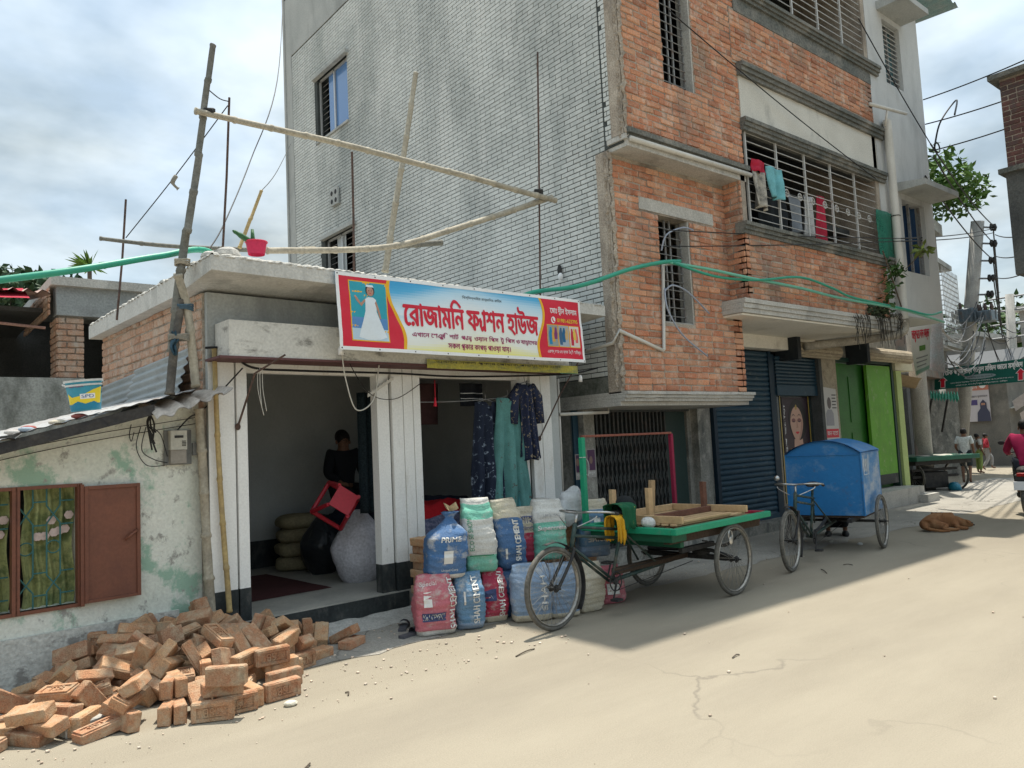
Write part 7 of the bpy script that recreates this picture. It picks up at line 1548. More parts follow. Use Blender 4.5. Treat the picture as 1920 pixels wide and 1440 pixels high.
M = MB(); M.tube(bez([pc_+Z*.08, bpx(468, 452, .12), bpx(436, 432, .12)], 6), [.02]*6+[.024]*4+[.016]*2+[.006], 6); M.build('cactus_arm', CAC, PT, smooth=True); M = MB(); M.tube([pc_+Z*.08, bpx(474, 450, .12), bpx(473, 430, .12)], [.018, .02, .012], 6); M.build('cactus_arm', CAC, PT, smooth=True)
# cords, awning irons and cables at the shop front
CAB = mat('black_cable', (.02, .02, .022), rough=.6, bump=0); WC = flat('white_cord', (.58, .56, .50), .7)
def cord(name, label, pts, r_, m_, cat='cable', group=None, smooth=True):
    M = MB(); M.tube(bez(pts, 8) if len(pts) > 2 else pts, r_, 6); return tag(M.build(name, m_, smooth=smooth), label, cat, group)
sf = lambda x, y, v=-.02: PL(x, y, sp(0, v, 0), 3.1)
cord('electric_cable', 'white electric cord hanging in a long loop under the banner', [sf(641, 660, -.36), sf(648, 710, -.3), sf(668, 768, -.25), sf(700, 750, -.22), sf(710, 690, -.2), sf(712, 668, -.3)], .006, WC)
M = MB(); q = sf(639, 655, -.38); M.tube([q+Z*.03, q, q-Z*.05], [.012, .024, .026], 10); tag(M.build('lamp_holder', INK_WHITE, smooth=True), 'white lamp holder hanging at the banner corner above the left doorway', 'lamp holder')
M = MB(); q = PL(1088, 708, sp(4.1, -.3, 0), 3.1); M.tube([q+Z*.03, q, q-Z*.05], [.012, .024, .024], 10); tag(M.build('lamp_holder', INK_WHITE, smooth=True), 'white lamp holder hanging near the tiled wall past the banner', 'lamp holder')
cord('black_cable', 'bundle of black cables strung along the door heads of the shop', [sf(385, 652, -.05), sf(430, 655, -.06), sf(470, 688, -.06), sf(560, 695, -.06), sf(740, 700, -.06), sf(860, 706, -.06), sf(1000, 704, -.06), PL(1075, 700, (0, 6.5, 0)), PL(1120, 690, (6.76, 0, 0), 90)], .010, CAB)
cord('black_cable', 'thin black cable sagging between the two doorways', [sf(645, 662, -.3), sf(690, 735, -.1), sf(740, 748, -.06), sf(790, 718, -.05)], .004, CAB)
cord('black_cable', 'black cables looping from the pillar to the electricity meter', [sf(455, 690, -.1), hp(2.1, .1, 2.0), hp(1.98, .1, 1.93), hp(1.9, .05, 1.83)], .006, CAB)
for i, pts in enumerate(([(1.62, 1.86), (1.58, 1.70), (1.66, 1.56), (1.80, 1.55)], [(1.66, 1.86), (1.62, 1.68), (1.72, 1.60), (1.82, 1.57)], [(1.70, 1.86), (1.76, 1.80), (1.80, 1.70), (1.82, 1.62)], [(1.55, 1.88), (1.53, 1.80), (1.55, 1.75), (1.57, 1.82)])):
    cord('house_wire', 'thin black wire dangling in a loop on the whitewashed wall by the meter', [hp(a, .04+.02*(k == 1), z_) for k, (a, z_) in enumerate(pts)], .0035, CAB, 'wire', 'wires looping to the meter')
for i, z_ in enumerate((.0, -.05)): cord('house_wire', 'thin black wire stretched under the eave of the whitewashed house', [hp(-.6, .02, 1.38+z_), hp(.9, .02, 1.74+z_), hp(2.05, .05, 1.93+z_)], .003, CAB, 'wire', 'wires under the eave')
M = MB(); q = hp(1.665, .12, 1.95); [M.tube(bez([q, q+V((random.uniform(-.03, .03), 0, -.08)), q+V((random.uniform(-.05, .05), 0, -.12-.2*random.random()))], 4), .007, 5) for _ in range(7)]; tag(M.build('rag_strands', cm('sootrag', (.03, .03, .03)), kind='stuff'), 'blackened rag strands hanging under the roof edge above the meter', 'rag')
for i, (a, b, c, l_) in enumerate((((446, 800), (478, 700), (535, 665), 'rusty awning iron hooked out from the left pillar'), ((1012, 822), (1050, 740), (1098, 655), 'dark awning iron slanting up from the right pillar'))):
    M = MB(); M.tube([sf(*a, -.02), sf(*b, -.25), sf(*c, -.42)] if i == 0 else [sf(*a, -.02), sf(*b, -.15), sf(*c, -.3)], .009, 6); tag(M.build('awning_iron', RUSTY), l_, 'iron rod', 'awning irons')
    M = MB(); M.ell(sf(*a, -.015), SU*.025, SV*.012, Z*.03, 10, 6); tag(M.build('iron_bracket', RUSTY), ['rusty bracket on the left shop pillar', 'rusty bracket on the right shop pillar'][i], 'bracket', 'awning brackets')
for i, (x, y) in enumerate(((487, 690), (492, 690), (483, 692))): cord('string', 'pale string dangling from the awning iron on the left pillar', [sf(x, y, -.2), sf(x+1, y+40, -.2), sf(x+4+4*i, y+75+6*i, -.2)], .003, WC, 'string', 'strings on the awning iron')
M = MB(); q0 = sf(690, 745, -.02); q1 = sf(738, 712, -.02); M.prism([q0, q1, q1+Z*.03, q0+Z*.03], SV*.01)
for k in range(7): c = q0.lerp(q1, k/7); M.prism([c+Z*.03, c+(q1-q0)*.05+Z*.03, c+(q1-q0)*.05+Z*.055], SV*.01)
tag(M.build('hanger_rack', PVC), 'notched pale hanger rack fixed aslant in the left doorway', 'rack')
cord('red_tassel', 'thin red cord with a tassel hanging in the right doorway', [sf(815, 712), sf(816, 745)], .004, INK_RED, 'tassel'); M = MB(); M.cyl(sf(816, 745), sf(816, 762), .006, .02, 8); M.build('tassel_end', INK_RED, bpy.data.objects['red_tassel'])
# side by the tiled wall
M = MB(); M.tube([PL(1046, 710, (0, 6.75, 0)), PL(1056, 940, (0, 6.75, 0))], .015, 8); M.tube([PL(1050, 777, (0, 6.72, 0)), PL(1140, 773, (0, 6.72, 0)), PL(1140, 745, (0, 6.72, 0))], .02, 8); tag(M.build('grey_conduit', PVC, smooth=True), 'pale conduit beside the right shop pillar under the tiled wall', 'pipe')
M = MB(); q = V((6.78, 7.09, 3.70)); M.ell(q, (.03, 0, 0), (0, .04, 0), Z*.05, 10, 7); tag(M.build('wall_bulb', INK_WHITE, smooth=True), 'white bulb on a black bracket on the grey tiled wall', 'lamp'); M = MB(); M.ell(q+V((.02, .03, .09)), (.02, 0, 0), (0, .04, 0), Z*.08, 10, 7, .3); M.build('bracket', BLK, bpy.data.objects['wall_bulb'])
M = MB(); q = V((6.80, 13.24, 6.49)); M.pbox(q+V((-.03, -.16, -.16)), (.04, 0, 0), (0, .32, 0), (0, 0, .32)); VT = M.build('vent_block', PLASTER, TB)
for a in (-.08, .08):
    for b in (-.08, .08): M = MB(); M.ell(q+V((-.033, a, b)), (.006, 0, 0), (0, .05, 0), Z*.05, 8, 4); M.build('vent_hole', BLK, VT)
# ================================================================ foliage
def leafmat(n, c): return mat('leaf_'+n, c, tuple(x*.6 for x in c), rough=.6, sc=4, bump=0, fine=.2, rv=.35, spec=.25)
def foliage(name, m_, parent, blobs, n, size, seed, droop=0.0, kind=None):
    rs = random.Random(seed); M = MB()
    for i in range(n):
        c, r_ = blobs[rs.randrange(len(blobs))]; d = V((rs.gauss(0, 1), rs.gauss(0, 1), rs.gauss(0, 1))).normalized(); q = V(c)+V((d.x*r_[0], d.y*r_[1], d.z*r_[2]))*(rs.random()**.45)
        a = V((rs.gauss(0, 1), rs.gauss(0, 1), rs.gauss(0, .6)-droop)).normalized(); b = a.orthogonal().normalized(); b = (Matrix.Rotation(rs.uniform(0, 6.28), 3, a) @ b); s_ = size*rs.uniform(.6, 1.4)
        nn = a.cross(b)*s_*.08
        M.add([q, q+a*s_*.5+b*s_*.24+nn, q+a*s_, q+a*s_*.5-b*s_*.24+nn], [(0, 1, 2), (0, 2, 3)], rs.random()+.001)
    return M.build(name, m_, parent, kind=kind)
def tree(name, label, base, h, blobs, n, size, c, seed, cat='tree', group=None, r_=.12):
    T = thing(name, label, cat, base, group); base = V(base); M = MB()
    top = base+Z*h; M.tube([base, base.lerp(top, .5)+V((.1*r_*8, 0, 0)), top], [r_, r_*.75, r_*.5], 8)
    for bc_, br in blobs: M.tube([base.lerp(top, .75), V(bc_)], [r_*.4, r_*.12], 6)
    M.build('trunk', mat('bark', (.14, .11, .085), rough=.95, sc=8, bump=.5), T, smooth=True); foliage('crown', leafmat(name+str(seed), c), T, blobs, n, size, seed); return T
# ================================================================ far end of the street
def bpt(x, y, xx): return PL(x, y, (xx, 0, 0), 90)
DW = mat('stained_far_wall', (.27, .265, .245), (.20, .20, .185), rough=.95, sc=1.2, bump=.2, stain=(.09, .095, .09), stain_amt=.46, stain_sc=(1.0, 1.0, .5), stain2=((.26, .15, .11), .37, (.8, .8, 1.2)))
F1 = thing('balcony_house', 'pale two-storey house with white barred balconies behind the transformer pole', 'building', (23, 10.4, 0))
fa_ = R(10); fu = V((math.cos(fa_), math.sin(fa_), 0)); fn_ = V((math.sin(fa_), -math.cos(fa_), 0)); fo = V((21.6, 9.25, 0))
def fp(a, o, z): return fo+fu*a+fn_*o+Z*z
def fbox(mb, a0, a1, o0, o1, z0, z1): mb.pbox(fp(a0, o0, z0), fu*(a1-a0), fn_*(o1-o0), Z*(z1-z0))
M = MB(); fbox(M, 0, 5.2, -5, 0, 3.0, 8.0); fbox(M, 0, 5.2, -5, -.4, 0, 3.0); M.build('wall', DW, F1)
M = MB(); fbox(M, -.1, 5.3, 0, .18, 7.7, 8.05); fbox(M, -.1, 5.3, .0, .35, 6.5, 6.65); M.build('parapet', PLASTER, F1)
for a0 in (.3, 2.9):
    M = MB(); fbox(M, a0, a0+2.2, .0, .5, 3.9, 4.0); bal = M.build('balcony', PLASTER, F1)
    M = MB(); fbox(M, a0, a0+2.2, -.02, .01, 4.0, 6.3); M.build('recess_shade', DARK, bal)  # flat dark sheet on the wall, painted shade instead of a hollow balcony
    M = MB()
    for i in range(15): fbox(M, a0, a0+2.2, .48, .495, 4.05+.15*i, 4.075+.15*i)
    for i in range(12): fbox(M, a0+2.18*i/11, a0+2.18*i/11+.025, .496, .51, 4.0, 6.3)
    for i in range(15): fbox(M, a0-.005, a0+.012, .0, .48, 4.05+.15*i, 4.075+.15*i)
    M.build('bars', GRI, bal)
M = MB(); fbox(M, .2, 1.8, -.3, -.1, .3, 2.6); M.build('shopfront', DARK, F1)
# stall with packets under a tan canvas
ST = thing('snack_stall', 'small dark street stall hung with snack packets under a tan canvas', 'stall', (18.4, 8.9, 0))
def st_(x, y): return PL(x, y, (18.5, 9.0, 0), 30)
M = MB(); sa_ = R(30); s1 = V((math.cos(sa_), math.sin(sa_), 0)); s2 = V((math.sin(sa_), -math.cos(sa_), 0)); o_ = V((17.6, 8.4, 0))
M.pbox(o_-s2*2.0, s1*2.6, s2*2.0, Z*2.7); M.build('booth', flat('stall_dark', (.05, .045, .04), .8), ST)
for i in range(26):
    r_ = random.Random(i); c = o_+s1*(.15+.09*i)+s2*.06+Z*(1.5+.75*r_.random()); Q = MB(); Q.cbox(c, s1*.05, s2*.02, Z*(.07+.05*r_.random()), .01); Q.build('packet', flat('packet%d' % (i % 4), [(.45, .30, .05), (.32, .12, .05), (.50, .44, .30), (.12, .10, .07)][i % 4], .5), ST)
cvs = mat('tan_canvas', (.48, .36, .23), (.40, .29, .18), rough=.9, sc=3, bump=.2)
M = MB(); M.grid(lambda u, v: o_+s1*(-.2+3.0*u)+s2*(1.2*v-.1)+Z*(2.95-.35*v+.06*math.sin(u*9)-.08*math.sin(math.pi*u)), 16, 6); M.build('canvas', cvs, ST, smooth=True)
M = MB(); M.grid(lambda u, v: o_+s1*(.9+1.2*u)+s2*(.5+.1*math.sin(u*5))+Z*(.9+.7*v*(1-.7*u)), 10, 6); M.build('hanging_sheet', cm('dusty_sheet', (.42, .38, .32)), ST, smooth=True)
# poles
PCON = mat('pole_concrete', (.42, .41, .385), (.34, .335, .315), rough=.95, sc=3, bump=.3, stain=(.26, .255, .24), stain_amt=.4, stain_sc=(4, 4, 1))
P1b = G(1738, 920); P1 = thing('utility_pole', 'thick concrete utility pole covered with torn notices behind the market cart', 'pole', P1b)
M = MB(); M.tube([P1b, P1b+Z*3.4+V((-.05, -.05, 0)), P1b+Z*8.0+V((-.15, -.1, 0))], [.20, .19, .16], 14); M.build('shaft', PCON, P1, smooth=True)
for z0, z1, c_ in ((1.2, 2.2, (.48, .48, .47)), (.7, 1.2, (.45, .36, .36))):
    M = MB(); vd = (CAMP-P1b); a0 = math.atan2(vd.y, vd.x); M.grid(lambda u, v: P1b+V((math.cos(a0-1+2*u), math.sin(a0-1+2*u), 0))*((.207)-.004*(z0+(z1-z0)*v))+Z*(z0+(z1-z0)*v), 10, 4); nt_ = M.build('notice', ink('polepaper%d' % int(z0*10), c_), P1)
    M = MB(); M.grid(lambda u, v: P1b+V((math.cos(a0-.3+.6*u), math.sin(a0-.3+.6*u), 0))*((.210)-.004*(z0+.3))+Z*(z0+.2+(z1-z0)*.55*v), 6, 3); M.build('notice_print', ink('polefig', (.13, .13, .14)), nt_)
p2b = G(1797, 886); p2t = bpt(1833, 415, p2b.x-.4)
P2 = thing('transformer_pole', 'leaning concrete pole carrying a blue transformer and many insulators', 'pole', p2b)
M = MB(); M.tube([p2b, p2b.lerp(p2t, .5), p2t], [.22, .21, .19], 14); M.build('shaft', PCON, P2, smooth=True)
def on2(y): t = (886-y)/(886-415); return p2b.lerp(p2t, t)
TRB = mat('transformer_blue', (.17, .22, .26), (.13, .17, .2), rough=.5, sc=4, stain=(.2, .13, .09), stain_amt=.36, stain_sc=(4, 4, 4))
for (xa, xb, ya, yb, dd) in ((1797, 1830, 577, 608, .25), (1834, 1864, 581, 606, .3)):
    a = bpt(xa, yb, p2b.x-.3); b = bpt(xb, ya, p2b.x-.3); c = (a+b)/2; M = MB(); M.cbox(c, X*dd, Y*abs(a.y-b.y)/2, Z*abs(a.z-b.z)/2, .03); tr_b = M.build('transformer', TRB, P2)
    for k in range(3): M = MB(); q = c+Z*(abs(a.z-b.z)/2)+Y*(.18*(k-1)); M.tube([q, q+Z*.12, q+Z*.24], [.05, .06, .03], 8); M.build('bushing', flat('brown_glaze', (.10, .07, .06), .3), tr_b)
    for k in range(6): M = MB(); M.box(c.x-dd-.05, c.x-dd, c.y-.4+.14*k, c.y-.36+.14*k, c.z-abs(a.z-b.z)*.4, c.z+abs(a.z-b.z)*.4); M.build('fin', TRB, tr_b)
for y, xr_ in ((425, 1865), (455, 1866), (487, 1864), (520, 1862), (550, 1860)):
    c = on2(y); e_ = bpt(xr_, y+2, p2b.x-.4); M = MB(); M.tube([c, e_], .03, 6); arm_ = M.build('cross_arm', flat('galvanised', (.25, .26, .27), .5), P2)
    for k in (.82, 1.0): M = MB(); q = c.lerp(e_, k); M.tube([q-Z*.1, q, q+Z*.12], [.03, .07, .04], 8); M.build('insulator', BLK, arm_)
p3b = G(1906, 862); p3t = AT(1893, 552, (p3b-CAMP).length); P3 = thing('utility_pole', 'slender concrete utility pole farthest up the street', 'pole', p3b)
M = MB(); M.tube([p3b, p3t], [.22, .16], 12); M.build('shaft', PCON, P3, smooth=True); M = MB(); [M.tube([p3t-Z*(.1+.55*k)-Y*.8, p3t-Z*(.1+.55*k)+Y*.8], .04, 6) for k in range(4)]; M.build('cross_arms', flat('galvanised', (.25, .26, .27), .5), P3)
# green road sign
gx = 26.0; gTL, gTR, gBL, gBR = bpt(1752, 693, gx), bpt(1932, 671, gx), bpt(1752, 731, gx), bpt(1932, 714, gx); GW = (gTR-gTL).length; GH = (gTL-gBL).length
def gs(x, y, o): u, v = x/GW, y/GH; return gBL.lerp(gBR, u).lerp(gTL.lerp(gTR, u), v)-X*(.02+o)
GS = thing('green_mosque_sign', 'long dark green sign with white Bengali lettering and red arrows across the street', 'sign', gBL)
M = MB(); M.prism([gs(0, 0, -.02), gs(GW, 0, -.02), gs(GW, GH, -.02), gs(0, GH, -.02)], X*.05); M.build('board', flat('sign_green', (.01, .12, .095), .5), GS)
letters('sign_name', 'উত্তরপাকির েটক পশ<_চ>িমপাড়া আব<_দ>ুল মিজদ জােম মস্িজদ', INK_WHITE, gs, (-.35, GW*.93, GH*.56, GH*.96), GS, bold=.006, off=.012)
shape('date_pill', ink('pill', (.28, .36, .38)), gs, ovalp(GW*.50, GH*.42, GW*.165, GH*.11), GS, .012); letters('sign_date', 'স্থাপিতঃ ১০/০৬/২০১৮ইং', INK_BLK, gs, (GW*.36, GW*.64, GH*.36, GH*.48), GS, off=.02)
for k in (0, 1): letters('sign_small', ['গ্রামঃ উত্তর দত্তপাড়া, টেশিস েটক পশ্চিমপাড়া, পোঃ এরশাদ নগর-১৭১২।', 'ওয়ার্ড নং ৪৯, থানাঃ টঙ্গী পূর্ব, গাজীপুর মহানগর, গাজীপুর।'][k], INK_WHITE, gs, (GW*(.18+.06*k), GW*(.84-.06*k), GH*(.19-.13*k), GH*(.28-.13*k)), GS, off=.012)
for ax_ in (.10, .91):
    c = GW*ax_; shape('arrow_edge', INK_WHITE, gs, [(c-.045*GW*.62, GH*.05), (c+.045*GW*.62, GH*.05), (c+.045*GW*.62, GH*.38), (c+.052*GW, GH*.38), (c, GH*.62), (c-.052*GW, GH*.38), (c-.045*GW*.62, GH*.38)], GS, .012)
    shape('arrow', INK_RED, gs, [(c-.035*GW*.62, GH*.08), (c+.035*GW*.62, GH*.08), (c+.035*GW*.62, GH*.40), (c+.040*GW, GH*.40), (c, GH*.58), (c-.040*GW, GH*.40), (c-.035*GW*.62, GH*.40)], GS, .02)
for u in (.02, .98): M = MB(); q = gs(GW*u, 0, -.03); M.tube([V((q.x+.08, q.y, 0)), V((q.x+.08, q.y, q.z+GH))], .05, 8); M.build('post', PCON, GS)
# white cloth banner by the drainpipe
wTL, wTR, wBR, wBL = [PL(x, y, (15.35, 5.55, 0), 62) for x, y in ((1703, 606), (1748, 602), (1742, 692), (1718, 706))]
def wb_(x, y, o): p = wBL.lerp(wBR, x).lerp(wTL.lerp(wTR, x), y); n_ = (wTR-wTL).cross(wTL-wBL).normalized(); n_ = n_ if n_.dot(CAMP-p) > 0 else -n_; return p+n_*(o+.015*math.sin(x*5+y*4))
WB = thing('white_banner', 'white cloth banner with red Bengali lettering hung beside the drainpipe', 'banner', wBL)
M = MB(); M.grid(lambda u, v: wb_(u, v, 0), 10, 14); M.build('cloth', ink('bannercloth', (.68, .68, .67)), WB, smooth=True)
letters('banner_name', 'তারুণ<y>ের লাল কার্ড', INK_RED, wb_, (.08, .92, .62, .86), WB, bold=.006, off=.004); shape('badge', ink('badgegreen', (.10, .25, .05)), wb_, rectp(.38, .70, .44, .54), WB, .004, .2)
for k in range(3): shape('small_line', ink('greyline', (.30, .30, .32)), wb_, rectp(.2, .85-.05*k, .30-.08*k, .325-.08*k), WB, .004, .2)
shape('foot_band', ink('paleband', (.28, .42, .36)), wb_, rectp(.1, .98, .02, .09), WB, .004, .2)
M = MB(); wT2 = PL(1766, 606, (15.6, 5.9, 0), 62); M.grid(lambda u, v: wTR.lerp(wT2, u).lerp(wBR.lerp(wT2-Z*.95, u), v)+V((.1, .05, 0)), 6, 8); tag(M.build('faded_banner', mat('faded_print', (.42, .50, .54), (.50, .40, .40), rough=.6, sc=3, bump=.1), smooth=True), 'faded blue printed cloth hanging behind the white banner', 'banner')
# awning, poster wall and houses closing the street
AWN = thing('green_awning', 'green corrugated plastic awning over a low wall past the stall', 'awning', G(1772, 890))
aw0 = PL(1744, 748, (24, 9.6, 0), 70); aw1 = PL(1799, 752, (24, 9.6, 0), 70); awt0 = PL(1744, 735, (24.6, 10.2, 0), 70); awt1 = PL(1796, 737, (24.6, 10.2, 0), 70)
M = MB(); M.grid(lambda u, v: aw0.lerp(aw1, u).lerp(awt0.lerp(awt1, u), v)+Z*.05*math.sin(u*60), 80, 3); M.build('sheet', mat('green_grp', (.08, .40, .26), (.14, .46, .33), rough=.5, sc=4, bump=.05), AWN, smooth=True)
for k in (.05, .6): M = MB(); q = aw0.lerp(aw1, k); M.tube([q, q+V((.7, .5, -.9))], .03, 6); M.build('strut', BLK, AWN)
M = MB(); q0 = V((24.7, 11.2, 0)); M.pbox(q0, V((1.2, -1.55, 0)), V((.3, .2, 0)), Z*2.5); tag(M.build('old_wall', GRIME), 'dirty old wall under the green awning', 'wall')
M = MB(); q0 = G(1782, 880); M.tube([q0, q0+V((-.3, .15, 1.4)), q0+V((-.1, .1, 2.9))], [.30, .26, .22], 10); tag(M.build('stone_post', GRIME, smooth=True), 'thick leaning grey post in front of the old wall', 'post')
EW = thing('poster_wall', 'dark low building at the end of the street carrying a large poster', 'building', (31, 11, 0))
M = MB(); M.box(31, 34, 9.9, 14.5, 0, 3.4); M.build('wall', mat('soot_wall', (.20, .19, .17), (.13, .13, .12), rough=.95, sc=1.5, stain=(.3, .28, .25), stain_amt=.36, stain_sc=(1, 1, 1)), EW)
M = MB(); M.prism([(30.5, 9.6, 3.4), (30.5, 14.8, 3.4), (30.5, 14.8, 3.5), (30.5, 9.6, 3.5)], V((3.8, 0, .9))); M.build('roof', flat('dark_tin', (.07, .075, .08), .6), EW)
po = lambda x, y, o: bpt(1800, 792, 30.95)+Y*-x*1.0+Z*y-X*(.02+o)
pw = abs(bpt(1800, 760, 30.95).y-bpt(1860, 760, 30.95).y); phh = bpt(1800, 712, 30.95).z-bpt(1800, 792, 30.95).z
shape('poster', ink('posterpaper', (.58, .55, .58)), po, rectp(0, pw, 0, phh), EW, 0, .5); shape('poster_band', ink('salmon', (.55, .22, .16)), po, rectp(0, pw, phh*.72, phh), EW, .01, .5); shape('poster_band', ink('indigo', (.10, .08, .22)), po, rectp(.03, pw*.62, phh*.38, phh*.5), EW, .01, .5)
shape('poster_moon', INK_WHITE, po, ovalp(pw*.82, phh*.86, pw*.12, phh*.1), EW, .02, .5); shape('poster_head', INK_SKIN, po, ovalp(pw*.18, phh*.84, pw*.09, phh*.1), EW, .02, .5); shape('poster_figure', ink('slate', (.07, .075, .12)), po, [(pw*.58, 0), (pw*.60, phh*.2), (pw*.70, phh*.30), (pw*.70, phh*.42), (pw*.80, phh*.5), (pw*.90, phh*.42), (pw*.90, phh*.3), (pw*.98, phh*.2), (pw, 0)], EW, .02, .5); shape('poster_eyes', INK_SKIN, po, rectp(pw*.74, pw*.86, phh*.37, phh*.42), EW, .03, .5)
letters('poster_words', 'সালাম', INK_WHITE, po, (pw*.3, pw*.66, phh*.76, phh*.86), EW, off=.02); letters('poster_words', 'সকল ধর্মপ্রাণ মুসলমান', INK_BLK, po, (pw*.05, pw*.95, phh*.54, phh*.60), EW, off=.02)
FW_ = thing('old_white_house', 'old whitewashed house with dark cross-shaped mouldings and shuttered windows', 'building', (35, 11, 0))
M = MB(); M.box(35, 39, 7, 11.8, 0, 4.1); M.build('wall', mat('old_whitewash', (.48, .47, .42), (.38, .375, .34), rough=.95, sc=1, stain=(.16, .16, .14), stain_amt=.42, stain_sc=(1, 1, .6)), FW_)
M = MB(); M.box(34.6, 39.2, 6.9, 11.9, 4.1, 4.25); M.build('eave', SOOT, FW_)
for y_ in (11.1, 10.2, 9.3):
    M = MB(); M.box(34.93, 35, y_-.08, y_+.08, .8, 3.5); M.build('moulding', SOOT, FW_); M = MB(); M.box(34.92, 34.995, y_-.35, y_+.35, 2.6, 2.75); M.build('moulding', SOOT, FW_)
    M = MB(); M.box(34.95, 35.0, y_-.62, y_-.22, .6, 2.3); M.build('window', BLUESH, FW_)
# further roofs and trees
hs_ = [(40, 8, 12, 6.5, (.40, .37, .33)), (42, -2, 5.5, 5.5, (.40, .40, .38)), (30, 15, 22, 6.5, (.42, .40, .36)), (48, 2, 9, 8, (.44, .42, .42)), (36, 12.5, 20, 5.2, (.38, .36, .33))]
hl = ['flat cream house far up the street behind the slender pole', 'low grey house far down the right side of the street', 'fawn house behind the balcony house', 'tallest far house closing the view up the street', 'dull brown house behind the poster wall']
for (x, y0, y1, h, c), l_ in zip(hs_, hl):
    T = thing('far_house', l_, 'building', (x, y0, 0)); M = MB(); M.box(x, x+5, y0, y1, 0, h); M.build('wall', mat('farwall%d' % x, c, rough=.95, sc=.8, bump=0, stain=(.2, .2, .19), stain_amt=.4, stain_sc=(.7, .7, .3)), T)
    M = MB(); M.box(x-.3, x+5.2, y0-.2, y1+.2, h, h+.2); M.build('roof', CONC, T)
    for i in range(int((y1-y0)/1.6)):
        for zz in [q for q in (1.2, 4.0) if q+1.3 < h]: M = MB(); M.box(x-.04, x, y0+.4+1.6*i, y0+1.4+1.6*i, zz, zz+1.2); M.build('window', DARK, T)
tb = fp(3.6, -.6, 8.0)
tree('roof_shrub', 'bright feathery shrub growing on the roof of the balcony house', tb, 1.0, [(tb+V((.3, -.4, 1.3)), (1.5, 1.5, 1.0)), (tb+V((1.4, -1.0, .9)), (1.2, 1.1, .8)), (tb+V((-.8, .2, 1.6)), (1.1, 1.2, .9))], 2200, .26, (.10, .20, .04), 5, 'shrub', None, .06)
for i, (x, y, h, rr_, c, l_) in enumerate(((46, 13.5, 7, 2.8, (.07, .13, .03), 'tree with yellowish crown rising behind the slender pole'), (52, 17, 9, 3.2, (.05, .10, .03), 'dark tree behind the far houses up the street'), (60, 8, 8, 3.5, (.05, .09, .03), 'broad dark tree at the far end of the street'))):
    b = V((x, y, 0)); tree('street_tree', l_, b, h*.6, [(b+V((0, 0, h*.75)), (rr_, rr_, rr_*.8)), (b+V((0, -rr_*.8, h*.6)), (rr_*.7, rr_*.7, rr_*.6)), (b+V((0, rr_*.8, h*.65)), (rr_*.7, rr_*.7, rr_*.6))], 1800, .5, c, 20+i, 'tree', None, .2)
M = MB()
for k, (x, y) in enumerate(((1898, 752), (1912, 775))):
    c = AT(x, y, 27+2*k); M = MB(); M.grid(lambda u, v: c+V((.2*v, -1.6*u, .35*math.sin(math.pi*u)-.3*v)), 8, 4); T = thing('street_parasol', ['pale cloth awning stretched over the far roadside', 'second pale cloth awning lower over the far roadside'][k], 'awning', (c.x, c.y, 0), 'cloth awnings far up the street'); M.build('cloth', cm('paleawn', (.55, .52, .54)), T, smooth=True); M = MB(); M.tube([V((c.x, c.y-.8, 0)), V((c.x, c.y-.8, c.z+.3))], .03, 6); M.build('pole', IRON, T)
# roadside stalls under the far wall
for i, (px, py, c_, l_) in enumerate(((1868, 868, (.30, .05, .05), 'small stall with red cloth front near the end of the street'), (1893, 866, (.08, .17, .28), 'small stall with blue cloth front near the end of the street'), (1915, 872, (.42, .34, .12), 'small stall with yellow cloth front near the end of the street'))):
    b = G(px, py); T = thing('roadside_stall', l_, 'stall', b)
    for dy_ in (-.55, .55):
        M = MB(); M.tube([b+V((0, dy_, 0)), b+V((0, dy_, 2.1))], .03, 6); M.build('post', MATS['dark_timber'], T)
    M = MB(); M.box(b.x, b.x+.8, b.y-.6, b.y+.6, .75, .82); M.build('counter', MATS['dark_timber'], T)
    M = MB(); M.grid(lambda u, v: b+V((-.02+.02*math.sin(u*14), -.6+1.2*u, .1+.68*v)), 12, 3); M.build('front_cloth', cm('stall%d' % i, c_), T, smooth=True)
    M = MB(); M.grid(lambda u, v: b+V((-.4+1.4*v, -.75+1.5*u, 2.05+.25*v+.03*math.sin(u*9))), 10, 3); M.build('canopy', cm('stallroof%d' % i, [(.35, .36, .38), (.10, .16, .13), (.5, .47, .4)][i]), T, smooth=True)
    for k in range(6): M = MB(); q = b+V((.1+.1*(k % 2), -.5+.2*k, .82)); M.cbox(q+Z*.1, (.07, 0, 0), (0, .08, 0), (0, 0, .1), .015); M.build('goods', flat('goods%d' % (k % 3), [(.4, .1, .06), (.35, .3, .1), (.1, .2, .12)][k % 3], .6), T)
# dark brick house across the street, upper floor jutting out
RB_ = thing('dark_brick_house', 'dark brick house across the street with jutting upper floor', 'building', (14, 3, 0))
e0 = AT(1886, 330, 14.6); ex0, ey0 = e0.x, e0.y
zl_, zm, zh = PL(1905, 515, (ex0, 0, 0), 90).z, PL(1890, 318, (ex0, 0, 0), 90).z, PL(1872, 150, (ex0, 0, 0), 90).z
M = MB(); M.box(ex0, ex0+4, ey0-3.5, ey0, zl_, zm-.05); M.box(ex0+.2, ex0+4, ey0-4, ey0-1.6, 0, zl_); M.build('lower_wall', mat('black_mould', (.075, .08, .08), (.14, .145, .14), rough=.95, sc=2, bump=.3, stain=(.22, .22, .21), stain_amt=.35, stain_sc=(2, 2, .8)), RB_)
M = MB(); M.box(ex0+.03, ex0+4, ey0-3.5, ey0-.03, zm, zh); M.build('upper_wall', MORTAR, RB_)
M = MB(); M.box(ex0-.08, ex0+4, ey0-3.5, ey0+.08, zm-.06, zm+.02); M.box(ex0-.1, ex0+4, ey0-3.5, ey0+.1, zh, zh+.08); M.build('cornice', SOOT, RB_)
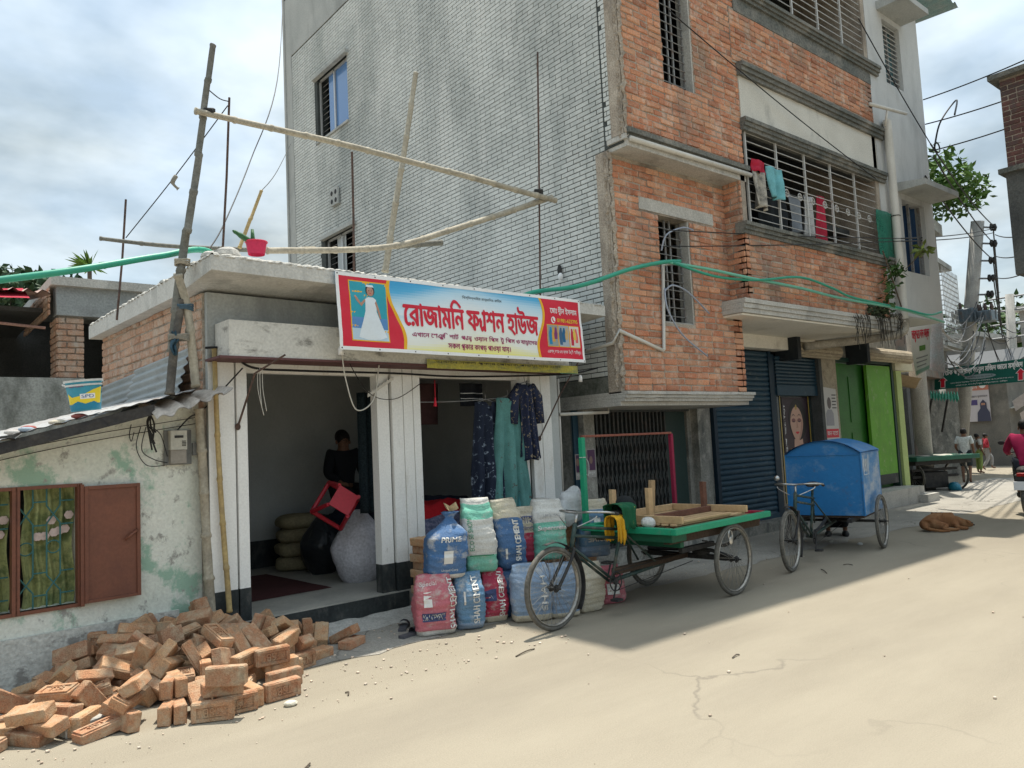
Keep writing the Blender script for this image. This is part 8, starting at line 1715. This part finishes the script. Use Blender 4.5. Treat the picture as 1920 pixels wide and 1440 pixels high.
lay(field((ex0+.03, ey0-.03, zm+.03), -Y, -X, 2.6, zh-zm-.05), RB_, 'brick', 'brickwork', mat('dark_brick', (.16, .075, .065), (.12, .065, .06), rough=.95, sc=6, bump=.4, rv=.3, stain=(.08, .08, .08), stain_amt=.42, stain_sc=(3, 3, 3)), 120, ch=.007, jit=.003)
# ================================================================ wires
def wire(label, a, b, sag, r_=.011, g_='overhead wires', m_=None):
    M = MB(); M.tube(catenary(a, b, sag, 16), r_, 5); tag(M.build('overhead_wire', m_ or CAB), label, 'wire', g_)
gwall = lambda x, y: PL(x, y, (0, 5.87, 0))
for i, (x0, y0, x1, y1) in enumerate(((1731, 187, 1940, 104), (1735, 233, 1940, 168), (1742, 284, 1940, 222))): wire(['topmost', 'middle', 'lowest'][i]+' of three wires from the grey house over to the dark brick house', gwall(x0, y0), AT(x1, y1, 15), .03, .012)
for i, (x0, y0, x1, y1) in enumerate(((1745, 270, 1864, 424), (1750, 292, 1862, 455), (1735, 330, 1862, 487))): wire('wire slanting from the grey house to the insulators of the transformer pole', gwall(x0, y0), bpt(x1, y1, p2b.x-.4), .15, .016, 'wires to the transformer pole')
for i in range(4): wire('wire running from the transformer pole to the slender pole', bpt(1862, 426+30*i, p2b.x-.4), p3t-Z*(.1+.55*i)+Y*(.4), .3, .02, 'wires between the far poles')
for i in range(3): wire('wire crossing from the transformer pole to the dark brick house', bpt(1866, 440+40*i, p2b.x-.4), AT(1945, 432+34*i, 15), .1, .014, 'wires to the dark brick house')
for i, (y0, y1) in enumerate(((431, 447), (462, 452))): wire(['upper', 'lower'][i]+' thin wire stretched across the balcony front to the transformer pole', PL(1243, y0, (0, 6.02, 0)), PL(1690, y1, (0, 5.6, 0)), .02, .007); wire(['upper', 'lower'][i]+' thin wire carrying on from the drainpipe to the transformer pole', PL(1690, y1, (0, 5.6, 0)), bpt(1864, 428+8*i, p2b.x-.4), .06, .012)
wire('black wire slanting across the brick front to the balcony end', PL(1255, 20, (0, 5.85, 0)), PL(1642, 335, (0, 5.75, 0)), .05, .008); wire('black wire running from the upper balcony past the barred window', PL(1610, 35, (0, 5.82, 0)), PL(1745, 270, (0, 5.84, 0)), .04, .010)
rs = random.Random(5)
for i in range(14):
    a = AT(rs.uniform(1752, 1790), rs.uniform(600, 690), rs.uniform(19, 22)); b = bpt(rs.uniform(1812, 1850), rs.uniform(560, 660), p2b.x); wire('tangled cable sagging between the pole and the balcony house', a, b, rs.uniform(.1, .9), .014, 'tangled cables round the far poles', [CAB, IRON][i % 2])
for i in range(6): wire('loose cable fanning out from the transformer towards the far pole', bpt(rs.uniform(1835, 1865), rs.uniform(560, 610), p2b.x), p3t+V((0, rs.uniform(-1, 1), -rs.uniform(.5, 3.5))), rs.uniform(.2, 1.2), .014, 'cables from the transformer')
cc_ = PL(1752, 278, (0, 5.8, 0)); M = MB(); M.tube(bez([cc_+V((.0, 0, .0)), cc_+V((.12, -.1, .5)), cc_+V((.45, -.3, .95)), AT(1790, 215, 15.2)], 8), .016, 6); M.tube([cc_+V((.12*math.cos(t*.6), -.05, .1*math.sin(t*.6))) for t in range(11)], .014, 5); tag(M.build('cable_coil', CAB, smooth=True), 'coil of black cable on the corner of the grey house', 'cable')
# thin lines at the left
cord('guy_wire', 'thin wire with a knotted rag stretched down from the steel rod by the tall pole', [bpx(427, 198, .3), bpx(330, 328, .9), bpx(236, 446, 1.5)], .005, CAB, 'wire'); M = MB(); q = bpx(330, 330, .88); M.tube(bez([q, q+V((-.03, 0, -.07)), q+V((.02, 0, -.12))], 4), [.02]*5+[.012]*3+[.02], 6); M.build('knotted_rag', cm('rag', (.28, .26, .22)), bpy.data.objects['guy_wire'], smooth=True)
cord('guy_wire', 'thin wire tied between the tall pole and the steel rod', [bpx(393, 170, .0), bpx(412, 185, .15), bpx(428, 190, .3)], .005, CAB, 'wire'); cord('guy_wire', 'thin wire hanging from the building top to the shop roof', [PL(556, 0, (6.8, 0, 0), 90)-V((.3, 0, 0)), bpx(520, 150, 3), bpx(470, 300, 2), bpx(420, 420, .9), bpx(390, 470, .6)], .006, CAB, 'wire')
cord('guy_wire', 'thin wire from the short bamboo stick to the tiled wall', [bpx(490, 358, .5), bpx(520, 320, 2), PL(545, 270, (6.78, 0, 0), 90)], .004, CAB, 'wire')
# plants on the facade and roofs
PLT = thing('wall_creeper', 'leafy creeper rooted in the crack beside the drainpipe', 'plant', PL(1672, 520, (0, 5.7, 0)))
c1 = PL(1672, 520, (0, 5.7, 0)); M = MB(); M.tube(bez([PL(1690, 575, (0, 5.75, 0)), c1, PL(1655, 470, (0, 5.7, 0))], 5), .012, 6); M.build('stem', mat('bark', (.14, .11, .085), rough=.95), PLT)
foliage('leaves', leafmat('creeper', (.06, .13, .035)), PLT, [(c1, (.22, .12, .28)), (PL(1680, 505, (0, 5.66, 0)), (.25, .12, .12)), (PL(1668, 560, (0, 5.7, 0)), (.10, .08, .25))], 110, .12, 3, .4)
c2 = PL(1732, 470, (0, 5.6, 0)); PL2 = thing('wall_sprig', 'small yellow-green sprig growing from the blue curtained window sill', 'plant', c2); M = MB(); M.tube([c2+V((-.2, .25, -.3)), c2], .008, 5); M.build('stem', MATS['bark'], PL2); foliage('leaves', leafmat('sprig', (.20, .26, .06)), PL2, [(c2, (.18, .1, .07))], 34, .14, 4)
rt = thing('hanging_roots', 'dark dead roots and weeds hanging from the balcony slab end', 'plant', PL(1655, 590, (0, 5.8, 0)))
M = MB()
for i in range(46):
    r_ = random.Random(100+i); a = PL(1600+95*r_.random(), 585+10*r_.random(), (0, 5.80, 0)); M.tube(bez([a, a+V((r_.uniform(-.05, .05), -.03, -.12)), a+V((r_.uniform(-.1, .1), -.02, -.2-.35*r_.random()))], 3), .005, 4)
M.build('roots', mat('dead_root', (.06, .055, .045), rough=.95), rt, kind='stuff'); foliage('weeds', leafmat('weeds', (.05, .075, .035)), rt, [(PL(1650, 585, (0, 5.82, 0)), (.4, .08, .12))], 160, .09, 6)
yc = PL(168, 503, (0, BY+.6, 0)); T = thing('roof_yucca', 'spiky green plant on the roof of the unfinished brick house', 'plant', (yc.x, yc.y, zt)); M = MB(); M.tube([V((yc.x, yc.y, zt)), yc], .03, 6); M.build('stem', MATS['bark'], T)
M = MB()
for i in range(46):
    r_ = random.Random(i); d = V((r_.gauss(0, 1), r_.gauss(0, 1), abs(r_.gauss(.5, .8)))).normalized(); s_ = d.cross(Z).normalized()*.022; L_ = .26+.12*r_.random(); M.add([yc-s_, yc+s_, yc+d*L_*.6+s_*.8-Z*.01, yc+d*L_-Z*.06, yc+d*L_*.6-s_*.8-Z*.01], [(0, 1, 2, 3, 4)], r_.random()+.001)
M.build('leaves', leafmat('yucca', (.14, .26, .04)), T)
for i, (px, py, d_, rr_) in enumerate(((20, 545, 22, 1.3), (75, 548, 23, 1.2), (-40, 540, 24, 1.6))):
    c = AT(px, py, d_); b = V((c.x, c.y, 0)); tree('distant_tree', ['rounded tree showing over the rusty tin porch', 'second tree over the rusty tin porch beside the roof edge', 'outermost tree beyond the rusty tin porch'][i], b, c.z*.8, [(c, (rr_, rr_, rr_*.45)), (c+V((.6, .5, -.4)), (rr_, rr_, rr_*.6))], 900, .26, (.05, .10, .045), 40+i, 'tree', 'trees behind the brick house', .1)
M = MB(); c = PL(30, 545, (0, BY-.6, 0)); M.grid(lambda u, v: c+V((-1.6+1.75*u, .0+.6*v, .14*v+.03*math.sin(u*7)-.10*u*(1-v))), 14, 6); tag(M.build('red_tarpaulin', cm('tarpred', (.45, .03, .06)), smooth=True), 'red cloth spread on the rusty tin porch of the brick house', 'cloth')
M = MB(); M.tube([PL(-5, 605, (0, BY-.1, 0)), PL(85, 615, (0, BY-.1, 0))], .02, 8); tag(M.build('porch_pole', mat('pinkwood', (.42, .25, .2), rough=.8)), 'thin wooden pole across the dark opening of the brick house', 'pole')
# litter on the tin roof and ground
rs = random.Random(21)
for i in range(10):
    x = rs.uniform(.3, 1.15); c = hp(x, .30-.15*rs.random(), topz(x)+.09); M = MB(); M.ell(c, HU*.05, HN*.04, Z*.018, 10, 5, 1.2, i); tag(M.build('roof_scrap', cm('scrap%d' % (i % 4), [(.5, .48, .46), (.4, .12, .1), (.35, .42, .5), (.55, .5, .4)][i % 4]), smooth=True), 'crumpled scrap of cloth or plastic lying on the tin roof edge', 'scrap', 'scraps on the tin roof')
M = MB()
for i in range(1000):
    if i < 90: x = rs.uniform(-1, 11); y = rs.uniform(1.2, 6.4)
    elif i < 650: x = rs.uniform(.3, 4.4); y = rs.uniform(4.6, 6.4)
    else: x = rs.uniform(4, 16); y = rs.uniform(5.6, 6.9)
    r_ = .002+.007*rs.random()**4; c = V((x, y, .004+(.03*max(0, (y-5.5)/2.6) if y > 5.5 else 0)))
    M.cbox(c+Z*r_*.4, V((r_*1.3, 0, 0)), V((0, r_, 0)), V((0, 0, r_*.7)), r_*.3, r_*.15, rs.random()+.001)
o = M.build('gravel', mat('gravel_bits', (.60, .52, .43), (.55, .42, .32), rough=.95, sc=3, bump=0, rv=.4), kind='stuff'); o['label'] = 'small stones and brick crumbs scattered on the road'; o['category'] = 'gravel'
for i, (px, py, c_, s_, l_) in enumerate(((985, 1225, (.10, .08, .06), .12, 'dry twig lying on the sunlit road near the front wheel'), (1380, 1232, (.12, .1, .08), .05, 'dark leaf on the sunlit road'), (650, 1303, (.12, .1, .08), .035, 'small dark scrap on the road by the brick heap'), (1590, 1060, (.1, .09, .08), .05, 'bent wire loop on the road beside the blue tricycle'), (1545, 1072, (.1, .09, .08), .13, 'thin twig on the road under the blue tricycle'), (1440, 1000, (.1, .09, .08), .12, 'thin stick lying by the shutter plinth'), (575, 1440, (.05, .05, .06), .04, 'dark leaf near the bottom edge of the road'))):
    c = G(px, py); a = rs.uniform(0, 3); d = V((math.cos(a), math.sin(a), 0))*s_; M = MB(); M.tube(bez([c-d+Z*.006, c+V((.02, .01, .012)), c+d+Z*.006], 4), .005, 5); tag(M.build('twig', mat('dry_twig%d' % (i % 2), c_, rough=.9)), l_, 'twig', 'twigs on the road')
for i, (px, py, c_, l_) in enumerate(((540, 1325, (.62, .58, .48), 'crumpled pale paper in front of the brick heap'), (1345, 1010, (.6, .6, .58), 'crumpled white paper near the shutter plinth'), (1613, 1022, (.6, .6, .58), 'white paper scrap behind the blue tricycle'), (1555, 1017, (.45, .42, .36), 'flattened carton scrap under the blue tricycle'), (1765, 963, (.6, .6, .58), 'white paper scrap by the cracked road behind the dog'))):
    c = G(px, py); M = MB(); M.ell(c+Z*.014, (.045, 0, 0), (0, .035, 0), Z*.018, 9, 6, 1.3, i); tag(M.build('paper_scrap', cm('paper%d' % i, c_)), l_, 'paper', 'paper scraps on the road')
M = MB(); q = G(540, 1170); M.ell(q+V((.05, .1, .16)), (.13, 0, 0), (0, .08, 0), Z*.10, 20, 14, .9, 8); tag(M.build('clear_bag', PLASTIC), 'clear plastic bag lying by the shop step behind the bricks', 'bag')
def crust(u, v): x = 2.5+2.0*u; b = sp(x-2.13, -.04, 0); return b-SV*(.34*v*(1+.4*noise.noise(V((x*3, 1, 0)))))+Z*(.075*(1-v)**1.3*(1+.6*noise.noise(V((x*5, v*3, 2))))+.003)
M = MB(); M.grid(crust, 50, 8); struct(M.build('broken_kerb', CONC))

bpy.data.scenes.remove(TMP)
